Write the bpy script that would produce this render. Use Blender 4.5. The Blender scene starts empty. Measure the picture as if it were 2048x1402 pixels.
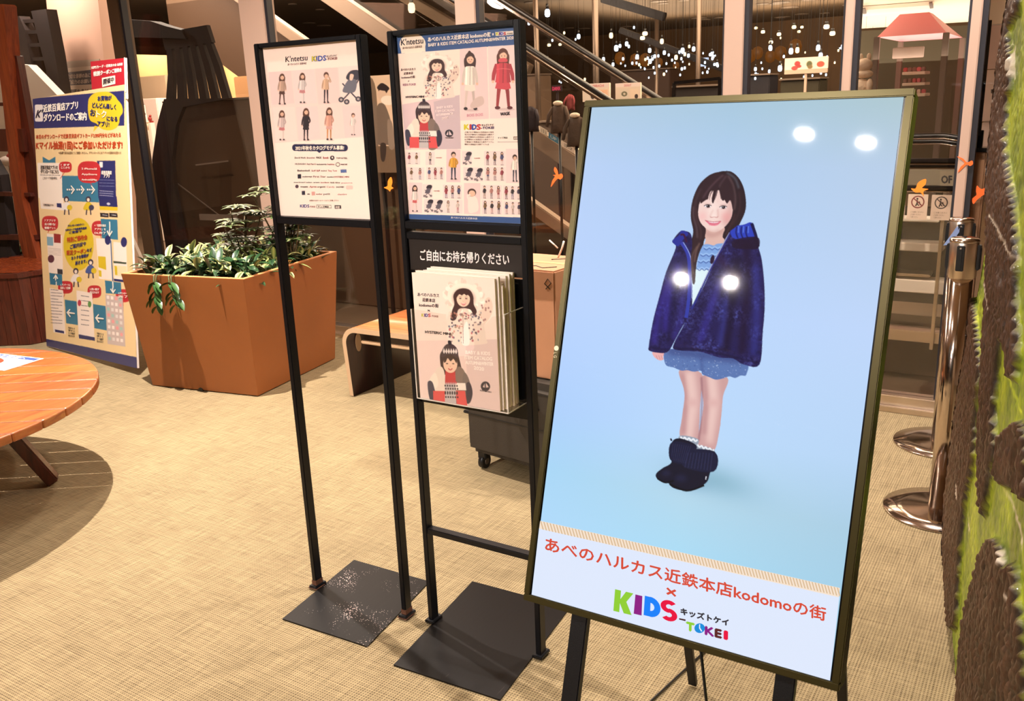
import bpy, bmesh, math, random
import numpy as np
from mathutils import Vector, Matrix

PI = math.pi
random.seed(7)
SC = bpy.context.scene
COL = SC.collection

# ------------------------------------------------------------------ camera
CR = Vector((0.8511887, 0.5234397, -0.0385849))
CU = Vector((-0.1090527, 0.2482875, 0.9625283))
CF = Vector((-0.5134057, 0.8150854, -0.2684220))
CAM = Vector((0, 0, 1.5))
FPX = 1794.87
cam = bpy.data.cameras.new('camera')
cam.sensor_width = 36.0
cam.lens = FPX * 36.0 / 2048.0
cam.clip_start = 0.02
cam.clip_end = 200
camo = bpy.data.objects.new('camera', cam)
COL.objects.link(camo)
M = Matrix.Identity(4)
for i in range(3):
    M[i][0] = CR[i]; M[i][1] = CU[i]; M[i][2] = -CF[i]; M[i][3] = CAM[i]
camo.matrix_world = M
SC.camera = camo

# ------------------------------------------------------------------ world, exposure
vs = SC.view_settings
vs.view_transform = 'Standard'; vs.look = 'None'; vs.gamma = 1.0; vs.use_curve_mapping = False
vs.exposure = 0.16
w = bpy.data.worlds.new('world'); SC.world = w; w.use_nodes = True
bgn = w.node_tree.nodes['Background']
bgn.inputs[0].default_value = (1.0, 0.80, 0.62, 1); bgn.inputs[1].default_value = 0.1

WARM = (1.0, 0.90, 0.82)
def area(name, loc, size, energy, color=WARM, target=None, spread=PI, shape='DISK', size_y=None):
    l = bpy.data.lights.new(name, 'AREA'); l.energy = energy; l.color = color; l.shape = shape
    l.size = size; l.spread = spread
    if size_y: l.size_y = size_y
    o = bpy.data.objects.new(name, l); COL.objects.link(o); o.location = loc
    t = Vector(target) if target else Vector((loc[0], loc[1], 0))
    o.rotation_euler = (t - Vector(loc)).to_track_quat('-Z', 'Y').to_euler()
    return o
# light of the recessed ceiling lamps on this side of the glass (their housings are built below)
LAMPS = [(-3.75, 2.45, 3.38, 0.022, 175), (-2.3, 3.3, 3.38, 0.07, 22), (-6.4, 2.5, 3.38, 0.08, 18), (-2.4, 1.2, 3.38, 0.08, 14),  # leftmost lamp is added to brighten the pillar and the cream board
         (-0.5, 3.6, 3.38, 0.07, 75), (-1.29, -1.45, 3.38, 0.04, 55), (-0.98, -1.54, 3.38, 0.04, 55), (-4.4, -1.2, 3.38, 0.10, 5),
         (-2.65, -3.55, 3.38, 0.032, 9.5), (-2.24, -3.55, 3.38, 0.032, 9.5), (-3.14, -5.4, 3.38, 0.08, 10), (-2.75, -5.4, 3.38, 0.08, 10),
         (-4.75, -6.42, 3.38, 0.08, 8), (-4.77, -6.9, 3.38, 0.08, 8), (-3.16, -8.0, 3.38, 0.08, 8), (-2.8, -7.92, 3.38, 0.08, 8), (-2.36, -7.87, 3.38, 0.08, 8)]
for i, (x, y, z, r, e) in enumerate(LAMPS):
    if (x, y) in ((-2.65, -3.55), (-2.24, -3.55)):      # these two are tilted at the poster stands
        area('spot_beam', (x, y, z - 0.02), r * 2, e, WARM, target=(-1.55, 1.85, 1.15), spread=0.9)
    else:
        area('downlight_beam', (x, y, z - 0.02), r * 2, e, WARM, spread=2.5)
# area lights added to brighten the hall beyond the glass
area('hall_fill', (-2.5, 9.0, 3.25), 5.0, 420, (1.0, 0.80, 0.58), shape='RECTANGLE', size_y=4.0)
area('hall_fill', (-8.0, 7.0, 3.25), 3.5, 360, (1.0, 0.84, 0.70), shape='RECTANGLE', size_y=3.0)
area('hall_fill', (-1.0, 6.2, 3.25), 1.6, 100, (1.0, 0.80, 0.62), shape='RECTANGLE', size_y=1.2)

area('hall_fill', (-4, 20.5, 2.2), 8, 260, (1.0, 0.78, 0.52), target=(-4, 26, 1.4), shape='RECTANGLE', size_y=.6)  # added to brighten the far hall wall
area('pillar_fill', (-7.9, 4.72, 2.95), .3, 24, (1.0, 0.86, 0.76), target=(-7.9, 5.25, 2.0))  # unseen lamp added to brighten the pillar
area('soffit_fill', (-1.6, 9.6, 1.68), 2.4, 90, (1.0, 0.88, 0.74), target=(-1.6, 9.6, 3), shape='RECTANGLE', size_y=5.0)  # unseen fill added to brighten the soffit underside
# unseen upward fills added to brighten the hall ceiling
for x, y, sx, sy, e in ((-3.0, 12.0, 9, 6, 600), (-9.0, 8.0, 6, 4, 500), (-1.5, 7.0, 3, 2, 70), (-4.5, 19, 10, 6, 650)):
    area('ceiling_fill', (x, y, 2.75), sx, e, (1.0, 0.82, 0.60), target=(x, y, 4), shape='RECTANGLE', size_y=sy)
# ------------------------------------------------------------------ geometry helpers
def ray(x, y):
    return CF + CR * ((x - 1024) / FPX) - CU * ((y - 701) / FPX)
def pY(x, y, b):
    v = ray(x, y); return CAM + v * (b / v.y)
def pX(x, y, a):
    v = ray(x, y); return CAM + v * (a / v.x)
def pZ(x, y, z=0.0):
    v = ray(x, y); return CAM + v * ((z - 1.5) / v.z)

def lin(c):
    r = []
    for v in c[:3]:
        v = v / 255.0
        r.append(v / 12.92 if v <= 0.04045 else ((v + 0.055) / 1.055) ** 2.4)
    return tuple(r)

class MB:
    """collects shapes in world space; build() links them as one mesh object"""
    def __init__(s): s.bm = bmesh.new()
    def add(s, verts, faces, mi=0, smooth=False):
        vs_ = [s.bm.verts.new(v) for v in verts]
        for f in faces:
            try:
                fc = s.bm.faces.new([vs_[i] for i in f]); fc.material_index = mi; fc.smooth = smooth
            except ValueError: pass
        return vs_
    def box(s, x0, x1, y0, y1, z0, z1, bev=0.0, mi=0, mat=None):
        t = bmesh.new()
        bmesh.ops.create_cube(t, size=1.0)
        for v in t.verts:
            v.co = Vector(((x0 + x1) / 2 + v.co.x * (x1 - x0), (y0 + y1) / 2 + v.co.y * (y1 - y0), (z0 + z1) / 2 + v.co.z * (z1 - z0)))
        if bev > 0:
            bmesh.ops.bevel(t, geom=list(t.edges), offset=bev, segments=2, affect='EDGES')
        if mat is not None: bmesh.ops.transform(t, matrix=mat, verts=t.verts)
        s.merge(t, mi)
        return s
    def merge(s, t, mi=0, smooth=None):
        t.verts.ensure_lookup_table(); t.verts.index_update()
        nv = [s.bm.verts.new(v.co) for v in t.verts]
        for f in t.faces:
            nf = s.bm.faces.new([nv[v.index] for v in f.verts]); nf.material_index = mi
            nf.smooth = f.smooth if smooth is None else smooth
        t.free()
    def beam(s, p0, p1, w, h, bev=0.0, up=(0, 0, 1), mi=0):
        """box from p0 to p1; w across, h along up"""
        p0, p1 = Vector(p0), Vector(p1); d = p1 - p0; L = d.length; z = d.normalized()
        x = z.cross(Vector(up))
        if x.length < 1e-4: x = z.cross(Vector((0, 1, 0)))
        x.normalize(); y = x.cross(z).normalized()
        m = Matrix((x, y, z)).transposed().to_4x4(); m.translation = (p0 + p1) / 2
        s.box(-w / 2, w / 2, -h / 2, h / 2, -L / 2, L / 2, bev, mi, m); return s
    def cone(s, p0, p1, r0, r1=None, seg=20, mi=0, cap=True):
        p0, p1 = Vector(p0), Vector(p1); r1 = r0 if r1 is None else r1
        z = (p1 - p0).normalized(); x = z.orthogonal().normalized(); y = z.cross(x)
        a = [p0 + (x * math.cos(2 * PI * i / seg) + y * math.sin(2 * PI * i / seg)) * r0 for i in range(seg)]
        b = [p1 + (x * math.cos(2 * PI * i / seg) + y * math.sin(2 * PI * i / seg)) * r1 for i in range(seg)]
        va = [s.bm.verts.new(v) for v in a]; vb = [s.bm.verts.new(v) for v in b]
        for i in range(seg):
            j = (i + 1) % seg; f = s.bm.faces.new([va[i], va[j], vb[j], vb[i]]); f.smooth = True; f.material_index = mi
        if cap:
            f = s.bm.faces.new(va[::-1]); f.material_index = mi
            f = s.bm.faces.new(vb); f.material_index = mi
        return s
    def tube(s, pts, r, seg=10, mi=0, closed=False):
        pts = [Vector(p) for p in pts]; n = len(pts); rings = []
        ref = None
        for i, p in enumerate(pts):
            a = pts[i - 1] if (i > 0 or closed) else p; b = pts[(i + 1) % n] if (i < n - 1 or closed) else p
            t = (b - a).normalized()
            if ref is None: ref = t.orthogonal().normalized()
            ref = (ref - t * ref.dot(t)).normalized(); q = t.cross(ref)
            rr = r[i] if isinstance(r, (list, tuple)) else r
            rings.append([s.bm.verts.new(p + (ref * math.cos(2 * PI * k / seg) + q * math.sin(2 * PI * k / seg)) * rr) for k in range(seg)])
        m = n if closed else n - 1
        for i in range(m):
            A, B = rings[i], rings[(i + 1) % n]
            for k in range(seg):
                l = (k + 1) % seg; f = s.bm.faces.new([A[k], A[l], B[l], B[k]]); f.smooth = True; f.material_index = mi
        if not closed:
            s.bm.faces.new(rings[0][::-1]).material_index = mi; s.bm.faces.new(rings[-1]).material_index = mi
        return s
    def lathe(s, prof, c, seg=40, mi=0, sx=1.0, sy=1.0, smooth=True):
        rings = []
        for (r, z) in prof:
            rings.append([s.bm.verts.new((c[0] + r * sx * math.cos(2 * PI * k / seg), c[1] + r * sy * math.sin(2 * PI * k / seg), c[2] + z)) for k in range(seg)])
        for i in range(len(rings) - 1):
            A, B = rings[i], rings[i + 1]
            for k in range(seg):
                l = (k + 1) % seg; f = s.bm.faces.new([A[k], A[l], B[l], B[k]]); f.smooth = smooth; f.material_index = mi
        s.bm.faces.new(rings[0][::-1]).material_index = mi; s.bm.faces.new(rings[-1]).material_index = mi
        return s
    def prism(s, pts, off, mi=0, smooth=False):
        """pts: loop of 3D points; off: thickness vector"""
        pts = [Vector(p) for p in pts]; off = Vector(off); n = len(pts)
        a = [s.bm.verts.new(p) for p in pts]; b = [s.bm.verts.new(p + off) for p in pts]
        fs = [s.bm.faces.new(a), s.bm.faces.new(b[::-1])]
        for i in range(n):
            j = (i + 1) % n; fs.append(s.bm.faces.new([a[j], a[i], b[i], b[j]]))
        for f in fs: f.material_index = mi
        bmesh.ops.recalc_face_normals(s.bm, faces=fs)
        return s
    def ball(s, c, r, sx=1, sy=1, sz=1, seg=16, mi=0, rot=None):
        t = bmesh.new(); bmesh.ops.create_uvsphere(t, u_segments=seg, v_segments=max(6, seg * 2 // 3), radius=r)
        for v in t.verts: v.co = Vector((v.co.x * sx, v.co.y * sy, v.co.z * sz))
        if rot is not None: bmesh.ops.transform(t, matrix=rot, verts=t.verts)
        for v in t.verts: v.co += Vector(c)
        s.merge(t, mi, True); return s
    def build(s, name, mats, parent=None, recalc=True, origin=None):
        if recalc: bmesh.ops.recalc_face_normals(s.bm, faces=s.bm.faces)
        me = bpy.data.meshes.new(name)
        o = bpy.data.objects.new(name, me); COL.objects.link(o)
        if parent is not None:
            off = wloc(parent); o.parent = parent
        else:
            if origin is None:
                xs = [v.co.x for v in s.bm.verts]; ys = [v.co.y for v in s.bm.verts]; zs = [v.co.z for v in s.bm.verts]
                off = Vector(((min(xs) + max(xs)) / 2, (min(ys) + max(ys)) / 2, min(zs)))
            else: off = Vector(origin)
            o.location = off
        for v in s.bm.verts: v.co -= off
        s.bm.to_mesh(me); s.bm.free()
        for m in (mats if isinstance(mats, (list, tuple)) else [mats]): me.materials.append(m)
        return o

WL = {}
def wloc(o):
    v = Vector(o.location); p = o.parent
    while p: v = v + Vector(p.location); p = p.parent
    return v
def tag(o, label=None, cat=None, group=None, kind=None):
    if label: o['label'] = label
    if cat: o['category'] = cat
    if group: o['group'] = group
    if kind: o['kind'] = kind
    return o
def thing(name, label, cat, loc=(0, 0, 0), group=None):
    o = bpy.data.objects.new(name, None); COL.objects.link(o); o.location = loc; o.empty_display_size = 0.1
    return tag(o, label, cat, group)
def structure(o): o['kind'] = 'structure'; return o
def kids(o): return [c for c in bpy.data.objects if c.parent == o]
def copy_tree(o, loc=None, rz=None, sc=None, label=None, group=None, parent=None):
    c = o.copy(); COL.objects.link(c)
    if parent is not None: c.parent = parent
    for ch in kids(o): copy_tree(ch, parent=c)
    if loc is not None: c.location = loc
    if rz is not None: c.rotation_euler = (0, 0, rz)
    if sc is not None: c.scale = (sc, sc, sc) if not isinstance(sc, tuple) else sc
    if label: c['label'] = label
    if group: c['group'] = group
    return c

# ------------------------------------------------------------------ materials
def nmat(name):
    m = bpy.data.materials.new(name); m.use_nodes = True
    return m, m.node_tree.nodes, m.node_tree.links, m.node_tree.nodes['Principled BSDF']
def mat(name, c, rough=0.5, metal=0.0, spec=0.5, coat=0.0, var=0.0, vscale=8.0, bump=0.0, bscale=60.0, alpha=1.0, stretch=None, c2=None):
    m, N, L, P = nmat(name)
    P.inputs['Base Color'].default_value = (*lin(c), 1); P.inputs['Roughness'].default_value = rough
    P.inputs['Metallic'].default_value = metal; P.inputs['Specular IOR Level'].default_value = spec
    P.inputs['Coat Weight'].default_value = coat; P.inputs['Coat Roughness'].default_value = 0.1
    if var > 0 or c2 or bump > 0:
        tc = N.new('ShaderNodeTexCoord'); mp = N.new('ShaderNodeMapping'); L.new(tc.outputs['Object'], mp.inputs[0])
        if stretch: mp.inputs['Scale'].default_value = stretch
    if var > 0 or c2:
        n = N.new('ShaderNodeTexNoise'); n.inputs['Scale'].default_value = vscale; n.inputs['Detail'].default_value = 6
        L.new(mp.outputs[0], n.inputs[0])
        r = N.new('ShaderNodeValToRGB'); cc = lin(c); r.color_ramp.elements[0].position = 0.3; r.color_ramp.elements[1].position = 0.7
        b = lin(c2) if c2 else tuple(min(1, v * (1 + var)) for v in cc)
        a = cc if c2 else tuple(v * (1 - var) for v in cc)
        r.color_ramp.elements[0].color = (*a, 1); r.color_ramp.elements[1].color = (*b, 1)
        L.new(n.outputs['Fac'], r.inputs[0]); L.new(r.outputs[0], P.inputs['Base Color'])
    if bump > 0:
        n2 = N.new('ShaderNodeTexNoise'); n2.inputs['Scale'].default_value = bscale; n2.inputs['Detail'].default_value = 4
        L.new(mp.outputs[0], n2.inputs[0]); b_ = N.new('ShaderNodeBump'); b_.inputs['Strength'].default_value = bump; b_.inputs['Distance'].default_value = 0.01
        L.new(n2.outputs['Fac'], b_.inputs['Height']); L.new(b_.outputs[0], P.inputs['Normal'])
    return m
def emat(name, c, s):
    m, N, L, P = nmat(name)
    P.inputs['Base Color'].default_value = (0.02, 0.02, 0.02, 1)
    P.inputs['Emission Color'].default_value = (*lin(c), 1); P.inputs['Emission Strength'].default_value = s
    return m
def wood(name, c1, c2, axis='X', scale=6.0, rough=0.35, coat=0.3, seam=None):
    m, N, L, P = nmat(name)
    tc = N.new('ShaderNodeTexCoord'); mp = N.new('ShaderNodeMapping'); L.new(tc.outputs['Object'], mp.inputs[0])
    s = [14, 14, 14]; s['XYZ'.index(axis)] = 1.2; mp.inputs['Scale'].default_value = s
    n = N.new('ShaderNodeTexNoise'); n.inputs['Scale'].default_value = scale; n.inputs['Detail'].default_value = 8; n.inputs['Distortion'].default_value = 0.6
    L.new(mp.outputs[0], n.inputs[0])
    r = N.new('ShaderNodeValToRGB'); r.color_ramp.elements[0].position = 0.32; r.color_ramp.elements[1].position = 0.68
    r.color_ramp.elements[0].color = (*lin(c1), 1); r.color_ramp.elements[1].color = (*lin(c2), 1)
    L.new(n.outputs['Fac'], r.inputs[0]); L.new(r.outputs[0], P.inputs['Base Color'])
    P.inputs['Roughness'].default_value = rough; P.inputs['Coat Weight'].default_value = coat; P.inputs['Coat Roughness'].default_value = 0.15
    return m
def vcmat(name, emis=0.0, rough=0.5, coat=0.0, spec=0.5, bump=0.0):
    """colour comes from the drawing stored on the mesh (prints, painted relief, leaves)"""
    m, N, L, P = nmat(name)
    a = N.new('ShaderNodeVertexColor'); a.layer_name = 'Col'
    P.inputs['Roughness'].default_value = rough; P.inputs['Coat Weight'].default_value = coat; P.inputs['Coat Roughness'].default_value = 0.08
    P.inputs['Specular IOR Level'].default_value = spec
    if emis > 0:
        P.inputs['Base Color'].default_value = (0.01, 0.01, 0.01, 1)
        L.new(a.outputs[0], P.inputs['Emission Color']); P.inputs['Emission Strength'].default_value = emis
    else: L.new(a.outputs[0], P.inputs['Base Color'])
    if bump > 0:
        tc = N.new('ShaderNodeTexCoord'); n2 = N.new('ShaderNodeTexNoise'); n2.inputs['Scale'].default_value = 90; n2.inputs['Detail'].default_value = 5
        L.new(tc.outputs['Object'], n2.inputs[0]); b_ = N.new('ShaderNodeBump'); b_.inputs['Strength'].default_value = bump; b_.inputs['Distance'].default_value = 0.01
        L.new(n2.outputs['Fac'], b_.inputs['Height']); L.new(b_.outputs[0], P.inputs['Normal'])
    return m
def glassmat(name, tint=(1, 1, 1), refl=1.0, ior=1.5):
    m, N, L, P = nmat(name); N.remove(P)
    out = [n for n in N if n.type == 'OUTPUT_MATERIAL'][0]
    t = N.new('ShaderNodeBsdfTransparent'); t.inputs[0].default_value = (*tint, 1)
    g = N.new('ShaderNodeBsdfGlossy'); g.inputs['Roughness'].default_value = 0.0; g.inputs[0].default_value = (refl, refl, refl, 1)
    lw = N.new('ShaderNodeLayerWeight'); pw = N.new('ShaderNodeMath'); pw.operation = 'POWER'; pw.inputs[1].default_value = 5; L.new(lw.outputs['Facing'], pw.inputs[0])
    f = N.new('ShaderNodeMath'); f.operation = 'MULTIPLY_ADD'; f.inputs[1].default_value = .95; f.inputs[2].default_value = .04; L.new(pw.outputs[0], f.inputs[0])
    x = N.new('ShaderNodeMixShader'); L.new(f.outputs[0], x.inputs[0]); L.new(t.outputs[0], x.inputs[1]); L.new(g.outputs[0], x.inputs[2])
    L.new(x.outputs[0], out.inputs[0]); return m

K = {}
K['black'] = mat('black_powder_coat', (7, 7, 12), 0.4, spec=0.35, bump=0.05, bscale=400)
K['blackgloss'] = mat('black_gloss', (7, 7, 10), 0.2, spec=.35)
K['darkplastic'] = mat('dark_plastic', (11, 11, 15), 0.4)
K['bezel'] = mat('display_bezel', (70, 62, 30), 0.3, metal=0.6)
K['bezeldark'] = mat('display_side', (16, 15, 16), 0.4)
K['chrome'] = mat('polished_steel', (205, 190, 178), 0.12, metal=1.0)
K['steel'] = mat('brushed_steel', (214, 198, 182), 0.3, metal=1.0)
K['mull'] = mat('mullion_paint', (186, 156, 138), 0.5)
K['mulldark'] = mat('mullion_gasket', (26, 24, 32), 0.5)
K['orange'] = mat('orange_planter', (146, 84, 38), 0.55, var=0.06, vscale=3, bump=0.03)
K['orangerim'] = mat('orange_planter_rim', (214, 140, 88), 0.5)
K['soil'] = mat('soil', (40, 30, 22), 0.95, bump=0.5)
K['tabletop'] = wood('honey_wood', (132, 62, 28), (172, 98, 50), 'X', 5)
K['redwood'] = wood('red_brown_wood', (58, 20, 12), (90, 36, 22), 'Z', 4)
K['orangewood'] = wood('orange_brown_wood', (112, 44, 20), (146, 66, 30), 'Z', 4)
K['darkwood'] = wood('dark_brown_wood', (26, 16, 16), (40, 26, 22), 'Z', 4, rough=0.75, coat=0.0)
K['benchtop'] = wood('bench_veneer', (160, 86, 42), (196, 120, 66), 'X', 5)
K['benchply'] = mat('pale_plywood_edge', (196, 164, 130), 0.5)
K['benchshade'] = wood('bench_shaded_veneer', (36, 14, 16), (50, 20, 20), 'Z', 4, rough=0.4)  # dark tone carries the shade on the leg's inner face
K['card'] = mat('cardboard', (182, 128, 92), 0.8, var=0.08, vscale=5, bump=0.05, bscale=120)
K['tape'] = mat('packing_tape', (205, 168, 120), 0.25)
K['suit'] = mat('dark_fabric_suitcase', (50, 41, 30), 0.75, bump=0.2, bscale=300)
K['acryl'] = glassmat('clear_acrylic', (0.985, 0.985, 0.98), 1.0)
K['glass'] = glassmat('hall_glass', (0.96, 0.94, 0.91), 0.9)
K['paper'] = mat('white_paper', (240, 226, 214), 0.6)
K['cream'] = mat('cream_paint', (228, 204, 178), 0.7)
K['rust'] = mat('rust', (96, 60, 42), 0.9, var=0.3, vscale=60)
K['bird'] = mat('orange_sticker', (255, 106, 34), 0.6)
K['bird2'] = mat('amber_sticker', (255, 140, 34), 0.6)
K['brownclad'] = mat('brown_cladding', (74, 52, 34), 0.6)
K['white'] = mat('white_laminate', (244, 232, 218), 0.5)
K['grey'] = mat('grey_panel', (120, 104, 92), 0.6)
# ------------------------------------------------------------------ printing on flat things (posters, screen, covers)
def smooth_loop(p, k=5):
    p = np.asarray(p, float); n = len(p)
    if n < 4: return p
    out = []
    for i in range(n):
        a, b, c, d = p[i - 1], p[i], p[(i + 1) % n], p[(i + 2) % n]
        for j in range(k):
            t = j / k; t2 = t * t; t3 = t2 * t
            out.append(0.5 * ((2 * b) + (c - a) * t + (2 * a - 5 * b + 4 * c - d) * t2 + (3 * b - a - 3 * c + d) * t3))
    return np.array(out)
def homog(src, dst):
    A_ = []; b_ = []
    for (x, y), (u, v) in zip(src, dst):
        A_.append([x, y, 1, 0, 0, 0, -u * x, -u * y]); b_.append(u)
        A_.append([0, 0, 0, x, y, 1, -v * x, -v * y]); b_.append(v)
    h = np.linalg.lstsq(np.array(A_, float), np.array(b_, float), rcond=None)[0]
    return np.append(h, 1).reshape(3, 3)
def fnoise(h, w_, cell, seed=0):
    r = np.random.RandomState(seed); gh, gw = int(h / cell) + 3, int(w_ / cell) + 3
    g = r.rand(gh, gw); y = np.arange(h) / cell; x = np.arange(w_) / cell
    yi = y.astype(int); xi = x.astype(int); fy = (y - yi)[:, None]; fx = (x - xi)[None]
    fy = fy * fy * (3 - 2 * fy); fx = fx * fx * (3 - 2 * fx)
    return (g[np.ix_(yi, xi)] * (1 - fy) * (1 - fx) + g[np.ix_(yi + 1, xi)] * fy * (1 - fx) + g[np.ix_(yi, xi + 1)] * (1 - fy) * fx + g[np.ix_(yi + 1, xi + 1)] * fy * fx)
def boxblur(m, r):
    r = int(r)
    if r < 1: return m
    for ax in (0, 1):
        for _ in range(2):
            p = np.pad(m, [(r + 1, r) if a == ax else (0, 0) for a in (0, 1)], mode='constant')
            c = np.cumsum(p, axis=ax); n = m.shape[ax]
            hi = np.take(c, np.arange(n) + 2 * r + 1, axis=ax); lo = np.take(c, np.arange(n), axis=ax)
            m = (hi - lo) / (2 * r + 1)
    return m
FONTC = {}
def text_mesh(s, res=2):
    if s in FONTC: return FONTC[s]
    cu = bpy.data.curves.new('t', 'FONT'); cu.body = s; cu.resolution_u = res
    o = bpy.data.objects.new('t', cu); COL.objects.link(o)
    dg = bpy.context.evaluated_depsgraph_get(); dg.update()
    ev = o.evaluated_get(dg); me = ev.to_mesh()
    v = np.array([tuple(a.co[:2]) for a in me.vertices], float).reshape(-1, 2)
    me.calc_loop_triangles(); t = np.array([tuple(a.vertices) for a in me.loop_triangles], int).reshape(-1, 3)
    ev.to_mesh_clear(); bpy.data.objects.remove(o); bpy.data.curves.remove(cu)
    FONTC[s] = (v, t); return v, t

class Print:
    def __init__(s, TL, TR, BL, auth, nx, ny, bg=(255, 255, 255), sub=(0, 1, 0, 1), lift=0.0008):
        s.O = Vector(TL); s.U = Vector(TR) - s.O; s.V = Vector(BL) - s.O
        s.N = s.V.cross(s.U).normalized()          # towards the viewer
        s.Hm = homog(auth, [(0, 0), (1, 0), (1, 1), (0, 1)])
        s.nx, s.ny, s.sub, s.lift = nx, ny, sub, lift
        s.img = np.empty((ny, nx, 3)); s.img[:] = bg
        s.tv = []; s.tc = []; s.tf = []; s.nt = 0; s.k = 0
    def uv(s, p):
        p = np.atleast_2d(np.asarray(p, float)); q = np.c_[p, np.ones(len(p))] @ s.Hm.T
        return q[:, :2] / q[:, 2:]
    def px(s, p):
        q = s.uv(p); a, b, c, d = s.sub
        return np.c_[(q[:, 0] - a) / (b - a) * (s.nx - 1), (q[:, 1] - c) / (d - c) * (s.ny - 1)]
    def mask(s, p, sm=True, blur=0):
        q = s.px(smooth_loop(p) if sm else p); SS = 3
        x0, y0 = np.floor(q.min(0)).astype(int) - 1; x1, y1 = np.ceil(q.max(0)).astype(int) + 2
        x0, y0 = max(0, x0), max(0, y0); x1, y1 = min(s.nx, x1), min(s.ny, y1)
        M_ = np.zeros((s.ny, s.nx))
        if x1 <= x0 or y1 <= y0: return M_
        Wd, Hd = (x1 - x0) * SS, (y1 - y0) * SS
        xs = x0 - 0.5 + (np.arange(Wd) + 0.5) / SS; ys = y0 - 0.5 + (np.arange(Hd) + 0.5) / SS
        acc = np.zeros((Hd, Wd), bool); n = len(q)
        for i in range(n):
            (ax, ay), (bx, by) = q[i], q[(i + 1) % n]
            if ay == by: continue
            lo, hi = min(ay, by), max(ay, by); r0 = np.searchsorted(ys, lo); r1 = np.searchsorted(ys, hi)
            if r1 <= r0: continue
            xc = ax + (ys[r0:r1] - ay) * (bx - ax) / (by - ay)
            acc[r0:r1] ^= xs[None, :] < xc[:, None]
        M_[y0:y1, x0:x1] = acc.reshape(y1 - y0, SS, x1 - x0, SS).mean(axis=(1, 3))
        return boxblur(M_, blur) if blur else M_
    def put(s, m, c, a=1.0):
        m = (m * a)[..., None]; c = np.asarray(c, float)
        s.img = s.img * (1 - m) + c * m
    def poly(s, p, c, a=1.0, sm=True, blur=0, clip=None):
        m = s.mask(p, sm, blur)
        if clip is not None: m = m * clip
        s.put(m, c, a); return m
    def rect(s, x0, y0, x1, y1, c, a=1.0): return s.poly([(x0, y0), (x1, y0), (x1, y1), (x0, y1)], c, a, sm=False)
    def quad(s, p, c, a=1.0): return s.poly(p, c, a, sm=False)
    def ell(s, x, y, rx, ry, c, a=1.0, blur=0, rot=0, clip=None):
        t = np.linspace(0, 2 * PI, 24, endpoint=False); cx, sx = math.cos(rot), math.sin(rot)
        X_, Y_ = rx * np.cos(t), ry * np.sin(t)
        return s.poly(np.c_[x + X_ * cx - Y_ * sx, y + X_ * sx + Y_ * cx], c, a, sm=False, blur=blur, clip=clip)
    def line(s, p, w_, c, a=1.0, blur=0, clip=None, sm=True):
        p = np.asarray(p, float)
        if sm and len(p) > 2:
            q = smooth_loop(np.vstack([p, p[::-1][1:-1]]), 5) if False else None
            out = []
            for i in range(len(p) - 1):
                A0, B0, C0, D0 = p[max(i - 1, 0)], p[i], p[i + 1], p[min(i + 2, len(p) - 1)]
                for j in range(5):
                    t = j / 5; t2 = t * t; t3 = t2 * t
                    out.append(0.5 * ((2 * B0) + (C0 - A0) * t + (2 * A0 - 5 * B0 + 4 * C0 - D0) * t2 + (3 * B0 - A0 - 3 * C0 + D0) * t3))
            out.append(p[-1]); p = np.array(out)
        d = np.gradient(p, axis=0); n = np.c_[-d[:, 1], d[:, 0]]; n /= np.maximum(np.hypot(n[:, 0], n[:, 1]), 1e-6)[:, None]
        w0 = np.asarray(w_, float)
        if w0.ndim: w0 = np.interp(np.linspace(0, 1, len(p)), np.linspace(0, 1, len(w0)), w0)[:, None]
        return s.poly(np.vstack([p + n * w0 / 2, (p - n * w0 / 2)[::-1]]), c, a, sm=False, blur=blur, clip=clip)
    def shapes3(s, P2, tris, c, lift):
        """vector shapes given in authoring coordinates -> on the plane"""
        q = s.uv(P2); s.k += 1
        W3 = np.array(s.O)[None] + q[:, :1] * np.array(s.U)[None] + q[:, 1:] * np.array(s.V)[None] + np.array(s.N)[None] * lift
        s.tv.append(W3); s.tf.append(tris + s.nt); s.tc.append(np.tile(lin(c), (len(q), 1))); s.nt += len(q)
    def text(s, t, a, b, h, c, bold=0.0, lift=None, slant=0.0, cap=0.72):
        """t between baseline points a and b, cap height h (authoring units)"""
        v, tr = text_mesh(t)
        if len(v) == 0: return
        a = np.array(a, float); b = np.array(b, float)
        x0, x1 = v[:, 0].min(), v[:, 0].max(); ux = (v[:, 0] - x0) / (x1 - x0); uy = v[:, 1] / cap
        P2 = a[None] + ux[:, None] * (b - a)[None] + np.c_[uy * slant * h, -uy * h]
        lf = (s.lift * 1.0 if lift is None else lift) + 0.00002 * (s.k % 12)
        offs = [(0, 0)] if bold == 0 else [(-bold, 0), (bold, 0), (0, -bold), (0, bold), (0, 0)]
        for i, o in enumerate(offs): s.shapes3(P2 + np.array(o)[None], tr, c, lf + 0.000004 * i)
    def vpoly(s, pts, c, lift=None):
        """crisp flat polygon"""
        P2 = np.asarray(pts, float)
        from mathutils.geometry import tessellate_polygon
        tr = np.array([tuple(t) for t in tessellate_polygon([[Vector((p[0], p[1], 0)) for p in P2]])], int)
        s.shapes3(P2, tr, c, (s.lift if lift is None else lift) + 0.00002 * (s.k % 12))
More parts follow.
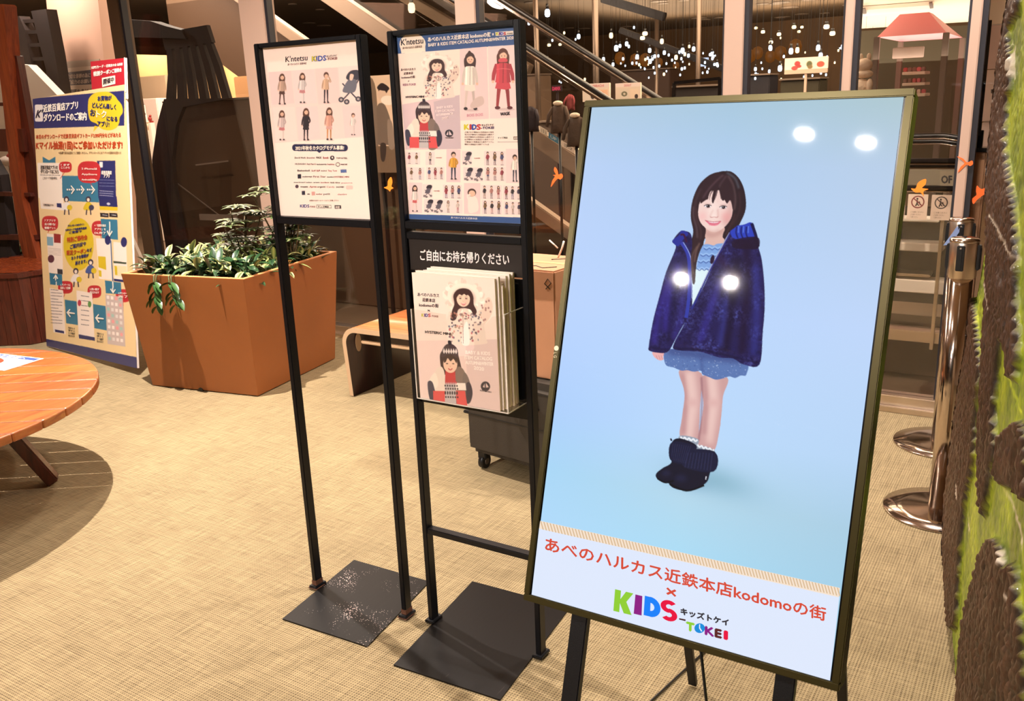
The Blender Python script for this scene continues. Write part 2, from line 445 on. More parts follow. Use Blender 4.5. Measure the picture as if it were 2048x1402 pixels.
    def build(s, name, material, parent=None, relief=None, cut=None):
        a, b, c, d = s.sub; nx, ny = s.nx, s.ny
        u = np.linspace(a, b, nx); v = np.linspace(c, d, ny); UU, VV = np.meshgrid(u, v)
        O, U, V, N = (np.array(t) for t in (s.O, s.U, s.V, s.N))
        if cut is not None: UU = np.maximum(UU, cut(VV))
        P3 = O + UU[..., None] * U + VV[..., None] * V + N * (s.lift * 0.3)
        if relief is not None: P3 = P3 + N * relief[..., None]
        P3 = P3.reshape(-1, 3)
        idx = np.arange(nx * ny).reshape(ny, nx)
        q = np.stack([idx[:-1, :-1], idx[1:, :-1], idx[1:, 1:], idx[:-1, 1:]], -1).reshape(-1, 4)
        im = s.img.reshape(-1, 3) / 255.0; im = np.clip(im, 0, 1)
        cl = np.where(im <= 0.04045, im / 12.92, ((im + 0.055) / 1.055) ** 2.4)
        loops = q.reshape(-1); ls = np.arange(len(q)) * 4; lt = np.full(len(q), 4)
        vv = P3
        if s.tv:
            T = np.vstack(s.tf); loops = np.concatenate([loops, (T + len(P3)).reshape(-1)])
            ls = np.concatenate([ls, len(q) * 4 + np.arange(len(T)) * 3]); lt = np.concatenate([lt, np.full(len(T), 3)])
            vv = np.vstack([P3] + s.tv); cl = np.vstack([cl] + s.tc)
        me = bpy.data.meshes.new(name)
        off = wloc(parent) if parent is not None else Vector(s.O + s.U * 0.5 + s.V)
        vv = vv - np.array(off)[None]
        me.vertices.add(len(vv)); me.vertices.foreach_set('co', vv.astype(np.float32).reshape(-1))
        me.loops.add(len(loops)); me.loops.foreach_set('vertex_index', loops.astype(np.int32))
        me.polygons.add(len(ls)); me.polygons.foreach_set('loop_start', ls.astype(np.int32)); me.polygons.foreach_set('loop_total', lt.astype(np.int32))
        me.update(calc_edges=True)
        at = me.color_attributes.new('Col', 'FLOAT_COLOR', 'POINT')
        at.data.foreach_set('color', np.c_[cl, np.ones(len(cl))].astype(np.float32).reshape(-1))
        me.materials.append(material)
        if relief is not None: me.polygons.foreach_set('use_smooth', [True] * len(me.polygons))
        o = bpy.data.objects.new(name, me); COL.objects.link(o)
        if parent is not None: o.parent = parent
        else: o.location = off
        return o
def rrect(x0, y0, x1, y1, r, n=5):
    p = []
    for cx, cy, a0 in ((x1 - r, y0 + r, -90), (x1 - r, y1 - r, 0), (x0 + r, y1 - r, 90), (x0 + r, y0 + r, 180)):
        for i in range(n): a = math.radians(a0 + 90 * i / (n - 1)); p.append((cx + r * math.cos(a), cy + r * math.sin(a)))
    return p
def ellp(x, y, rx, ry, n=28):
    return [(x + rx * math.cos(2 * PI * i / n), y + ry * math.sin(2 * PI * i / n)) for i in range(n)]

SKIN = (232, 188, 160)
def kid(P, x, y, h, hair=(60, 38, 32), coat=(190, 90, 90), legs=(60, 50, 60), shoe=(50, 40, 40), skirt=None, wide=1.0, pose=0):
    """small standing child of a printed photo: x centre, y top of the hair, h height"""
    u = h / 10.0; w_ = u * wide * .68; s = (0.3 * u if pose == 1 else 0.05 * u)
    dk = lambda c, k: tuple(v * k for v in c)
    P.ell(x + .3 * u, y + 9.85 * u, 1.5 * w_, .22 * u, (190, 160, 156), .5)                                    # soft ground shade of the studio picture
    for k in (-1, 1):   # legs
        P.poly([(x + k * .5 * w_ - .34 * w_, y + 5.5 * u), (x + k * .5 * w_ + .34 * w_, y + 5.5 * u), (x + k * (.55 * w_ + s * .5) + .27 * w_, y + 7.4 * u), (x + k * (.55 * w_ + s) + .19 * w_, y + 9.4 * u), (x + k * (.55 * w_ + s) - .19 * w_, y + 9.4 * u), (x + k * (.55 * w_ + s * .5) - .25 * w_, y + 7.4 * u)], legs if k < 0 else dk(legs, .9), sm=False)
        P.ell(x + k * (.62 * w_ + s) + .1 * u, y + 9.6 * u, .42 * w_, .26 * u, shoe)
    if skirt: P.poly([(x - .75 * w_, y + 4.6 * u), (x + .75 * w_, y + 4.6 * u), (x + 1.2 * w_, y + 6.5 * u), (x + .4 * w_, y + 6.7 * u), (x - .4 * w_, y + 6.6 * u), (x - 1.2 * w_, y + 6.5 * u)], skirt, sm=False)
    for k in (-1, 1):   # arms
        if pose == 2 and k == 1: a = [(x + .85 * w_, y + 2.6 * u), (x + 1.75 * w_, y + 3.1 * u), (x + .95 * w_, y + 1.3 * u)]
        elif pose == 0 and k == 1: a = [(x + .9 * w_, y + 2.6 * u), (x + 1.45 * w_, y + 3.9 * u), (x + .9 * w_, y + 4.7 * u)]
        else: a = [(x + k * .9 * w_, y + 2.6 * u), (x + k * 1.35 * w_, y + 4.1 * u), (x + k * 1.5 * w_, y + 5.3 * u)]
        P.line(a, [.62 * w_, .6 * w_, .42 * w_], dk(coat, .86)); P.ell(a[-1][0], a[-1][1] + .1 * u, .2 * u, .24 * u, SKIN)
    tp_ = [(x - .4 * w_, y + 2.05 * u), (x + .4 * w_, y + 2.05 * u), (x + .95 * w_, y + 2.4 * u), (x + 1.0 * w_, y + 4.0 * u), (x + 1.18 * w_, y + 5.5 * u), (x, y + 5.7 * u), (x - 1.18 * w_, y + 5.5 * u), (x - 1.0 * w_, y + 4.0 * u), (x - .95 * w_, y + 2.4 * u)]
    m = P.poly(tp_, coat, sm=False)
    P.line([(x - .75 * w_, y + 2.5 * u), (x - .8 * w_, y + 5.6 * u)], .4 * w_, tuple(min(255, v * 1.12) for v in coat), .8, clip=m, sm=False)
    P.line([(x + .75 * w_, y + 2.6 * u), (x + .85 * w_, y + 5.6 * u)], .5 * w_, dk(coat, .8), .8, clip=m, sm=False)
    P.line([(x + .05 * w_, y + 2.3 * u), (x, y + 5.6 * u)], .12 * w_, dk(coat, .68), clip=m, sm=False)
    P.rect(x - .22 * u, y + 1.8 * u, x + .22 * u, y + 2.25 * u, dk(SKIN, .93))
    P.ell(x, y + 1.0 * u, .78 * u, .98 * u, hair)
    if skirt: P.poly([(x - .8 * u, y + .9 * u), (x - .85 * u, y + 2.5 * u), (x - .45 * u, y + 2.4 * u), (x + .5 * u, y + 2.4 * u), (x + .85 * u, y + 2.5 * u), (x + .8 * u, y + .9 * u)], hair)
    P.ell(x + .04 * u, y + 1.25 * u, .56 * u, .74 * u, SKIN)
    P.poly([(x - .62 * u, y + 1.15 * u), (x - .45 * u, y + .35 * u), (x + .45 * u, y + .35 * u), (x + .62 * u, y + 1.1 * u), (x + .25 * u, y + .72 * u), (x - .2 * u, y + .8 * u)], hair)
    if h > 130:
        for k in (-.2, .26): P.ell(x + k * u, y + 1.28 * u, .07 * u, .07 * u, (60, 40, 40))
        P.line([(x - .12 * u, y + 1.65 * u), (x + .2 * u, y + 1.65 * u)], .08 * u, (190, 90, 90), sm=False)
def stroller(P, x, y, h, c=(44, 38, 44)):
    u = h / 10.0
    P.line([(x + 2.9 * u, y + .5 * u), (x + 3.3 * u, y + 1.8 * u), (x + 1.2 * u, y + 5.5 * u), (x - 1.8 * u, y + 9 * u)], .35 * u, c)
    P.line([(x - 1.6 * u, y + 4 * u), (x + .2 * u, y + 6 * u), (x + 2.6 * u, y + 8.6 * u)], .35 * u, c)
    P.poly([(x - .6 * u, y + 2.6 * u), (x + .4 * u, y + .6 * u), (x + 2.6 * u, y + .3 * u), (x + 3.1 * u, y + 2.2 * u), (x + 1.6 * u, y + 3.4 * u)], c)
    P.poly([(x + .2 * u, y + 2.9 * u), (x + 2.2 * u, y + 3.2 * u), (x + 1.7 * u, y + 6.4 * u), (x - 1.3 * u, y + 6.5 * u), (x - 1.2 * u, y + 5 * u)], tuple(v + 50 for v in c))
    for wx, wy in ((-1.9, 8.6), (-.4, 9.2), (2.7, 8.4)):
        P.ell(x + wx * u, y + wy * u, .75 * u, .75 * u, c); P.ell(x + wx * u, y + wy * u, .35 * u, .35 * u, (190, 170, 165))
def bust_hat(P, x, y, s):
    """child in a knitted hat, patterned sweater and open down jacket; x,y hat top, s = height of the half figure"""
    u = s / 100.0
    def q(l): return [(x + a * u * .82, y + b * u) for a, b in l]
    P.poly(q([(-18, 36), (-20, 14), (-10, 3), (2, 1), (14, 6), (20, 20), (24, 40), (12, 46), (-16, 46)]), (62, 42, 44))          # hair
    P.poly(q([(-26, 36), (-16, 34), (-10, 50), (-8, 98), (-34, 98), (-36, 60), (-32, 46)]), (236, 216, 200)); P.poly(q([(24, 34), (16, 34), (10, 50), (12, 98), (34, 98), (36, 70), (32, 44)]), (132, 112, 102))
    P.poly(q([(-30, 44), (-40, 52), (-45, 66), (-30, 70), (-24, 60)]), (244, 228, 212)); P.poly(q([(30, 42), (38, 50), (42, 64), (32, 66), (26, 56)]), (120, 104, 98))
    P.poly(q([(-46, 60), (-36, 60), (-30, 84), (-38, 94), (-44, 82)]), (70, 66, 82)); P.poly(q([(42, 60), (34, 62), (34, 92), (42, 92), (47, 76)]), (54, 48, 64))
    P.poly(q([(-35, 74), (-9, 74), (-8, 98), (-35, 98)]), (222, 84, 84), sm=False); P.poly(q([(11, 73), (31, 73), (36, 98), (12, 98)]), (222, 84, 84), sm=False)
    P.poly(q([(11, 60), (32, 60), (34, 72), (12, 72)]), (246, 230, 218), sm=False); P.line(q([(-9, 48), (-10, 98)]), 1.2 * u, (190, 160, 150)); P.line(q([(10, 48), (13, 98)]), 1.2 * u, (100, 70, 70))
    P.poly(q([(-10, 46), (11, 46), (13, 98), (-11, 98)]), (196, 184, 182), sm=False)                                                          # sweater
    P.poly(q([(-9, 40), (11, 40), (12, 59), (-10, 59)]), (196, 62, 66), sm=False)
    for i in range(7): P.poly(q([(-10 + i * 3.5, 58), (-8.2 + i * 3.5, 63), (-6.5 + i * 3.5, 58)]), (196, 62, 66), sm=False)
    for r_, yy in enumerate((65, 70, 77, 84)):
        for i in range(6): P.ell(x + (-8 + i * 4 + (r_ % 2)) * u, y + yy * u, 1.3 * u, (1.6 if r_ != 2 else 3) * u, (44, 36, 44))
    P.ell(x + 1 * u, y + 29 * u, 12 * u, 14.5 * u, (240, 200, 174))                                                                 # face
    P.poly(q([(-12, 26), (-9, 15), (2, 13), (13, 16), (14, 27), (8, 20), (2, 24), (-4, 19), (-8, 25)]), (62, 40, 40))
    for k in (-4.5, 6): P.ell(x + k * u, y + 28 * u, 2 * u, .8 * u, (50, 30, 30))
    P.line(q([(-3, 36), (1, 38.5), (5.5, 36)]), 1.6 * u, (196, 70, 74)); P.ell(x + .8 * u, y + 32.5 * u, 1.2 * u, .7 * u, (214, 160, 136))
    P.poly(q([(-16, 18), (-16, 8), (-8, -3), (4, -5), (15, 2), (18, 14), (14, 18), (0, 12)]), (70, 54, 60))                          # hat
    for i in range(6): P.poly(q([(-14 + i * 5, 8), (-11.5 + i * 5, 2), (-9 + i * 5, 8), (-11.5 + i * 5, 12)]), (236, 222, 214), sm=False)
    P.poly(q([(-2, -4), (-3, -10), (3, -10), (4, -4)]), (44, 38, 50))
def bust_fur(P, x, y, s):
    """child in a fur-hooded patterned coat, one arm raised; x,y hood top"""
    u = s / 100.0; rr = random.Random(5)
    def q(l): return [(x + a * u, y + b * u) for a, b in l]
    P.poly(q([(30, 60), (40, 52), (46, 34), (54, 30), (60, 44), (58, 62), (48, 78), (36, 86)]), (230, 204, 186))              # raised arm
    P.poly(q([(-22, 58), (26, 56), (40, 76), (46, 110), (44, 122), (-20, 124), (-26, 100), (-34, 86), (-30, 66)]), (238, 216, 200))
    for i in range(60):   # ragged fur round the hood
        a = rr.uniform(0, 2 * PI); r_ = rr.uniform(.86, 1.08); c = rr.choice([(252, 238, 222), (244, 226, 208), (228, 206, 190), (255, 246, 234)])
        P.ell(x + 2 * u + 36 * u * r_ * math.cos(a), y + 28 * u + 27 * u * r_ * math.sin(a), rr.uniform(4, 8) * u, rr.uniform(3, 6) * u, c, .8, rot=a)
    P.ell(x + 2 * u, y + 28 * u, 33 * u, 25 * u, (250, 234, 218)); P.ell(x + 2 * u, y + 33 * u, 24 * u, 21 * u, (206, 178, 164), .8, blur=2)
    P.poly(q([(-17, 44), (-19, 28), (-12, 17), (0, 13), (14, 16), (21, 28), (22, 44), (28, 58), (22, 66), (14, 54), (-8, 54), (-14, 74), (-24, 76), (-22, 58)]), (70, 46, 46))
    P.ell(x + 1 * u, y + 34 * u, 13.5 * u, 15.5 * u, (244, 208, 184)); P.ell(x + 7 * u, y + 38 * u, 5 * u, 6 * u, (236, 180, 160), .5, blur=2)
    P.poly(q([(-14, 33), (-12, 20), (0, 15), (13, 19), (16, 32), (11, 26), (7, 27), (3, 24), (-2, 27), (-7, 25)]), (66, 42, 42))
    for k in (-5, 7): P.ell(x + k * u, y + 33 * u, 2.4 * u, 1.0 * u, (46, 28, 30)); P.line(q([(k - 3, 30), (k + 3, 30)]), .7 * u, (110, 76, 70), sm=False)
    P.line(q([(-.5, 37), (.5, 39), (2.5, 38.6)]), .8 * u, (214, 160, 140)); P.poly(q([(-4, 42), (1, 43), (7, 41.6), (4, 46), (-1, 46)]), (206, 96, 96)); P.line(q([(-3, 43), (1, 44), (6, 42.8)]), 1.0 * u, (250, 236, 230))
    for i in range(120):
        a, b = rr.uniform(-28, 38), rr.uniform(60, 121)
        if abs(a - 5) < 5 and b > 84: continue
        P.ell(x + a * u, y + b * u, rr.uniform(.8, 2.4) * u, rr.uniform(.8, 2.6) * u, rr.choice([(178, 76, 86), (86, 64, 76), (150, 120, 100), (90, 100, 120), (206, 140, 120), (60, 48, 60)]), .8)
    for i in range(10): P.ell(x + rr.uniform(38, 56) * u, y + rr.uniform(36, 76) * u, 1.8 * u, 2.2 * u, (150, 104, 100), .8)
    P.poly(q([(2, 88), (9, 80), (13, 122), (-3, 122)]), (250, 238, 228)); P.line(q([(0, 62), (0, 122)]), 1.0 * u, (170, 130, 120), sm=False)
# ------------------------------------------------------------------ carpet
def carpet():
    m, N, L, P = nmat('woven_carpet')
    tc = N.new('ShaderNodeTexCoord')
    def wave(scale, rot, prof='SIN', dist=0.0):
        mp = N.new('ShaderNodeMapping'); mp.inputs['Rotation'].default_value = (0, 0, rot); L.new(tc.outputs['Object'], mp.inputs[0])
        wv = N.new('ShaderNodeTexWave'); wv.inputs['Scale'].default_value = scale; wv.wave_profile = prof; wv.inputs['Distortion'].default_value = dist
        L.new(mp.outputs[0], wv.inputs[0]); return wv.outputs['Fac']
    a = wave(38, 0.0); b = wave(38, PI / 2)      # about 8 mm weave both ways
    mx = N.new('ShaderNodeMath'); mx.operation = 'MULTIPLY'; L.new(a, mx.inputs[0]); L.new(b, mx.inputs[1])
    mxa = N.new('ShaderNodeMath'); mxa.operation = 'MAXIMUM'; L.new(a, mxa.inputs[0]); L.new(b, mxa.inputs[1])
    def streak(sx, sy):
        mp = N.new('ShaderNodeMapping'); mp.inputs['Scale'].default_value = (sx, sy, 1); L.new(tc.outputs['Object'], mp.inputs[0])
        n = N.new('ShaderNodeTexNoise'); n.inputs['Scale'].default_value = 1.0; n.inputs['Detail'].default_value = 5; n.inputs['Roughness'].default_value = 0.65
        L.new(mp.outputs[0], n.inputs[0]); return n.outputs['Fac']
    s1 = streak(150, 7); s2 = streak(7, 150); s3 = streak(2.5, 2.5)
    ad = N.new('ShaderNodeMath'); ad.operation = 'ADD'; L.new(s1, ad.inputs[0]); L.new(s2, ad.inputs[1])
    m1 = N.new('ShaderNodeMath'); m1.operation = 'MULTIPLY_ADD'; L.new(ad.outputs[0], m1.inputs[0]); m1.inputs[1].default_value = 0.62; m1.inputs[2].default_value = -0.12
    m2 = N.new('ShaderNodeMath'); m2.operation = 'MULTIPLY_ADD'; L.new(mx.outputs[0], m2.inputs[0]); m2.inputs[1].default_value = -0.42; L.new(m1.outputs[0], m2.inputs[2])
    m3 = N.new('ShaderNodeMath'); m3.operation = 'MULTIPLY_ADD'; L.new(s3, m3.inputs[0]); m3.inputs[1].default_value = 0.25; L.new(m2.outputs[0], m3.inputs[2])
    r = N.new('ShaderNodeValToRGB'); r.color_ramp.elements[0].position = 0.12; r.color_ramp.elements[1].position = 0.78
    r.color_ramp.elements[0].color = (*lin((62, 48, 30)), 1); r.color_ramp.elements[1].color = (*lin((168, 148, 112)), 1)
    L.new(m3.outputs[0], r.inputs[0]); L.new(r.outputs[0], P.inputs['Base Color']); P.inputs['Roughness'].default_value = 0.9
    P.inputs['Specular IOR Level'].default_value = 0.2
    bp = N.new('ShaderNodeBump'); bp.inputs['Strength'].default_value = 0.35; bp.inputs['Distance'].default_value = 0.003
    L.new(m2.outputs[0], bp.inputs['Height']); L.new(bp.outputs[0], P.inputs['Normal'])
    return m
K['carpet'] = carpet()
GY = 4.37
b = MB(); b.box(-12, 4, -11, GY + .1, -.05, 0); structure(b.build('floor', K['carpet'], origin=(0, 0, 0)))
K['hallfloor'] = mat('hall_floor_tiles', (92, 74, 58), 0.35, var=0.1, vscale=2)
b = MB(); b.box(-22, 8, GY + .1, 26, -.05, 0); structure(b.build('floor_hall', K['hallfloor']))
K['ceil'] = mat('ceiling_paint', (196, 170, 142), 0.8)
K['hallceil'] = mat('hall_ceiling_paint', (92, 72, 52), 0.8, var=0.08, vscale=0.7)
b = MB(); b.box(-12, 4, -11, GY + .1, 3.4, 3.5); structure(b.build('ceiling', K['ceil']))
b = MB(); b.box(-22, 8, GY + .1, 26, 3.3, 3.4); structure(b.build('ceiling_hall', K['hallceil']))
K['wallp'] = mat('wall_paint', (212, 190, 168), 0.8)
b = MB(); b.box(-12, 4, -11.1, -11, 0, 3.5); structure(b.build('wall_back', K['wallp']))
b = MB(); b.box(4, 4.1, -11, GY + .1, 0, 3.5); structure(b.build('wall_right', K['wallp']))
b = MB(); b.box(-12.1, -12, -11, GY + .1, 0, 3.5); structure(b.build('wall_left', K['wallp']))
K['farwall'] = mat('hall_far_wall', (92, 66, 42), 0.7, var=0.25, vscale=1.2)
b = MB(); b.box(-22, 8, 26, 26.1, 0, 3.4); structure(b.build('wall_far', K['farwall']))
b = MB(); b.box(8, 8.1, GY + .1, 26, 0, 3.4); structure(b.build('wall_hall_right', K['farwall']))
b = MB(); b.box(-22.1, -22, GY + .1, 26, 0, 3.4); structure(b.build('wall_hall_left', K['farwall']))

# ceiling downlights on this side
K['lampring'] = mat('lamp_ring', (230, 226, 220), 0.4)
for i, (x, y, z, r, e) in enumerate(LAMPS):
    t = thing('ceiling_downlight', 'recessed round ceiling downlight with a white ring', 'ceiling light', (x, y, 3.39), 'ceiling downlights above the lounge')
    bb = MB(); bb.lathe([(r + .015, 0), (r + .015, .012), (r, .012), (r, 0.004)], (x, y, 3.385), 32); bb.build('ring', K['lampring'], t)
    bb = MB(); bb.lathe([(.001, 0), (r * .8, 0), (r * .8, .006), (.001, .006)], (x, y, 3.388), 32); bb.build('lamp_lens', emat('lens_%d' % i, (255, 214, 160), 22), t)

# ------------------------------------------------------------------ glass wall
ms = [(-6.09, -5.965, 'd'), (-4.744, -4.52, 'l'), (-3.04, -2.905, 'l'), (-1.495, -1.40, 'l'), (-0.944, -0.905, 'l'), (-0.44, -0.40, 'l')]
K['mullshade'] = mat('shaded_mullion', (92, 70, 50), 0.45, metal=0.3)  # shade on the leftmost mullion is put into its colour
xs_ = [-12.0] + [m_[0] for m_ in ms] + [4.0]; xe_ = [m_[1] for m_ in ms]
for i, (x0, x1, k) in enumerate(ms):
    b = MB(); b.box(x0, x1, GY, GY + .10, 0, 3.4, .004, 0 if k == 'l' else 0)
    b.box(x1, x1 + .022, GY + .01, GY + .06, 0, 3.4, 0, 1); b.box(x0 - .012, x0, GY + .02, GY + .06, 0, 3.4, 0, 1)
    structure(b.build('trim_%d' % (i + 1), [K['mull'] if k == 'l' else K['mullshade'], K['mulldark']]))
b = MB(); b.box(-12, 4, GY + .005, GY + .09, 0.03, .078, .004); b.box(-12, 4, GY - .02, GY + .1, 0, .03, .003)
structure(b.build('trim_7', [K['steel']]))
edges = [-12.0, -6.0, -4.6, -2.97, -1.45, -.92, -.42, 4.0]
for i in range(7):
    b = MB(); b.box(edges[i], edges[i + 1], GY + .04, GY + .052, .078, 3.38); structure(b.build('window_%d' % (i + 1), K['glass']))

# flat film birds stuck to the glass
def bird(cx, cy, pts, label, m, yy=GY + .0385):
    b = MB()
    b.prism([Vector((pY(cx + x, cy + y, yy).x, yy, pY(cx + x, cy + y, yy).z)) for x, y in smooth_loop(pts, 3)], (0, -.0015, 0))
    o = b.build('bird_sticker', m); tag(o, label, 'sticker', 'bird stickers on the glass wall')
bird(778, 370, [(4, -16), (7, -6), (5, 3), (9, 6), (4, 9), (2, 13), (-2, 9), (-10, 5), (-3, 2), (-2, -8)], 'amber bird sticker on the glass between the two poster stands', K['bird2'])
bird(1112, 355, [(-2, -21), (3, -14), (5, -6), (11, -8), (14, -2), (9, 4), (4, 2), (-2, 8), (-10, 19), (-7, 6), (-2, -2), (-6, -5), (0, -6), (-4, -14)], 'orange bird sticker on the glass beside the right poster stand', K['bird'])
bird(1838, 377, [(14, -19), (13, -8), (6, -1), (19, 1), (9, 6), (10, 16), (3, 8), (-7, 8), (-16, 0), (-7, 0), (-3, -10), (4, -16)], 'orange gull sticker on the glass just right of the big display', K['bird2'])
bird(1930, 328, [(-16, -15), (-4, -11), (4, -3), (14, -7), (16, 0), (10, 4), (4, 1), (-4, 8), (-14, 17), (-9, 6), (-1, -2), (-8, -9)], 'orange bird sticker highest on the beige mullion, wings spread left', K['bird'], GY - .0005)
bird(1960, 388, [(-6, -17), (-1, -12), (5, -10), (14, -15), (20, -9), (18, -1), (9, 1), (4, 4), (-6, 12), (-13, 20), (-16, 10), (-7, 2), (-8, -6)], 'red-orange bird sticker on the glass lowest by the tree panel', K['bird'])

# ------------------------------------------------------------------ poster stands
def poster_stand(x0, x1, yf, ztop, zbar, label, plate, rusty=False, second=False):
    t = thing('poster_stand', label, 'poster stand', ((x0 + x1) / 2, yf + .012, 0))
    tb = .017
    for (xa, side) in ((x0, -1), (x1 - tb, 1)):
        b = MB(); b.box(xa, xa + tb, yf, yf + .03, .006, ztop, .002)
        b.box(xa - .007, xa + tb + .007, yf - .01, yf + .04, .004, .014, .002); b.build('post', K['black'], t)
        if rusty:
            b = MB(); b.box(xa - .0006, xa + tb + .0006, yf - .0006, yf + .0306, .010, .030, 0); b.box(xa - .009, xa + tb + .009, yf - .012, yf + .03, .0045, .0075, .001)
            tag(b.build('rust_patch', K['rust'], t), 'orange-brown rust on the foot of the post')
    b = MB(); b.box(x0 + tb, x1 - tb, yf + .002, yf + .028, ztop - .012, ztop, .002); b.build('top_rail', K['black'], t)
    b = MB(); b.box(x0 + tb, x1 - tb, yf, yf + .03, zbar - .012, zbar + .008, .002); b.build('cross_rail', K['black'], t)
    b = MB(); b.box(x0 + tb, x1 - tb, yf + .018, yf + .026, zbar + .008, ztop - .012); b.build('back_board', K['darkplastic'], t)
    P0 = [Vector((px_, py_, 0)) for px_, py_ in plate]
    b = MB(); b.prism([p + Vector((0, 0, .0045)) for p in P0], (0, 0, -.0045)); tag(b.build('base_plate', K['plate_scuffed'] if rusty else K['plate'], t), 'worn black steel plate')
    return t
def plate_mat(name, dens, seed):
    m, N, L, P = nmat(name)
    tc = N.new('ShaderNodeTexCoord'); mp = N.new('ShaderNodeMapping'); mp.inputs['Location'].default_value = (seed, seed, 0); L.new(tc.outputs['Object'], mp.inputs[0])
    v = N.new('ShaderNodeTexVoronoi'); v.inputs['Scale'].default_value = 170; L.new(mp.outputs[0], v.inputs[0])
    n = N.new('ShaderNodeTexNoise'); n.inputs['Scale'].default_value = 7; n.inputs['Detail'].default_value = 3; L.new(mp.outputs[0], n.inputs[0])
    a = N.new('ShaderNodeMath'); a.operation = 'MULTIPLY_ADD'; L.new(n.outputs['Fac'], a.inputs[0]); a.inputs[1].default_value = dens; a.inputs[2].default_value = -dens * 0.47
    c = N.new('ShaderNodeMath'); c.operation = 'LESS_THAN'; L.new(v.outputs['Distance'], c.inputs[0]); L.new(a.outputs[0], c.inputs[1])
    mp2 = N.new('ShaderNodeMapping'); mp2.inputs['Scale'].default_value = (60, 4, 1); mp2.inputs['Rotation'].default_value = (0, 0, .8); L.new(tc.outputs['Object'], mp2.inputs[0])
    n2 = N.new('ShaderNodeTexNoise'); n2.inputs['Scale'].default_value = 1.5; n2.inputs['Detail'].default_value = 6; L.new(mp2.outputs[0], n2.inputs[0])
    g = N.new('ShaderNodeMath'); g.operation = 'GREATER_THAN'; L.new(n2.outputs['Fac'], g.inputs[0]); g.inputs[1].default_value = .71
    mx = N.new('ShaderNodeMix'); mx.data_type = 'RGBA'; mx.inputs[6].default_value = (*lin((12, 9, 8)), 1); mx.inputs[7].default_value = (*lin((46, 38, 34)), 1); L.new(g.outputs[0], mx.inputs[0])
    m2 = N.new('ShaderNodeMix'); m2.data_type = 'RGBA'; L.new(mx.outputs[2], m2.inputs[6]); m2.inputs[7].default_value = (*lin((215, 196, 190)), 1); L.new(c.outputs[0], m2.inputs[0])
    L.new(m2.outputs[2], P.inputs['Base Color']); P.inputs['Roughness'].default_value = .4; P.inputs['Specular IOR Level'].default_value = .25
    bp = N.new('ShaderNodeBump'); bp.inputs['Strength'].default_value = .15; L.new(n2.outputs['Fac'], bp.inputs['Height']); L.new(bp.outputs[0], P.inputs['Normal'])
    return m
K['plate_scuffed'] = plate_mat('scuffed_plate', 1.7, 0.0); K['plate'] = plate_mat('scratched_plate', 0.28, 3.0)
K['print'] = vcmat('printed_sheet', rough=.45, coat=.5)
S1 = poster_stand(-1.962, -1.578, 1.845, 1.676, 1.196, 'slim black poster stand with rusty feet holding the pale catalogue model poster', [(-1.913, 1.662), (-1.587, 1.675), (-1.645, 2.052), (-1.963, 2.046)], rusty=True)
S2 = poster_stand(-1.507, -1.118, 1.862, 1.678, 1.197, 'tall black poster stand with blue-headed catalogue poster and magazine pocket', [(-1.464, 1.642), (-1.123, 1.657), (-1.17, 2.13), (-1.521, 2.118)])

# poster 1 -- authored in the coordinates of an enlarged view of it
P = Print((-1.944, 1.862, 1.664), (-1.596, 1.862, 1.664), (-1.944, 1.862, 1.205), [(80, 182), (695, 127), (795, 1322), (200, 1303)], 260, 345, (255, 228, 214))
rows = [[(205, 350, 210, (196, 160, 140), (90, 66, 58), (90, 62, 54), 1), (335, 345, 205, (222, 206, 200), (226, 214, 208), (196, 130, 130), 0), (487, 340, 210, (214, 172, 140), (52, 44, 48), None, 2), None],
        [(205, 595, 205, (216, 190, 184), (240, 216, 204), (196, 120, 120), 0), (360, 580, 220, (52, 44, 50), (48, 40, 44), (52, 44, 50), 0), (508, 575, 222, (222, 160, 140), (206, 140, 84), (214, 160, 150), 0), (660, 612, 150, (236, 216, 206), (232, 206, 196), None, 0)]]
P.quad([(115, 342), (705, 298), (746, 770), (160, 815)], (246, 212, 202))
for i in range(4):
    P.quad([(120 + i * 148, 341 - i * 11), (262 + i * 148, 331 - i * 11), (285 + i * 146, 548 - i * 2), (142 + i * 148, 560 - i * 2)], [(240, 204, 198), (246, 210, 204), (244, 206, 198), (250, 218, 208)][i])
    P.quad([(146 + i * 148, 575 - i * 3), (286 + i * 148, 572 - i * 3), (306 + i * 146, 790 - i * 10), (165 + i * 148, 808 - i * 10)], [(248, 216, 206), (242, 208, 202), (248, 212, 202), (244, 206, 200)][i])
for rw in rows:
    for k_ in rw:
        if k_: kid(P, k_[0], k_[1], k_[2], coat=k_[3], legs=k_[4], skirt=k_[5], pose=k_[6], hair=(90, 60, 50), wide=1.15)
stroller(P, 628, 322, 235, (62, 60, 70))
P.poly([(640, 355), (662, 360), (652, 395), (636, 390)], (232, 196, 176))
P.poly(rrect(272, 822, 628, 868, 20), (38, 40, 74), sm=False); P.quad([(428, 866), (466, 866), (447, 880)], (38, 40, 74))
INK = (40, 34, 40)
P.text("K'ntetsu", (228, 274), (368, 262), 38, (44, 38, 44), .6)
P.text('KIDS', (396, 270), (486, 263), 34, (52, 80, 160), 1.6)
P.vpoly([(396, 236), (406, 235), (406, 268), (396, 269)], (206, 190, 60)); P.vpoly([(406, 252), (418, 234), (430, 233), (414, 250), (430, 266), (417, 267)], (206, 190, 60))
P.text('キッズトケイ', (490, 244), (552, 238), 12, INK, .5); P.text('-TOKEI', (490, 262), (556, 256), 15, (120, 60, 60), .8)
P.text('あべのハルカス 近鉄本店', (242, 296), (362, 288), 12, (110, 80, 80), .2)
P.text('2021年秋冬カタログモデル募集!', (294, 860), (604, 855), 22, (250, 232, 214), 1.0)
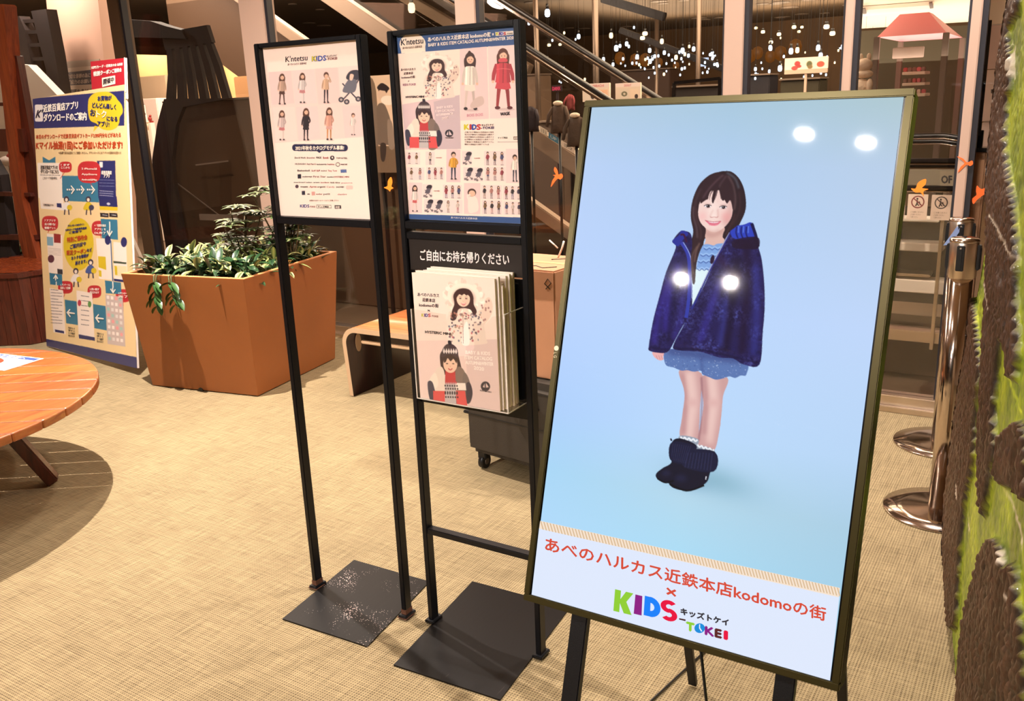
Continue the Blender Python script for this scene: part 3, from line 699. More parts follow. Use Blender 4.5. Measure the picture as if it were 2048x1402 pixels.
brands = [(918, [('Zoo & Work', 288, 360, 11), ('Branshes', 368, 418, 11), ('MASK', 428, 462, 14), ('Bonds', 472, 506, 14), ('TOM & FEEL', 555, 626, 10)]),
          (960, [('HUSHUSH', 292, 358, 10), ('Petit Main &', 368, 424, 11), ('tutuanna', 430, 494, 11), ('hakka', 500, 544, 10), ('MINIATURE', 584, 626, 9)]),
          (1004, [('Babydoll', 308, 386, 11), ('SLAP SLIP', 398, 452, 11), ('nini', 460, 494, 12), ('Tiny Tom', 502, 560, 12)]),
          (1044, [('motherways', 340, 402, 10), ('First Star', 410, 490, 12), ('moku', 498, 538, 9), ('HYSTERIC MINI', 544, 638, 10)]),
          (1082, [('marlmarl aden anais', 285, 450, 8), ('boribon', 458, 510, 9), ('kids time', 520, 580, 10), ('pajama', 590, 660, 8)]),
          (1112, [('ciaopanic', 326, 376, 11), ('Apres', 386, 430, 12), ('organic', 436, 488, 12), ('Candy', 496, 546, 11), ('SNOWBY', 556, 608, 10)]),
          (1160, [('mikan', 372, 388, 9), ('mother', 428, 468, 10), ('petit', 476, 518, 12), ('chambre', 566, 624, 11)])]
bc = [(60, 44, 50), (130, 84, 84), (30, 28, 34), (150, 60, 60), (90, 70, 70), (190, 120, 120)]
for yy, l in brands:
    for j, (s_, a_, b_, h_) in enumerate(l): P.text(s_, (a_, yy), (b_, yy - 1), h_, bc[(j + yy) % 6], .3)
P.ell(529, 912, 14, 15, (44, 40, 52)); P.poly([(529, 900), (537, 916), (523, 916)], (250, 226, 206), sm=False)
P.ell(565, 956, 14, 14, (44, 40, 52)); P.ell(565, 956, 11, 11, (250, 226, 206)); P.quad([(308, 1024), (330, 1023), (331, 1052), (309, 1053)], (40, 40, 52))
P.quad([(582, 990), (620, 988), (622, 1010), (584, 1012)], (90, 110, 160)); P.ell(304, 1106, 11, 12, (80, 60, 70)); P.quad([(335, 1136), (356, 1135), (357, 1162), (336, 1163)], (44, 44, 60))
P.quad([(398, 1140), (420, 1139), (421, 1164), (399, 1165)], (220, 160, 150)); P.poly(rrect(618, 1096, 662, 1122, 8), (232, 180, 170), .6, sm=False)
P.text('店頭またはホームページよりご応募ください', (386, 1203), (574, 1201), 8, (120, 70, 60), .1)
P.text('KIDS', (326, 1246), (384, 1246), 20, (70, 80, 130), 1.0); P.text('-TOKEI', (386, 1246), (422, 1246), 11, (140, 70, 70), .4)
P.quad([(430, 1228), (524, 1228), (525, 1250), (431, 1250)], INK); P.quad([(432, 1230), (522, 1230), (523, 1248), (433, 1248)], (250, 232, 216)); P.text('キッズ時計', (440, 1246), (512, 1246), 11, INK, .3)
P.quad([(546, 1229), (587, 1229), (588, 1252), (547, 1252)], INK); P.text('検索', (552, 1248), (580, 1248), 12, (240, 220, 206), .3)
tag(P.build('poster_sheet', K['print'], S1), 'pale pink poster of eight child models')

# poster 2
P = Print((-1.489, 1.880, 1.666), (-1.136, 1.880, 1.666), (-1.489, 1.880, 1.208), [(46, 127), (788, 60), (828, 1357), (132, 1340)], 350, 470, (255, 230, 216))
P.quad([(46, 127), (788, 60), (792, 188), (52, 246)], (58, 88, 140)); P.ell(147, 182, 82, 74, (252, 232, 212)); P.quad([(66, 182), (226, 182), (228, 232), (78, 244)], (252, 232, 212))
P.text("K'ntetsu", (76, 190), (214, 176), 42, (44, 36, 44), .7); P.text('あべのハルカス 近鉄本店', (86, 214), (206, 204), 13, (120, 90, 80), .3)
P.text('あべのハルカス近鉄本店 kodomoの街 ×', (244, 164), (650, 130), 24, (250, 238, 228), .9); P.text('BABY & KIDS ITEM CATALOG AUTUMN&WINTER 2020', (246, 198), (770, 152), 22, (250, 238, 228), .7)
P.quad([(658, 104), (768, 96), (769, 122), (660, 130)], (250, 232, 216))
for s_, a_, b_, c_ in (('K', 664, 680, (206, 200, 60)), ('I', 682, 688, (120, 60, 130)), ('D', 692, 708, (60, 90, 190)), ('S', 710, 724, (200, 60, 70))): P.text(s_, (a_, 124), (b_, 122), 18, c_, 1.6)
P.text('-TOKEI', (728, 120), (764, 117), 9, INK, .4)
P.quad([(60, 248), (440, 216), (445, 520), (84, 582)], (252, 226, 210)); P.quad([(440, 216), (606, 200), (620, 676), (446, 690)], (238, 206, 202)); P.quad([(612, 200), (792, 188), (806, 668), (624, 676)], (244, 214, 208))
P.quad([(84, 584), (440, 520), (450, 876), (108, 884)], (226, 196, 196)); P.quad([(280, 566), (440, 520), (448, 876), (300, 880)], (206, 182, 186))
bust_fur(P, 296, 250, 235)
bust_hat(P, 218, 578, 300)
kid(P, 503, 236, 390, hair=(70, 46, 44), coat=(250, 230, 214), legs=(220, 196, 184), skirt=(244, 222, 206), wide=1.1, pose=1)
P.poly([(484, 250), (500, 226), (516, 250), (510, 262), (490, 262)], (70, 46, 44)); P.poly([(540, 540), (580, 530), (586, 580), (520, 610), (506, 585)], (214, 186, 176))
kid(P, 705, 210, 410, hair=(96, 56, 44), coat=(204, 70, 80), legs=(160, 58, 62), shoe=(96, 40, 44), skirt=(208, 74, 84), wide=1.45, pose=1)
P.poly([(684, 280), (724, 278), (730, 300), (680, 302)], (216, 84, 92)); P.line([(664, 352), (706, 346), (752, 352)], 4, (226, 110, 112))
for i, s_ in enumerate(('あべのハルカス', '近鉄本店', 'kodomoの街', '×')): P.text(s_, (76 + [0, 18, 4, 44][i], 360 + i * 26), (168 - [0, 16, 4, 40][i], 355 + i * 26), 14, (90, 60, 60), .5)
P.text('KIDS-TOKEI', (90, 460), (168, 456), 14, (150, 90, 120), .5); P.text('HYSTERIC MINI', (108, 542), (222, 538), 14, (44, 30, 36), .9)
for i, s_ in enumerate(('BABY & KIDS', 'ITEM CATALOG', 'AUTUMN&WINTER', '2020')): P.text(s_, (292 + [8, 0, 4, 40][i], 612 + i * 24), (408 - [10, 0, 6, 38][i], 602 + i * 24), 15, (244, 222, 218), .8)
P.ell(376, 774, 25, 25, (38, 34, 44)); P.poly([(376, 754), (376, 786), (394, 784)], (226, 200, 200), sm=False); P.poly([(370, 758), (370, 786), (358, 784)], (226, 200, 200), sm=False)
P.text('PETIT BATEAU', (354, 806), (402, 806), 6, (44, 38, 46), .3); P.text('BOIS BOIS', (486, 664), (584, 656), 18, (222, 160, 170), .9)
P.text('WASK', (690, 656), (748, 650), 22, (40, 30, 36), 1.4)
for s_, a_, b_, c_ in (('K', 470, 498, (216, 200, 40)), ('I', 504, 512, (190, 60, 60)), ('D', 518, 543, (50, 80, 160)), ('S', 546, 570, (196, 56, 60))): P.text(s_, (a_, 748), (b_, 746), 34, c_, 2.6)
P.text('キッズトケイ', (576, 724), (648, 720), 10, INK, .6); P.text('-TOKEI', (574, 744), (650, 741), 15, (60, 50, 90), 1.2)
for i in range(6): P.text('人気のお子様向け人気商品から新作アイテムまで'[i:i + 16], (472, 770 + i * 16), (650 if i < 5 else 620, 769 + i * 16), 9, (80, 56, 54), .1)
P.quad([(672, 804), (744, 802), (745, 790), (672, 792)], (252, 236, 220)); P.text('キッズ時計', (674, 806), (734, 804), 10, INK, .2); P.quad([(768, 792), (798, 791), (799, 812), (769, 813)], (120, 100, 80)); P.text('検索', (772, 808), (795, 807), 11, (250, 230, 214), .2)
P.line([(672, 828), (800, 826)], 2, (120, 90, 90))
def cell(x0, y0, x1, y1, c=(240, 212, 206)): P.rect(x0, y0, x1, y1, c)
rr = random.Random(3); cols = [(60, 50, 66), (150, 60, 70), (120, 90, 60), (70, 74, 110), (214, 190, 176), (180, 120, 110), (52, 44, 48)]
for (x, y, w_, h_, n) in [(108, 900, 90, 82, 2), (232, 895, 56, 90, 1), (118, 1000, 106, 84, 2), (236, 996, 112, 84, 3), (590, 888, 130, 96, 3), (592, 990, 128, 94, 3), (340, 1112, 116, 92, 3), (342, 1210, 118, 88, 2), (572, 1110, 126, 92, 3), (576, 1208, 124, 92, 3), (706, 1112, 112, 92, 3), (708, 1214, 112, 86, 3)]:
    cell(x, y, x + w_, y + h_, (242, 216, 210))
    for i in range(n): kid(P, x + w_ * (i + .5) / n, y + 4, h_ - 8, coat=rr.choice(cols), legs=rr.choice(cols), skirt=rr.choice([None, rr.choice(cols)]), wide=1.1)
for (x, y) in ((484, 892), (492, 996), (552, 998), (242, 1112), (250, 1208), (308, 1210)): cell(x - 28, y - 2, x + 32, y + 88, (240, 214, 208)); stroller(P, x, y, 88, (48, 40, 50))
for (x, y) in ((296, 938), (530, 938), (284, 1156)): P.text('combi', (x, y), (x + 36, y), 8, (170, 70, 70), .4)
cell(360, 880, 446, 1094, (236, 200, 200)); kid(P, 403, 894, 186, coat=(222, 158, 60), legs=(52, 56, 74), hair=(60, 40, 36), wide=1.35)
cell(722, 872, 812, 1094, (242, 212, 206)); kid(P, 776, 908, 180, coat=(244, 224, 208), legs=(50, 52, 66), wide=1.15, pose=2)
cell(128, 1100, 212, 1300, (242, 208, 204)); kid(P, 166, 1116, 178, coat=(240, 220, 210), legs=(236, 204, 190), skirt=(204, 96, 96), pose=1)
cell(468, 1098, 568, 1300, (240, 204, 200)); P.poly([(494, 1200), (520, 1180), (548, 1200), (556, 1270), (530, 1290), (496, 1286)], (246, 224, 212)); P.ell(516, 1160, 26, 26, (70, 46, 40)); P.ell(517, 1166, 20, 20, SKIN); P.line([(496, 1210), (490, 1180), (508, 1176)], 10, (246, 224, 212))
P.quad([(131, 1308), (826, 1316), (828, 1357), (132, 1340)], (58, 88, 140)); P.text('あべのハルカス近鉄本店', (390, 1330), (550, 1334), 10, (230, 222, 220), .3)
tag(P.build('poster_sheet', K['print'], S2), 'blue-headed catalogue poster full of small pictures')

# lower part of stand 2: header board, backing board, middle rail, low rail
for z0, z1, nm in ((1.158, 1.176, 'middle_rail'), (.296, .314, 'low_rail')):
    b = MB(); b.box(-1.49, -1.135, 1.864, 1.89, z0, z1, .002); b.build(nm, K['black'], S2)
b = MB(); b.box(-1.49, -1.135, 1.872, 1.878, 1.075, 1.157, .001); hb = b.build('header_board', mat('header_board_black', (34, 24, 22), .5), S2)
P = Print((-1.488, 1.871, 1.157), (-1.137, 1.871, 1.157), (-1.488, 1.871, 1.075), [(52, 72), (822, 112), (826, 302), (62, 262)], 12, 6, (30, 22, 20))
P.text('ご自由にお持ち帰りください', (134, 200), (738, 224), 58, (250, 240, 236), 1.2, cap=.8)
P.build('lettering', K['print'], hb)
b = MB(); b.box(-1.49, -1.135, 1.874, 1.88, .70, 1.07, .001); b.build('pocket_board', K['blackgloss'], S2)
# acrylic pocket
XL, XR, YF, YB, ZB = -1.427, -1.142, 1.784, 1.872, .747
b = MB()
b.bm.free(); b = MB()
fr = [(XL, ZB), (XR, ZB), (XR, 1.0), (XR - .035, .992), (XR - .055, .972), (-1.235, .972), (-1.235, .905), (-1.255, .884), (-1.285, .878), (-1.312, .895), (-1.318, .93), (-1.318, .985), (XL, .99)]
b.prism([(x, YF, z) for x, z in fr], (0, .003, 0))
b.box(XL, XR, YF, YB, ZB - .003, ZB); b.box(XL - .003, XL, YF, YB, ZB, .99); b.box(XR, XR + .003, YF, YB, ZB, 1.0)
tag(b.build('acrylic_pocket', K['acryl'], S2), 'clear acrylic pocket with a thumb notch')
b = MB()
for p_, q_ in (((XL, YF, ZB), (XR, YF, ZB)), ((XR, YF, ZB), (XR, YB, ZB)), ((XR, YF, ZB), (XR, YF, 1.0)), ((XL, YF, ZB), (XL, YF, .99)), ((XR, YF, 1.0), (XR, YB, 1.0))): b.beam(p_, q_, .0022, .0022)
b.build('pocket_edge', mat('acrylic_edge', (225, 215, 205), .15, spec=.8), S2)
# ------------------------------------------------------------------ magazines in the pocket
K['pages'] = mat('page_edges', (246, 230, 206), .7, var=.05, vscale=200)
NM = 8
for i in range(NM):
    y0 = 1.788 + i * .0098; z1 = 1.086 + (.004 if i % 2 else 0) - (.02 if i in (2, 3) else 0); xo = .004 * (i % 3) + i * .0008
    x0, x1, z0 = -1.420 + xo, -1.168 + xo, .7475
    t = thing('magazine', ['catalogue magazine with two children on its cover, front of the pocket', 'second catalogue magazine behind the front one in the pocket', 'third catalogue magazine in the acrylic pocket, pushed down lower', 'fourth catalogue magazine in the acrylic pocket, pushed down lower', 'fifth catalogue magazine from the front of the acrylic pocket', 'sixth catalogue magazine from the front of the acrylic pocket', 'seventh catalogue magazine, last but one in the pocket', 'rearmost catalogue magazine, resting against the black board'][i], 'magazine', ((x0 + x1) / 2, y0, z0), 'catalogue magazines in the acrylic pocket')
    b = MB(); b.box(x0 + .0015, x1 - .001, y0 + .0006, y0 + .0082, z0 + .001, z1 - .001); b.build('pages', K['pages'], t)
    if i == 0:
        P = Print((x0, y0, z1), (x1, y0, z1), (x0, y0, z0), [(98, 372), (655, 402), (690, 1283), (145, 1202)], 190, 260, (246, 222, 208), lift=.0004)
        P.quad([(98, 372), (655, 402), (672, 800), (122, 835)], (248, 224, 210)); P.quad([(122, 822), (460, 812), (668, 800), (690, 1283), (145, 1202)], (240, 212, 202)); P.quad([(455, 812), (672, 800), (690, 1283), (470, 1252)], (228, 200, 192))
        bust_fur(P, 440, 425, 335); P.quad([(122, 835), (672, 800), (674, 830), (124, 866)], (238, 210, 200), .0)
        bust_hat(P, 347, 858, 400)
        for j, s_ in enumerate(('あべのハルカス', '近鉄本店', 'kodomoの街', '×')): P.text(s_, (136 + [0, 32, 10, 66][j], 526 + j * 34), (280 - [0, 26, 4, 62][j], 530 + j * 34), 19, (70, 56, 60), .9)
        for s_, a_, b_, c_ in (('K', 162, 176, (210, 200, 60)), ('I', 180, 184, (110, 60, 130)), ('D', 188, 204, (60, 80, 170)), ('S', 206, 222, (200, 60, 80))): P.text(s_, (a_, 662), (b_, 662), 21, c_, 1.2)
        P.text('-TOKEI', (226, 662), (272, 664), 12, (150, 90, 90), .5); P.text('HYSTERIC MINI', (184, 770), (356, 780), 17, (36, 30, 34), 1.2)
        for j, s_ in enumerate(('BABY & KIDS', 'ITEM CATALOG', 'AUTUMN&WINTER', '2020')): P.text(s_, (450 + [6, 0, 4, 62][j], 902 + j * 34), (636 - [14, 0, -8, 56][j], 908 + j * 35), 23, (250, 236, 226), 1.0)
        P.ell(589, 1117, 32, 33, (48, 40, 50)); P.poly([(592, 1092), (592, 1126), (612, 1122)], (228, 200, 192), sm=False); P.poly([(584, 1098), (584, 1126), (570, 1122)], (228, 200, 192), sm=False)
        P.text('PETIT BATEAU', (552, 1150), (630, 1160), 11, (48, 40, 50), .3)
        P.build('cover', vcmat('magazine_cover', rough=.35, coat=.3), t)
    else:
        b = MB(); b.box(x0, x1, y0, y0 + .0006, z0, z1); b.build('cover', K['paper'], t)

# ------------------------------------------------------------------ the big display on its easel
DT = math.radians(17.7); DC = Vector((-.519, 1.4365, 1.0375))
DU = Vector((1, 0, 0)); DV = Vector((0, math.sin(DT), math.cos(DT))); DN = Vector((0, -math.cos(DT), math.sin(DT)))
DM = Matrix((DU, DN * -1, DV)).transposed().to_4x4(); DM.translation = DC      # local x right, y away, z up
disp = thing('digital_display', 'tall leaning digital display on an easel showing a child in a navy coat', 'display', (DC.x, DC.y, 0))
DW, DH = .290, .4785
b = MB(); b.box(-DW, DW, .004, .045, -DH, DH, .003, 0, DM); b.box(-.2, .2, .045, .075, -.3, .3, .006, 0, DM); b.build('housing', K['bezeldark'], disp)
b = MB(); bz = .0125
for x0, x1, z0, z1 in ((-DW, DW, DH - bz, DH), (-DW, DW, -DH, -DH + bz), (-DW, -DW + bz, -DH + bz, DH - bz), (DW - bz, DW, -DH + bz, DH - bz)):
    b.box(x0, x1, -.004, .006, z0, z1, .0015, 0, DM)
bzl = b.build('bezel', K['bezel'], disp)
b = MB(); b.cone(DM @ Vector((-DW + .006, -.0045, .005)), DM @ Vector((-DW + .006, -.0055, .005)), .0048, seg=18); tag(b.build('brand_mark', mat('brand_disc', (238, 226, 196), .4), bzl), 'small round pale maker mark')
TXTL = None
def scr(u, v, d=0.0): return DM @ Vector((u, d, v))
SW, SH = .2745, .4655
b = MB(); b.box(-SW - .004, SW + .004, .001, .004, -SH - .004, SH + .004, 0, 0, DM); b.build('black_border', K['blackgloss'], disp)
scrmat = vcmat('lit_screen', emis=.9, rough=.02, spec=.5)
SQ = [(1182, 215), (1792, 191), (1672, 1362), (1071, 1194)]
TLs, TRs, BLs = scr(-SW, SH), scr(SW, SH), scr(-SW, -SH)
def bgcol(U_, V_):
    """studio backdrop of the picture on the screen"""
    st = [(0.0, (178, 205, 228), (168, 200, 222), (174, 200, 208)), (.12, (184, 209, 246), (176, 206, 240), (184, 206, 232)), (.4, (186, 212, 255), (186, 214, 252), (190, 214, 250)),
          (.62, (174, 208, 252), (186, 218, 252), (184, 214, 246)), (.74, (168, 214, 246), (180, 216, 236), (170, 206, 228)), (.86, (176, 218, 250), (170, 220, 246), (164, 208, 232)), (1.0, (206, 222, 250), (180, 222, 248), (160, 204, 230))]
    vv_ = [s_[0] for s_ in st]; out = np.zeros(U_.shape + (3,))
    for c in range(3):
        l = np.interp(V_, vv_, [s_[1][c] for s_ in st]); m_ = np.interp(V_, vv_, [s_[2][c] for s_ in st]); r = np.interp(V_, vv_, [s_[3][c] for s_ in st])
        out[..., c] = np.where(U_ < .5, l + (m_ - l) * U_ * 2, m_ + (r - m_) * (U_ - .5) * 2)
    return out
def paint_bg(P):
    a, b_, c, d = P.sub; U_, V_ = np.meshgrid(np.linspace(a, b_, P.nx), np.linspace(c, d, P.ny)); P.img = bgcol(U_, V_)
    def blob(u, v, su, sv, col, k, rot=0):
        du, dv = (U_ - u), (V_ - v) * 1.7; q = np.exp(-((du * math.cos(rot) + dv * math.sin(rot)) / su) ** 2 - ((dv * math.cos(rot) - du * math.sin(rot)) / sv) ** 2)[..., None] * k
        P.img = P.img * (1 - q) + np.array(col, float) * q
    blob(.585, .70, .13, .045, (134, 178, 198), .75, .1); blob(.50, .712, .06, .025, (120, 160, 190), .6)
P = Print(TLs, TRs, BLs, SQ, 90, 150, lift=.0006); paint_bg(P)
# lower caption band of the screen
def band(x0, y0, x1, y1): pass
LB = [(1086, 1058), (1686, 1191), (1668, 1364), (1070, 1196)]
P.vpoly([(1085, 1057), (1687, 1190), (1672, 1362), (1071, 1194)], (222, 232, 252), .0003)
P.vpoly([(1087, 1043), (1688, 1172), (1686, 1191), (1085, 1059)], (246, 226, 206), .0004)
for i in range(95):
    f = i / 95; xa, ya = 1087 + 601 * f, 1043.5 + 129 * f
    P.vpoly([(xa, ya), (xa + 2.6, ya + .5), (xa + 7.8, ya + 17.8), (xa + 5.2, ya + 17.3)], (216, 186, 150), .0005)
TX = (216, 74, 52)
P.text('あべのハルカス近鉄本店kodomoの街', (1098, 1101), (1661, 1238), 24, TX, .75, cap=.8)
P.text('×', (1342, 1194), (1361, 1199), 20, TX, .8, cap=.62)
def letters(lst, f):
    for pts, c in lst: P.vpoly([f(p) for p in pts], c, .0009)
def L1(p):   # local letter space: x right, y down, along the slanted caption
    return (1237 + p[0] * .995, 1180 + p[1] * .98 + p[0] * .225)
GR, PU, BL_, RD = (142, 205, 50), (140, 20, 130), (0, 128, 250), (232, 0, 60)
letters([([(2, 0), (14, 0), (13, 18), (24, 0), (39, 0), (25, 21), (36, 46), (20, 46), (12, 27), (11, 46), (-1, 46)], GR),
         ([(43, 1), (57, 1), (56, 42), (40, 42)], PU)], L1)
def ring(cx, cy, ro, ri, a0, a1, c, sy=1.0, n=14, lift=.0009, f=L1):
    o = [(cx + ro * math.cos(math.radians(a0 + (a1 - a0) * i / n)), cy + ro * sy * math.sin(math.radians(a0 + (a1 - a0) * i / n))) for i in range(n + 1)]
    q = [(cx + ri * math.cos(math.radians(a1 - (a1 - a0) * i / n)), cy + ri * sy * math.sin(math.radians(a1 - (a1 - a0) * i / n))) for i in range(n + 1)]
    P.vpoly([f(p) for p in o + q], c, lift)
letters([([(62, -1), (74, -1), (73, 40), (60, 40)], BL_)], L1); ring(73, 19.5, 21, 8.5, -90, 90, BL_); 
letters([([(66, -1), (74, -1), (74, 10), (66, 10)], BL_), ([(66, 29), (74, 29), (74, 40), (66, 40)], BL_)], L1)
ring(111, 10, 17, 6, 90, 322, RD, .78); ring(111, 27, 17, 6, -90, 142, RD, .78)
P.text('キッズトケイ', (1371, 1229), (1467, 1252), 12, (50, 48, 56), .9, cap=.8)
P.vpoly([(1368, 1238), (1381, 1240.5), (1381, 1244), (1368, 1241)], (70, 30, 30), .0009)
for s_, x_, x2, c_ in (('T', 1383, 1398, GR), ('K', 1421, 1438, PU), ('E', 1441, 1453, (90, 30, 30)), ('I', 1459, 1465, RD)):
    P.text(s_, (x_, 1262 + (x_ - 1383) * .225), (x2, 1262 + (x2 - 1383) * .225), 17, c_, 1.5)
P.vpoly(ellp(1409.5, 1258, 10.5, 10), (0, 140, 220), .0009)
P.vpoly([(1408.5, 1250), (1410.5, 1250), (1410.5, 1257), (1415, 1264), (1413, 1265), (1408.5, 1258)], (235, 245, 255), .0012)
screen = P.build('screen', scrmat, disp)
tag(screen, 'lit screen picture with caption below')

lm = Print(scr(-DW, DH, -.0045), scr(DW, DH, -.0045), scr(-DW, -DH, -.0045), [(1169, 205), (1811, 177), (1689, 1384), (1055, 1198)], 2, 2, (70, 62, 30), sub=(.2, .2005, .0, .0005), lift=.0006)
for ch, yy in (('L', 700), ('G', 706)):
    v_, t_ = text_mesh(ch); hh = 5.0; lm.shapes3(np.c_[1113.5 + v_[:, 1] * 8.2, yy + v_[:, 0] * 7.5 - .5], t_, (238, 226, 196), .0006)
lm.build('brand_lettering', K['print'], bzl)
# the child in the picture (drawn on the flat screen)
G = lambda l: [(1280 + x / 2.0616, 320 + y / 2.0616) for x, y in l]
F = lambda l: [(1360 + x / 6.094, 330 + y / 6.094) for x, y in l]
gq = Print(TLs, TRs, BLs, SQ, 10, 10)
c4 = gq.uv([(1284, 330), (1545, 330), (1545, 1000), (1284, 1000)])
u0, u1, v0, v1 = c4[:, 0].min(), c4[:, 0].max(), c4[:, 1].min(), c4[:, 1].max()
P = Print(TLs, TRs, BLs, SQ, 300, 640, sub=(u0, u1, v0, v1), lift=.0016); paint_bg(P)
def shade(m, c, a): P.put(m, c, a)
SKN = (240, 206, 196)
# legs
for pts, kx in (([(168, 855), (258, 868), (258, 950), (254, 1010), (252, 1080), (243, 1145), (176, 1133), (180, 1060), (190, 975), (186, 930)], 180), ([(256, 880), (364, 885), (348, 960), (342, 1040), (334, 1110), (312, 1190), (244, 1178), (256, 1090), (268, 1000), (260, 940)], 265)):
    m = P.poly(G(pts), (206, 160, 158)); 
    P.line(G([(pts[0][0] + 40, 860), (kx + 45, 985), (kx + 38, 1060), (kx + 30, 1160)]), [22, 20, 20, 12], (240, 204, 196), .85, blur=5, clip=m)
    P.line(G([(pts[0][0] + 12, 870), (kx + 14, 985), (kx + 8, 1120)]), 7, (180, 128, 132), .6, blur=3, clip=m)
    P.ell(*G([(kx + 45, 990)])[0], 12, 8, (222, 176, 172), .8, blur=4, clip=m)
P.line(G([(258, 884), (262, 960), (258, 1080), (250, 1150)]), 3.0, (140, 92, 104), .7, blur=1)
# socks and boots
P.poly(G([(174, 1128), (246, 1140), (240, 1170), (178, 1168)]), (150, 160, 176)); P.poly(G([(244, 1166), (312, 1184), (308, 1206), (248, 1200)]), (140, 150, 166))
for x0, y0, x1, y1 in ((176, 1136, 246, 1148), (246, 1168, 314, 1188)):
    P.line(G([(x0 + (x1 - x0) * i / 8, y0 + (y1 - y0) * i / 8 + (4 if i % 2 else -4)) for i in range(9)]), 3.4, (236, 240, 246))
BT = (20, 20, 40)
m1 = P.poly(G([(146, 1148), (180, 1140), (240, 1166), (232, 1200), (206, 1230), (190, 1270), (150, 1318), (118, 1326), (84, 1310), (78, 1288), (104, 1264), (140, 1240), (138, 1190)]), BT)
m2 = P.poly(G([(204, 1188), (250, 1184), (318, 1194), (318, 1250), (300, 1280), (288, 1318), (250, 1346), (206, 1358), (150, 1346), (130, 1322), (150, 1296), (190, 1266), (190, 1222)]), BT)
P.poly(G([(142, 1154), (240, 1170), (225, 1196), (196, 1210), (186, 1246), (134, 1226)]), (24, 26, 54)); P.poly(G([(204, 1188), (320, 1196), (314, 1276), (190, 1256)]), (26, 28, 56))
for i in range(9): P.line(G([(146 + i * 9, 1160 + i * 1.4), (140 + i * 7, 1228 + i * 2)]), 1.3, (46, 48, 84), .8, clip=m1); P.line(G([(208 + i * 12.5, 1198), (196 + i * 13, 1260 + i * 1.6)]), 1.6, (48, 50, 86), .8, clip=m2)
P.line(G([(84, 1308), (116, 1324), (150, 1316)]), 3, (8, 8, 18)); P.line(G([(134, 1330), (205, 1357), (276, 1334)]), 3.4, (8, 8, 18))
P.ell(*G([(180, 1305)])[0], 12, 7, (40, 42, 78), .6, blur=4, clip=m2); P.ell(*G([(120, 1285)])[0], 9, 6, (38, 40, 74), .6, blur=3, clip=m1)
P.line(G([(284, 1296), (282, 1310)]), 2, (220, 220, 230)); P.line(G([(140, 1150), (136, 1140)]), 3, BT)
# hands
P.poly(G([(58, 782), (104, 784), (110, 792), (100, 800), (102, 812), (90, 817), (76, 812), (62, 800)]), (236, 176, 176))
for k in range(3): P.line(G([(72 + k * 10, 796), (78 + k * 10, 813)]), 1.0, (190, 120, 130), .7)
P.poly(G([(386, 818), (440, 824), (438, 836), (418, 838), (398, 832)]), (238, 186, 180)); P.line(G([(400, 826), (430, 833)]), 1, (190, 120, 130), .7)
# shorts
m = P.poly(G([(110, 832), (116, 772), (250, 780), (432, 812), (441, 872), (418, 876), (396, 886), (372, 880), (348, 888), (318, 894), (290, 884), (262, 872), (256, 858), (226, 862), (200, 856), (176, 858), (146, 846)]), (92, 120, 178))
rr = random.Random(2)
for i in range(240):
    x, y = rr.uniform(110, 440), rr.uniform(775, 895); P.ell(*G([(x, y)])[0], rr.uniform(.5, 1.3), rr.uniform(.5, 1.1), rr.choice([(190, 206, 236), (70, 92, 150), (126, 150, 204)]), .8, clip=m)
P.line(G([(256, 800), (262, 870)]), 4, (60, 80, 140), .7, blur=2, clip=m); P.line(G([(120, 775), (430, 812)]), 16, (52, 62, 120), .6, blur=5, clip=m)
# long hair behind the neck, neck, blouse
HR = (44, 30, 38)
P.poly(F([(130, 600), (122, 500), (150, 360), (220, 210), (330, 105), (430, 68), (510, 52), (600, 62), (690, 140), (752, 270), (778, 430), (768, 540), (724, 650), (684, 720), (600, 790), (540, 900), (420, 880), (300, 860), (270, 960), (226, 1050), (196, 1180), (190, 1330), (150, 1400), (120, 1300), (100, 1000), (150, 800)]), HR)
P.poly(F([(290, 730), (300, 900), (250, 1000), (400, 1010), (560, 960), (520, 860), (512, 720)]), (226, 184, 172))
P.poly(F([(300, 770), (400, 800), (510, 740), (505, 800), (400, 850), (310, 840)]), (190, 140, 134), .6, blur=3)
m = P.poly(F([(270, 950), (330, 935), (400, 950), (440, 930), (540, 930), (520, 1010), (470, 1100), (390, 1230), (330, 1300), (200, 1290), (205, 1180), (230, 1040)]), (128, 166, 224))
P.poly(G([(212, 450), (290, 448), (290, 500), (222, 580), (210, 560)]), (222, 242, 248))
for (x, y, w_) in ((280, 960, 200), (240, 1040, 210), (215, 1120, 190), (205, 1210, 170)):
    P.line(F([(x + w_ * k / 6, y + 34 + (10 if k % 2 else -10)) for k in range(7)]), 1.6, (70, 98, 168), .9); P.line(F([(x + w_ * k / 6, y + 14 + (8 if k % 2 else -8)) for k in range(7)]), 2.4, (160, 196, 242), .9)
# jacket
JN = (34, 28, 82)
jl = P.poly(G([(132, 328), (160, 288), (184, 284), (208, 300), (212, 360), (208, 420), (214, 480), (216, 560), (212, 620), (180, 672), (152, 724), (128, 770), (104, 786), (46, 778), (42, 752), (58, 650), (84, 545), (108, 452), (146, 352)]), JN)
jr = P.poly(G([(372, 268), (400, 262), (456, 250), (466, 286), (480, 344), (496, 400), (508, 500), (511, 600), (505, 700), (494, 830), (430, 830), (386, 806), (330, 802), (252, 780), (150, 772), (146, 742), (182, 672), (216, 600), (262, 510), (300, 420), (336, 340), (352, 300)]), JN)
jm = np.maximum(jl, jr)
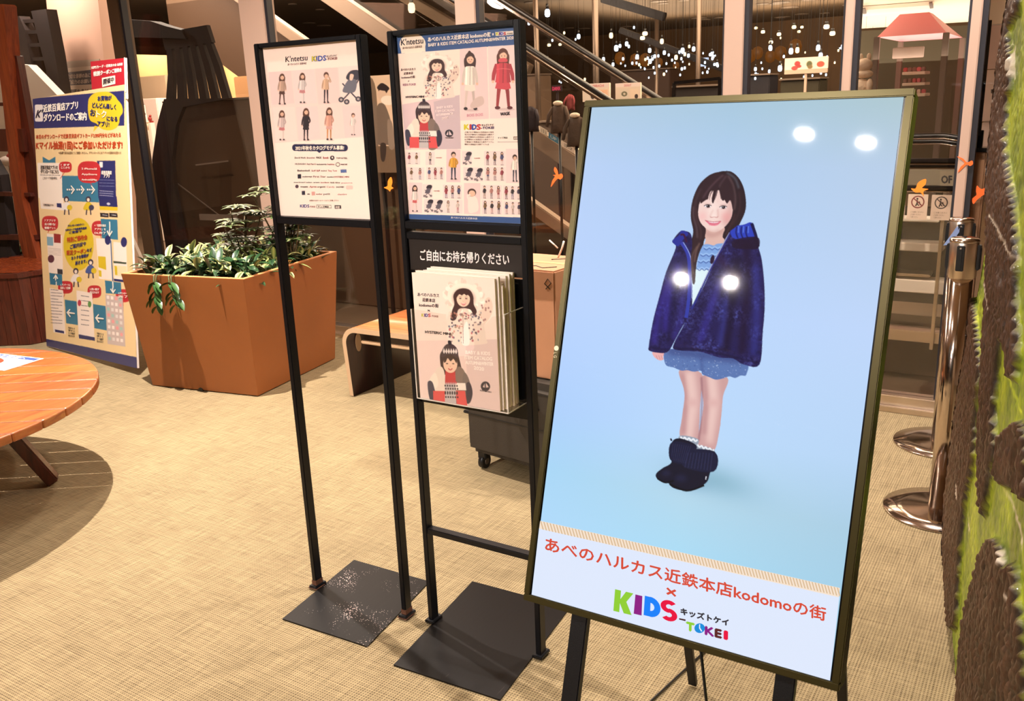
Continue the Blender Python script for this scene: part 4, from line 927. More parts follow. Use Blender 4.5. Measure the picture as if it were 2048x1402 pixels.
# plush texture, folds and sheen of the coat
nz = fnoise(P.ny, P.nx, 2.2, 1) * .5 + fnoise(P.ny, P.nx, 5, 2) * .5; big = fnoise(P.ny, P.nx, 30, 4) * .6 + fnoise(P.ny, P.nx, 14, 8) * .4
sh = np.clip((nz - .45) * 2.2, 0, 1) * np.clip((big - .35) * 2.4, 0, 1) * jm
P.put(sh, (104, 116, 206), .62)
P.put(np.clip((.42 - nz) * 3, 0, 1) * jm, (16, 10, 40), .5)
for pts, w_, c, a in (([(160, 420), (120, 560), (110, 700)], 14, (58, 44, 160), .6), ([(120, 480), (80, 620), (62, 750)], 9, (66, 48, 170), .6), ([(180, 520), (170, 640), (140, 730)], 8, (70, 60, 170), .5), ([(330, 480), (290, 600), (250, 740)], 12, (64, 56, 170), .55), ([(400, 380), (380, 560), (350, 780)], 18, (20, 10, 40), .7),
                      ([(430, 330), (440, 460), (430, 640), (420, 790)], 14, (26, 12, 44), .75), ([(470, 420), (480, 600), (470, 790)], 12, (56, 62, 158), .55), ([(260, 560), (220, 680), (190, 760)], 8, (24, 16, 56), .6), ([(320, 380), (350, 430), (420, 470)], 12, (52, 24, 60), .55), ([(150, 480), (130, 620), (120, 740)], 7, (18, 12, 50), .7), ([(350, 560), (345, 660), (330, 760)], 8, (74, 86, 196), .5)):
    P.line(G(pts), w_, c, a, blur=4, clip=jm)
P.line(G([(46, 762), (110, 772), (160, 764)]), 5, (24, 18, 62), .8, blur=1, clip=jm); P.line(G([(160, 768), (260, 772), (390, 800), (490, 822)]), 4, (20, 14, 54), .8, blur=1, clip=jm)
# placket and zip
P.line(G([(168, 330), (196, 380), (204, 460), (202, 560), (192, 640)]), 7, (50, 62, 170), .95); P.line(G([(176, 330), (206, 388), (213, 470), (214, 560)]), 1.6, (150, 166, 226))
P.line(G([(368, 284), (334, 350), (292, 430), (252, 520), (214, 604)]), 4, (40, 44, 130), .95); P.line(G([(362, 288), (330, 352), (288, 432), (250, 516)]), 1.5, (186, 190, 220))
# hood
P.poly(G([(132, 330), (136, 318), (160, 300), (164, 284), (182, 284), (196, 296), (176, 318), (156, 346)]), (38, 48, 150)); P.line(G([(164, 300), (178, 300), (190, 330)]), 4, (60, 20, 60))
P.poly(G([(368, 276), (384, 262), (420, 256), (448, 246), (462, 262), (470, 300), (440, 314), (396, 316), (372, 304)]), (42, 64, 186))
for x in (392, 412, 432): P.line(G([(x, 264), (x - 2, 290), (x + 6, 312)]), 3, (18, 24, 92), .8); P.line(G([(x + 8, 262), (x + 7, 290)]), 2.2, (96, 130, 226), .8)
P.line(G([(452, 250), (470, 300), (480, 346)]), 6, (20, 20, 70)); P.poly(G([(384, 318), (476, 306), (482, 350), (440, 356), (380, 350)]), (30, 14, 40), .8)
P.ell(*F([(385, 1120)])[0], 4, 9, (40, 20, 50), 1, rot=.2)
# face
fm = P.poly(F([(205, 540), (212, 470), (250, 380), (330, 300), (450, 285), (560, 330), (612, 430), (622, 520), (604, 610), (564, 682), (500, 748), (425, 786), (360, 780), (300, 742), (240, 680), (212, 610)]), (244, 212, 204))
P.put(fm * 1, (244, 212, 204), .0)
P.ell(*F([(560, 640)])[0], 9, 14, (206, 150, 146), .7, blur=5, clip=fm); P.ell(*F([(590, 520)])[0], 5, 22, (206, 152, 146), .6, blur=4, clip=fm)
P.ell(*F([(400, 780)])[0], 16, 4, (214, 168, 158), .8, blur=3, clip=fm); P.ell(*F([(262, 600)])[0], 8, 8, (248, 176, 176), .6, blur=5, clip=fm); P.ell(*F([(545, 600)])[0], 9, 9, (246, 168, 166), .65, blur=5, clip=fm)
P.ell(*F([(380, 520)])[0], 8, 20, (254, 230, 222), .7, blur=5, clip=fm); P.ell(*F([(390, 750)])[0], 8, 4, (252, 226, 218), .7, blur=3, clip=fm)
for ex, ey, k in ((322, 477, -1), (507, 489, 1)):
    P.poly(F([(ex - 44, ey + 2), (ex - 20, ey - 12), (ex + 10, ey - 15), (ex + 40, ey - 4), (ex + 20, ey + 13), (ex - 16, ey + 15)]), (240, 232, 236))
    P.ell(*F([(ex + 2, ey)])[0], 3.5, 3.1, (28, 18, 26)); P.ell(*F([(ex - 4, ey - 6)])[0], .8, .8, (255, 255, 255))
    P.line(F([(ex - 48, ey - 2), (ex - 20, ey - 17), (ex + 12, ey - 19), (ex + 44, ey - 6)]), 1.3, (44, 26, 32)); P.line(F([(ex - 30, ey + 17), (ex + 4, ey + 20), (ex + 30, ey + 14)]), .7, (200, 150, 150))
    P.line(F([(ex - 40, ey - 28), (ex, ey - 36), (ex + 40, ey - 28)]), .8, (206, 160, 154), .8)
P.line(F([(386, 520), (350, 600), (366, 612)]), 1.4, (220, 172, 164), .8, blur=1); P.line(F([(440, 510), (446, 590), (436, 610)]), 1.8, (214, 160, 154), .8, blur=1)
P.line(F([(352, 604), (368, 612), (400, 606), (430, 612), (446, 600)]), 1.1, (196, 128, 126)); P.ell(*F([(398, 590)])[0], 4, 2.4, (252, 228, 220), .8, blur=1)
P.poly(F([(290, 648), (340, 660), (390, 666), (440, 662), (480, 658), (460, 688), (428, 708), (385, 713), (348, 702), (320, 678)]), (224, 116, 136))
P.poly(F([(330, 660), (390, 669), (456, 664), (436, 675), (390, 679), (348, 672)]), (250, 236, 238)); P.line(F([(288, 646), (340, 658), (390, 664), (440, 660), (484, 656)]), .9, (176, 84, 98)); P.line(F([(335, 700), (388, 708), (440, 700)]), 1.6, (244, 150, 164), .8)
# fringe and side hair
HT = (52, 34, 42)
P.poly(F([(205, 560), (212, 640), (250, 700), (300, 750), (290, 850), (262, 960), (214, 1060), (190, 1200), (180, 1400), (150, 1400), (132, 1200), (128, 1060), (150, 900), (152, 780), (122, 640), (120, 520), (150, 370), (220, 215), (330, 110), (430, 68), (470, 120), (360, 220), (270, 330), (222, 430)]), HT)
P.poly(F([(232, 440), (236, 340), (300, 190), (420, 110), (520, 90), (600, 160), (640, 300), (640, 480), (622, 520), (606, 450), (588, 400), (560, 436), (545, 440), (520, 400), (506, 410), (486, 395), (470, 330), (452, 262), (436, 250), (412, 350), (388, 436), (372, 430), (368, 380), (384, 290), (352, 300), (330, 350), (322, 390), (300, 400), (270, 420)]), HT)
P.poly(F([(600, 160), (700, 200), (760, 340), (776, 440), (760, 560), (700, 680), (640, 740), (590, 780), (540, 860), (505, 850), (520, 780), (580, 690), (612, 600), (628, 500), (640, 400)]), HR)
P.line(F([(340, 420), (345, 330), (372, 290)]), 1.2, (230, 196, 188), .8); P.line(F([(438, 430), (446, 330), (450, 280)]), 1.4, (238, 204, 196), .9); P.line(F([(478, 390), (462, 300)]), 1.0, HT)
for pts in ([(400, 250), (352, 330), (338, 400)], [(420, 250), (392, 340), (372, 420)], [(452, 262), (474, 330), (500, 400)], [(380, 250), (330, 320), (300, 400)], [(470, 240), (510, 330), (548, 425)], [(500, 240), (560, 320), (592, 420)], [(436, 250), (424, 330), (402, 400)]): P.line(F(pts), [2.2, 1.6, .5], HT, .9)
for pts, w_, c in (([(500, 100), (430, 160), (330, 270), (260, 380)], 3, (92, 66, 74)), ([(540, 110), (480, 190), (452, 250)], 2.4, (88, 64, 72)), ([(560, 110), (620, 220), (650, 380), (640, 520)], 3, (104, 78, 80)), ([(540, 70), (640, 140), (690, 260)], 4, (86, 90, 100)), ([(150, 480), (150, 600), (190, 740), (200, 860)], 2.6, (104, 84, 90)), ([(180, 500), (190, 640), (240, 760), (240, 880)], 2.4, (84, 58, 60)), ([(230, 920), (190, 1020), (170, 1150)], 2.4, (150, 116, 100)), ([(200, 960), (140, 1100), (160, 1300)], 2, (140, 108, 92)), ([(690, 300), (710, 430), (690, 560), (620, 700)], 2.4, (70, 44, 50)), ([(650, 560), (600, 700), (540, 820)], 2.2, (84, 50, 50)), ([(240, 260), (180, 400), (160, 540)], 3, (70, 50, 58))):
    P.line(F(pts), w_, c, .75, blur=1)
P.build('screen_picture', scrmat, screen)

# easel: two front legs in the plane of the display, rear legs, crossbar, cable
for sx in (-1, 1):
    b = MB(); p0 = DM @ Vector((sx * .195, .062, .35)); d_ = DV * -1
    t0 = (p0.z) / DV.z; b.beam(p0, p0 + d_ * t0, .034, .018, .002, up=(0, -1, 0)); b.build('leg', K['black'], disp)
    b = MB(); b.beam(DM @ Vector((sx * .17, .085, .2)), (DC.x + sx * .19, 1.95, .008), .022, .012, .001, up=(0, -1, 0)); b.build('rear_leg', K['black'], disp)
b = MB(); b.beam((DC.x - .2, 1.165, .14), (DC.x + .2, 1.165, .14), .012, .02, .001); b.build('crossbar', K['black'], disp)
b = MB(); b.tube([DM @ Vector((.02, .06, -.40)), (-.47, 1.40, .30), (-.60, 1.42, .05), (-.72, 1.50, .006), (-.80, 1.72, .005), (-.70, 2.3, .005)], .003, 8); b.build('cable', K['darkplastic'], disp)

# ------------------------------------------------------------------ stanchions
def stanchion(cx, cy, h, label, rot):
    t = thing('stanchion', label, 'barrier post', (cx, cy, 0), 'belt barrier posts by the glass')
    b = MB(); b.lathe([(.185, 0), (.19, .003), (.188, .008), (.12, .015), (.05, .02), (.03, .022)], (cx, cy, 0), 56); b.build('base', K['chrome'], t)
    b = MB(); b.lathe([(.037, .02), (.037, h - .13)], (cx, cy, 0), 36); b.build('pole', K['chrome'], t)
    hd = MB(); hd.lathe([(.040, h - .135), (.045, h - .13), (.045, h - .012), (.043, h - .008), (.0, h - .004)], (cx, cy, 0), 36); hh = hd.build('head', K['steel'], t)
    for k in range(4):
        a = rot + k * PI / 2; m_ = Matrix.Translation((cx, cy, 0)) @ Matrix.Rotation(a, 4, 'Z')
        b = MB(); b.box(-.012, .012, .038, .052, h - .105, h - .02, .002, 0, m_); b.box(-.005, .005, .052, .0545, h - .10, h - .03, 0, 0, m_); s_ = b.build('belt_slot', K['darkplastic'], hh)
        if k == 0:
            b = MB(); b.cone(m_ @ Vector((0, .052, h - .028)), m_ @ Vector((0, .0553, h - .028)), .003, seg=10); b.build('screw', K['steel'], s_)
    b = MB(); b.lathe([(.046, h - .012), (.047, h - .007), (.042, h), (0, h + .001)], (cx, cy, 0), 36); b.build('cap', K['chrome'], hh)
    return t
stanchion(-.292, 3.335, .998, 'polished steel barrier post standing nearer the viewer beside the tree panel', PI - .1)
st2 = stanchion(-.372, 4.03, .974, 'polished steel barrier post close to the glass behind the first', PI + .1)
b = MB(); b.prism([(-.372 - .01, 3.978, .945), (-.372 + .012, 3.978, .945), (-.40, 3.974, .872), (-.425, 3.974, .868)], (0, .002, 0)); tag(b.build('belt_end', mat('blue_belt', (120, 140, 184), .5), st2), 'pale blue end of the belt')

# ------------------------------------------------------------------ painted tree panel on the right
td = Vector((.148, -1.0, 0)).normalized(); tp0 = Vector((-.212, 2.925, 0)) - td * .25; TLn, THt = 2.45, 2.5
tree = thing('tree_wall_panel', 'tall wall panel painted as bark and lime green leaves, right edge of the view', 'wall panel', (tp0.x, tp0.y, 0))
tn = Vector((td.y, -td.x, 0)).normalized()      # points to the viewer's side
if tn.x > 0: tn = -tn
def tplane(x, y):
    v = ray(x, y); t = (tp0 - CAM).dot(tn) / v.dot(tn); return CAM + v * t
def sz(x, y):
    p = tplane(x, y); return ((p - tp0).dot(td), p.z)
auth = [(1990, 100), (2040, 100), (2040, 1300), (1930, 1300)]
uvs = [sz(*a) for a in auth]
NXp, NYp = 400, 460
P = Print(tp0 + Vector((0, 0, THt)), tp0 + td * TLn + Vector((0, 0, THt)), tp0, [(0, 0), (1, 0), (1, 1), (0, 1)], NXp, NYp, (124, 152, 30), lift=.003)
P.Hm = homog(auth, [(s_ / TLn, 1 - z_ / THt) for s_, z_ in uvs])
P.sub = (0, 1, 0, 1)
nxx = (np.linspace(0, 1, NXp) ** 1.0)
SG, ZG = np.meshgrid(np.linspace(0, TLn, NXp), np.linspace(THt, 0, NYp))
n1 = fnoise(NYp, NXp, 2, 11); n2 = fnoise(NYp, NXp, 14, 12); n3 = fnoise(NYp, NXp, 40, 13)
grn = np.stack([96 + 66 * n2 + 56 * (n1 - .5), 118 + 58 * n2 + 50 * (n1 - .5), 4 + 20 * n1 + 8 * n3], -1)
P.img = grn
bk = np.zeros((NYp, NXp))
def bark(pts): 
    global bk
    bk = np.maximum(bk, P.mask(pts, sm=True))
bark([(2016, -20), (2048, -20), (2040, 60), (2030, 160), (2034, 240), (2030, 300), (2040, 420), (2046, 520), (2044, 600), (2048, 720), (2030, 760), (2025, 700), (2010, 690), (1998, 820), (2002, 900), (1990, 960), (1975, 1035), (1968, 900), (1974, 800), (1976, 700), (1984, 600), (1985, 500), (1986, 420), (1980, 380), (1992, 250), (2004, 120)])
bark([(1946, 560), (1966, 700), (1968, 760), (1960, 840), (1955, 930), (1940, 1000), (1930, 1080), (1924, 1180), (1916, 1260), (1880, 1200), (1880, 1000), (1900, 800), (1920, 600)])
bark([(2018, 870), (2060, 850), (2070, 1000), (2040, 980), (2005, 960), (2008, 900)])
bark([(1925, 1402), (1938, 1250), (1960, 1160), (1980, 1095), (2000, 1078), (2014, 1100), (2022, 1140), (2038, 1130), (2048, 1180), (2060, 1460), (1920, 1460)])
bark([(2030, 500), (2036, 700), (2030, 760), (2024, 640)]); bark([(2040, 560), (2044, 740), (2040, 760), (2034, 700)])
gl = P.mask([(2026, 60), (2048, 40), (2060, 200), (2048, 260), (2040, 190), (2034, 130)])
gl = np.maximum(gl, P.mask([(2032, 150), (2038, 200), (2036, 300), (2034, 320), (2026, 240)])); gl = np.maximum(gl, P.mask([(2024, 200), (2036, 190), (2040, 300), (2044, 400), (2034, 380), (2022, 300)]))
bk = np.clip(bk - gl, 0, 1)
far = (SG > 1.95); rng_ = (np.sin(SG * 9 + 3 * n3) + (n3 - .5) * 2 > .25); bk = np.where(far, rng_ * 1.0, bk)
ridge = .5 + .5 * np.sin(SG * 200 + 7 * n2 + 9 * n3); ridge = ridge ** 1.4 * .72 + fnoise(NYp, NXp, 1.8, 31) * .28
crack = (ridge < .3)
brn = np.stack([14 + 78 * ridge, 8 + 52 * ridge, 5 + 34 * ridge], -1)
P.img = P.img * (1 - bk[..., None]) + brn * bk[..., None]
for pts in ([(2034, 90), (2031, 130), (2033, 160)], [(1984, 560), (1992, 620)], [(2012, 980), (2030, 1010), (2044, 1060), (2050, 1100)], [(1968, 950), (1970, 985)], [(1926, 970), (1928, 1000)], [(1938, 1030), (1942, 1062)], [(2014, 1100), (2018, 1130)], [(2032, 1180), (2036, 1210)], [(1994, 430), (2008, 450), (2030, 490), (2046, 520)]):
    P.line(pts, [2, 5, 3], (226, 214, 196), .85)
P.line([(2010, 730), (2030, 780), (2048, 830)], 3, (206, 222, 40), .9); P.line([(2012, 700), (2012, 760)], 3, (196, 214, 40), .7)
rel = bk * (.005 + .014 * ridge) + .004 * n1
EZ = [0, .05, .13, .33, .53, .76, .85, .97, 1.09, 1.2, 1.28, 1.4, 1.55, 1.69, 2.0, 2.5]
ES = [v + .25 for v in (-.06, -.15, -.23, -.19, -.11, .05, .03, .15, .22, .22, .15, .12, .15, .27, .3, .3)]
P.build('painted_relief', vcmat('painted_relief', rough=.5, coat=.25, bump=.25), tree, relief=rel, cut=lambda V_: np.interp((1 - V_) * THt, EZ, ES) / TLn)
b = MB()
def tcut(s_, z_): return tp0 + td * s_ + Vector((0, 0, z_))
b.prism([tcut(s_, z_) for z_, s_ in zip(EZ, ES)] + [tcut(TLn, 2.5), tcut(TLn, 0)], -tn * .12)
b.build('panel_core', mat('panel_core', (96, 74, 44), .7, bump=.3, bscale=40), tree)
# ------------------------------------------------------------------ orange planter
def planter(cx, cy, yaw, tw, td_, bw, bd, h, label, m1, m2, notch=True):
    t = thing('square_planter', label, 'planter', (cx, cy, 0))
    R_ = Matrix.Translation((cx, cy, 0)) @ Matrix.Rotation(yaw, 4, 'Z')
    b = MB()
    def rg(w_, d_, z, i=0): return [R_ @ Vector((sx * (w_ / 2 - i), sy * (d_ / 2 - i), z)) for sx, sy in ((-1, -1), (1, -1), (1, 1), (-1, 1))]
    lo, hi, hin, lin_ = rg(bw, bd, .004), rg(tw, td_, h), rg(tw, td_, h, .03), rg(tw, td_, h - .09, .035)
    v = [b.bm.verts.new(p) for p in lo + hi + hin + lin_]
    for k in range(4):
        j = (k + 1) % 4
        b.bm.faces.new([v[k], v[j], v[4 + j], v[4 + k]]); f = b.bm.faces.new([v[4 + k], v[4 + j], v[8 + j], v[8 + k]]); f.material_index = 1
        b.bm.faces.new([v[8 + k], v[8 + j], v[12 + j], v[12 + k]])
    b.bm.faces.new([v[3], v[2], v[1], v[0]]); f = b.bm.faces.new([v[12], v[13], v[14], v[15]])
    box_ = b.build('box', [m1, m2], t)
    bv = box_.modifiers.new('bev', 'BEVEL'); bv.width = .004; bv.segments = 2
    b = MB(); b.prism([R_ @ Vector((sx * (tw / 2 - .038), sy * (td_ / 2 - .038), h - .06)) for sx, sy in ((-1, -1), (1, -1), (1, 1), (-1, 1))], (0, 0, -.03)); b.build('soil', K['soil'], t)
    if notch:
        b = MB(); b.cone(R_ @ Vector((-.02, -bd / 2 - .004, 0.004)), R_ @ Vector((-.02, -bd / 2 + .03, .004)), .016, seg=16); b.build('drain_notch', K['darkplastic'], t)
    return t, R_
PL_YAW = math.radians(9.5)
fr_top = Vector((-3.599, 3.142, 0)); ex = Vector((math.cos(PL_YAW), math.sin(PL_YAW), 0)); ey = Vector((-ex.y, ex.x, 0))
pc = fr_top - ex * .415 + ey * .44
PLT, PR = planter(pc.x, pc.y, PL_YAW, .83, .88, .74, .76, .665, 'large orange square planter full of variegated foliage, standing before the glass', K['orange'], K['orangerim'])

LEAF = vcmat('leaf', rough=.35, coat=.25)
def leaf(V_, F_, C_, base, dir_, L, W_, c1, c2, droop=.5, up=Vector((0, 0, 1))):
    d = dir_.normalized(); side = d.cross(up); 
    if side.length < 1e-3: side = Vector((1, 0, 0))
    side.normalize(); n0 = len(V_); p = Vector(base); k = 6
    for i in range(k + 1):
        f = i / k; ww = W_ * math.sin(PI * min(1, f * .93 + .07)) ** .8
        nrm = side.cross(d).normalized()
        V_ += [p - side * ww + nrm * ww * .35, p.copy(), p + side * ww + nrm * ww * .35]
        e_ = abs(f - .5) * 2
        C_ += [c2, c1, c2]
        p = p + d * (L / k); d = (d + Vector((0, 0, -droop / k))).normalized()
    for i in range(k):
        a = n0 + i * 3; F_ += [(a, a + 1, a + 4, a + 3), (a + 1, a + 2, a + 5, a + 4)]
def foliage(name, V_, F_, C_, parent):
    me = bpy.data.meshes.new(name); off = wloc(parent)
    me.from_pydata([tuple(v - off) for v in V_], [], F_); at = me.color_attributes.new('Col', 'FLOAT_COLOR', 'POINT')
    at.data.foreach_set('color', np.array([(*lin(c), 1) for c in C_], np.float32).reshape(-1)); me.materials.append(LEAF)
    me.polygons.foreach_set('use_smooth', [True] * len(me.polygons))
    o = bpy.data.objects.new(name, me); COL.objects.link(o); o.parent = parent; return o
def low_plant(x, y, z, seed, label, n=42, R0=.19, bright=.5, g=None):
    t = thing('variegated_shrub', label, 'plant', (x, y, z), g)
    r = random.Random(seed); V_, F_, C_ = [], [], []
    for i in range(n):
        a = r.uniform(0, 2 * PI); el = r.uniform(-.15, 1.2); d = Vector((math.cos(a) * math.cos(el), math.sin(a) * math.cos(el), math.sin(el)))
        base = Vector((x, y, z)) + Vector((math.cos(a) * r.uniform(0, .10), math.sin(a) * r.uniform(0, .10), r.uniform(.01, .12)))
        q = r.random()
        if q < bright: c1, c2 = (40, 78, 36), (226, 220, 150)
        elif q < bright + .15: c1, c2 = (206, 206, 130), (70, 104, 50)
        else: c1, c2 = (24, 52, 34), (52, 86, 44)
        leaf(V_, F_, C_, base, d, r.uniform(.06, R0 * .62), r.uniform(.011, .021), c1, c2, r.uniform(.5, 1.6))
    foliage('leaves', V_, F_, C_, t)
    b = MB()
    for i in range(4): b.tube([(x, y, z - .03), (x + r.uniform(-.03, .03), y + r.uniform(-.03, .03), z + .1)], .004, 6)
    b.build('stem', mat('green_stem', (60, 74, 40), .6), t); return t
def tall_plant(x, y, z, seed, h, label):
    t = thing('umbrella_plant', label, 'plant', (x, y, z)); r = random.Random(seed)
    b = MB(); V_, F_, C_ = [], [], []
    for s_ in range(5 if h > .28 else 3):
        lean = Vector((r.uniform(-.16, .16), r.uniform(-.12, .12), 0)); hh = h * r.uniform(.7, 1.0) if s_ else h
        pts = [Vector((x, y, z)) + lean * (k / 4) + Vector((0, 0, hh * k / 4)) for k in range(5)]
        b.tube(pts, .0045, 6)
        for k in (2, 3, 4):
            for w_ in range(3 if k == 4 else 2):
                a0 = r.uniform(0, 2 * PI); st = Vector((math.cos(a0), math.sin(a0), r.uniform(.1, .7))).normalized(); tip = pts[k] + st * r.uniform(.04, .08)
                b.tube([pts[k], tip], .002, 5)
                nl = r.randint(6, 8)
                for q in range(nl):
                    a = a0 + 2 * PI * q / nl; d = Vector((math.cos(a), math.sin(a), .22))
                    c1, c2 = r.choice([((50, 80, 40), (110, 118, 70)), ((44, 76, 40), (96, 118, 64)), ((110, 116, 76), (140, 142, 100))])
                    leaf(V_, F_, C_, tip, d, r.uniform(.065, .10), r.uniform(.009, .014), c1, c2, .5)
    foliage('leaves', V_, F_, C_, t); b.build('stem', mat('brown_stem', (92, 74, 48), .7), t); return t
rr = random.Random(4); n_ = 0
names = ['near the front left corner', 'at the front, second from its left corner', 'mid front edge behind the trailing stem', 'fourth along the front edge', 'at its front right corner',
         'in its middle row by the left edge', 'second in the middle row', 'at the very centre', 'fourth in the middle row', 'in its middle row by the right edge',
         'in its back row at the left', 'second in the back row', 'in the middle of the back row', 'fourth in the back row', 'at its back right corner']
for j in range(3):
    for i in range(5):
        p = PR @ Vector((-.29 + i * .145, -.27 + j * .27, .59))
        low_plant(p.x, p.y, p.z, 20 + n_, 'low variegated shrub in the orange planter, ' + names[n_], bright=(.25, .55, .45)[j] + rr.uniform(-.1, .1), n=85, g='variegated shrubs in the orange planter'); n_ += 1
for k, (lx, ly, h, lb) in enumerate([(.06, .02, .36, 'slender umbrella plant standing left in the orange planter'), (.33, .10, .44, 'bushy umbrella plant at the right of the orange planter, just behind the left poster stand'), (.20, .22, .30, 'shorter umbrella plant between the two taller ones in the orange planter')]):
    p = PR @ Vector((lx, ly, .60)); tall_plant(p.x, p.y, p.z, 50 + k, h, lb)
# trailing stem over the front
t = thing('trailing_plant', 'green stem with oval leaves hanging over the front of the orange planter', 'plant', tuple(PR @ Vector((-.13, -.38, .62))))
V_, F_, C_ = [], [], []; b = MB(); r = random.Random(9)
for k, (lx, dz, sp) in enumerate([(-.13, .13, -.03), (-.05, .12, .04), (-.16, .19, .01), (-.07, .17, .05)]):
    pts = [PR @ Vector((lx + sp * f, -.40 - .075 * min(1, f * 3) - .0 * f, .645 + .03 * math.sin(min(1, f * 2) * PI) - dz * max(0, f - .25))) for f in np.linspace(0, 1, 8)]
    b.tube(pts, .003, 6)
    for q in (3, 5, 7):
        for s_ in (-1, 1):
            d = Vector((s_ * .9 + r.uniform(-.3, .3), -.25, -.35 + r.uniform(-.4, .3)))
            leaf(V_, F_, C_, pts[q], d, r.uniform(.06, .10), .016, (66, 104, 48), (40, 72, 36), .9)
foliage('leaves', V_, F_, C_, t); b.build('stem', mat('vine_stem', (84, 96, 56), .6), t)

# ------------------------------------------------------------------ curved bench
bench = thing('curved_bench', 'bent plywood bench with honey wood seat and sides coloured dark as in shade before the glass', 'bench', (-2.58, 3.68, 0))
bx0, bx1, by0, by1, bt, th = -3.215, -1.98, 3.42, 3.98, .385, .026
def prof(r, o):
    pts = []
    for k in range(9): a = PI - k * PI / 16; pts.append((bx0 + .09 + (.09 - o) * math.cos(a), bt - .09 + (.09 - o) * math.sin(a)))
    for k in range(9): a = PI / 2 - k * PI / 16; pts.append((bx1 - .09 + (.09 - o) * math.cos(a), bt - .09 + (.09 - o) * math.sin(a)))
    return pts
outer = [(bx0 + .02, .004)] + prof(0, 0) + [(bx1 - .02, .004)]; inner = [(bx0 + .02 + th, .004)] + prof(0, th) + [(bx1 - .02 - th, .004)]
def shell(o_, i_, y0, y1):
    b = MB(); n = len(o_); V = [[b.bm.verts.new((x, y, z)) for x, z in l] for l, y in ((o_, y0), (i_, y0), (o_, y1), (i_, y1))]
    for k in range(n - 1):
        f1 = b.bm.faces.new([V[0][k], V[0][k + 1], V[1][k + 1], V[1][k]]); f1.material_index = 1
        f2 = b.bm.faces.new([V[2][k + 1], V[2][k], V[3][k], V[3][k + 1]]); f2.material_index = 1
        f3 = b.bm.faces.new([V[0][k + 1], V[0][k], V[2][k], V[2][k + 1]]); f3.material_index = 0 if 5 <= k <= n - 7 else 2
        f4 = b.bm.faces.new([V[1][k], V[1][k + 1], V[3][k + 1], V[3][k]]); f4.material_index = 2
        for f in (f3, f4): f.smooth = True
    for k in (0, n - 1): b.bm.faces.new([V[0][k], V[1][k], V[3][k], V[2][k]]).material_index = 1
    return b
sh_ = shell(outer, inner, by0, by1).build('shell', [K['benchtop'], K['benchply'], K['benchshade']], bench)
b = MB(); b.prism([(bx0 + .02 + th + .0005, by0 + .075 + .022 * math.cos(a), .285 + .05 * math.sin(a)) for a in np.linspace(0, 2 * PI, 20, endpoint=False)], (-.003, 0, 0)); tag(b.build('hand_hole', K['benchply'], bench), 'pale oval hand hole')
b = MB(); b.beam((bx0 + .12, by0 + .02, bt - .075), (bx1 - .12, by0 + .02, bt - .075), .018, .018, .004); b.build('rail', K['benchply'], bench)  # pale bar standing in for the line of light under the seat

# ------------------------------------------------------------------ suitcase with carton
sc_ = thing('rolling_case', 'dark fabric wheeled case under the cardboard box behind the right stand', 'case', (-1.80, 3.02, 0))
SM = Matrix.Translation((-1.79, 3.02, 0)) @ Matrix.Rotation(math.radians(-8), 4, 'Z')
b = MB(); b.box(-.26, .26, -.17, .17, .075, .44, .03, 0, SM); b.build('body', K['suit'], sc_)
b = MB(); b.box(-.262, .262, -.172, .172, .25, .262, .004, 0, SM); b.box(-.262, .262, -.172, .172, .40, .408, .003, 0, SM); b.build('seam_piping', K['darkplastic'], sc_)
b = MB(); b.tube([SM @ Vector(p) for p in ((.14, -.175, .34), (.14, -.20, .36), (.14, -.205, .40), (.10, -.2, .43), (.02, -.2, .43), (-.02, -.2, .40), (-.02, -.2, .36), (-.02, -.175, .34))], .008, 8); b.build('handle', K['darkplastic'], sc_)
for sx in (-1, 1):
    for sy in (-1, 1):
        c = SM @ Vector((sx * .20, sy * .12, .032)); b = MB(); b.cone(c + Vector((-.012, 0, 0)), c + Vector((.012, 0, 0)), .031, seg=24); wv = b.build('wheel', K['darkplastic'], sc_)
        b = MB(); b.cone(c + Vector((-.015, 0, 0)), c + Vector((.015, 0, 0)), .014, seg=16); b.build('hub', K['grey'], wv)
        b = MB(); b.box(c.x - .02, c.x + .02, c.y - .02, c.y + .02, .045, .078, .004); b.build('wheel_fork', K['darkplastic'], sc_)
bag = thing('black_bag', 'black bag leaning by the cardboard box behind the display edge', 'bag', (-1.42, 3.02, 0))
b = MB(); b.box(-1.50, -1.30, 2.86, 3.12, .004, .46, .05); b.build('body', mat('black_nylon', (16, 15, 20), .55, bump=.3, bscale=30), bag)
b = MB(); b.tube([(-1.49, 2.85, .30), (-1.50, 2.83, .40), (-1.46, 2.84, .46), (-1.40, 2.84, .47), (-1.34, 2.85, .42), (-1.34, 2.85, .3)], .009, 8); b.build('strap', K['darkplastic'], bag)
ct = thing('cardboard_box', 'brown cardboard box with pale tape resting on the dark wheeled case', 'box', (-1.73, 3.05, .445))
CM = Matrix.Translation((-1.745, 3.07, .445)) @ Matrix.Rotation(math.radians(-4), 4, 'Z')
b = MB(); b.box(-.27, .13, -.16, .16, 0, .43, .006, 0, CM); b.build('body', K['card'], ct)
b = MB(); b.box(-.272, .132, -.025, .005, .2, .4312, .0005, 0, CM); b.build('tape', K['tape'], ct)
for pts in ([(-.10, -.10, .4315), (-.04, -.13, .4315), (.0, -.09, .4315), (.05, -.12, .4315), (.09, -.08, .4315)], [(-.02, .05, .4315), (.03, .09, .4315), (.08, .06, .4315), (.1, .1, .4315)], [(.09, -.1612, .36), (.115, -.1612, .385), (.1, -.1612, .40), (.085, -.1612, .38), (.11, -.1612, .36)]):
    b = MB(); b.tube([CM @ Vector(p) for p in pts], .0016, 5); b.build('printed_mark', K['darkplastic'], ct)
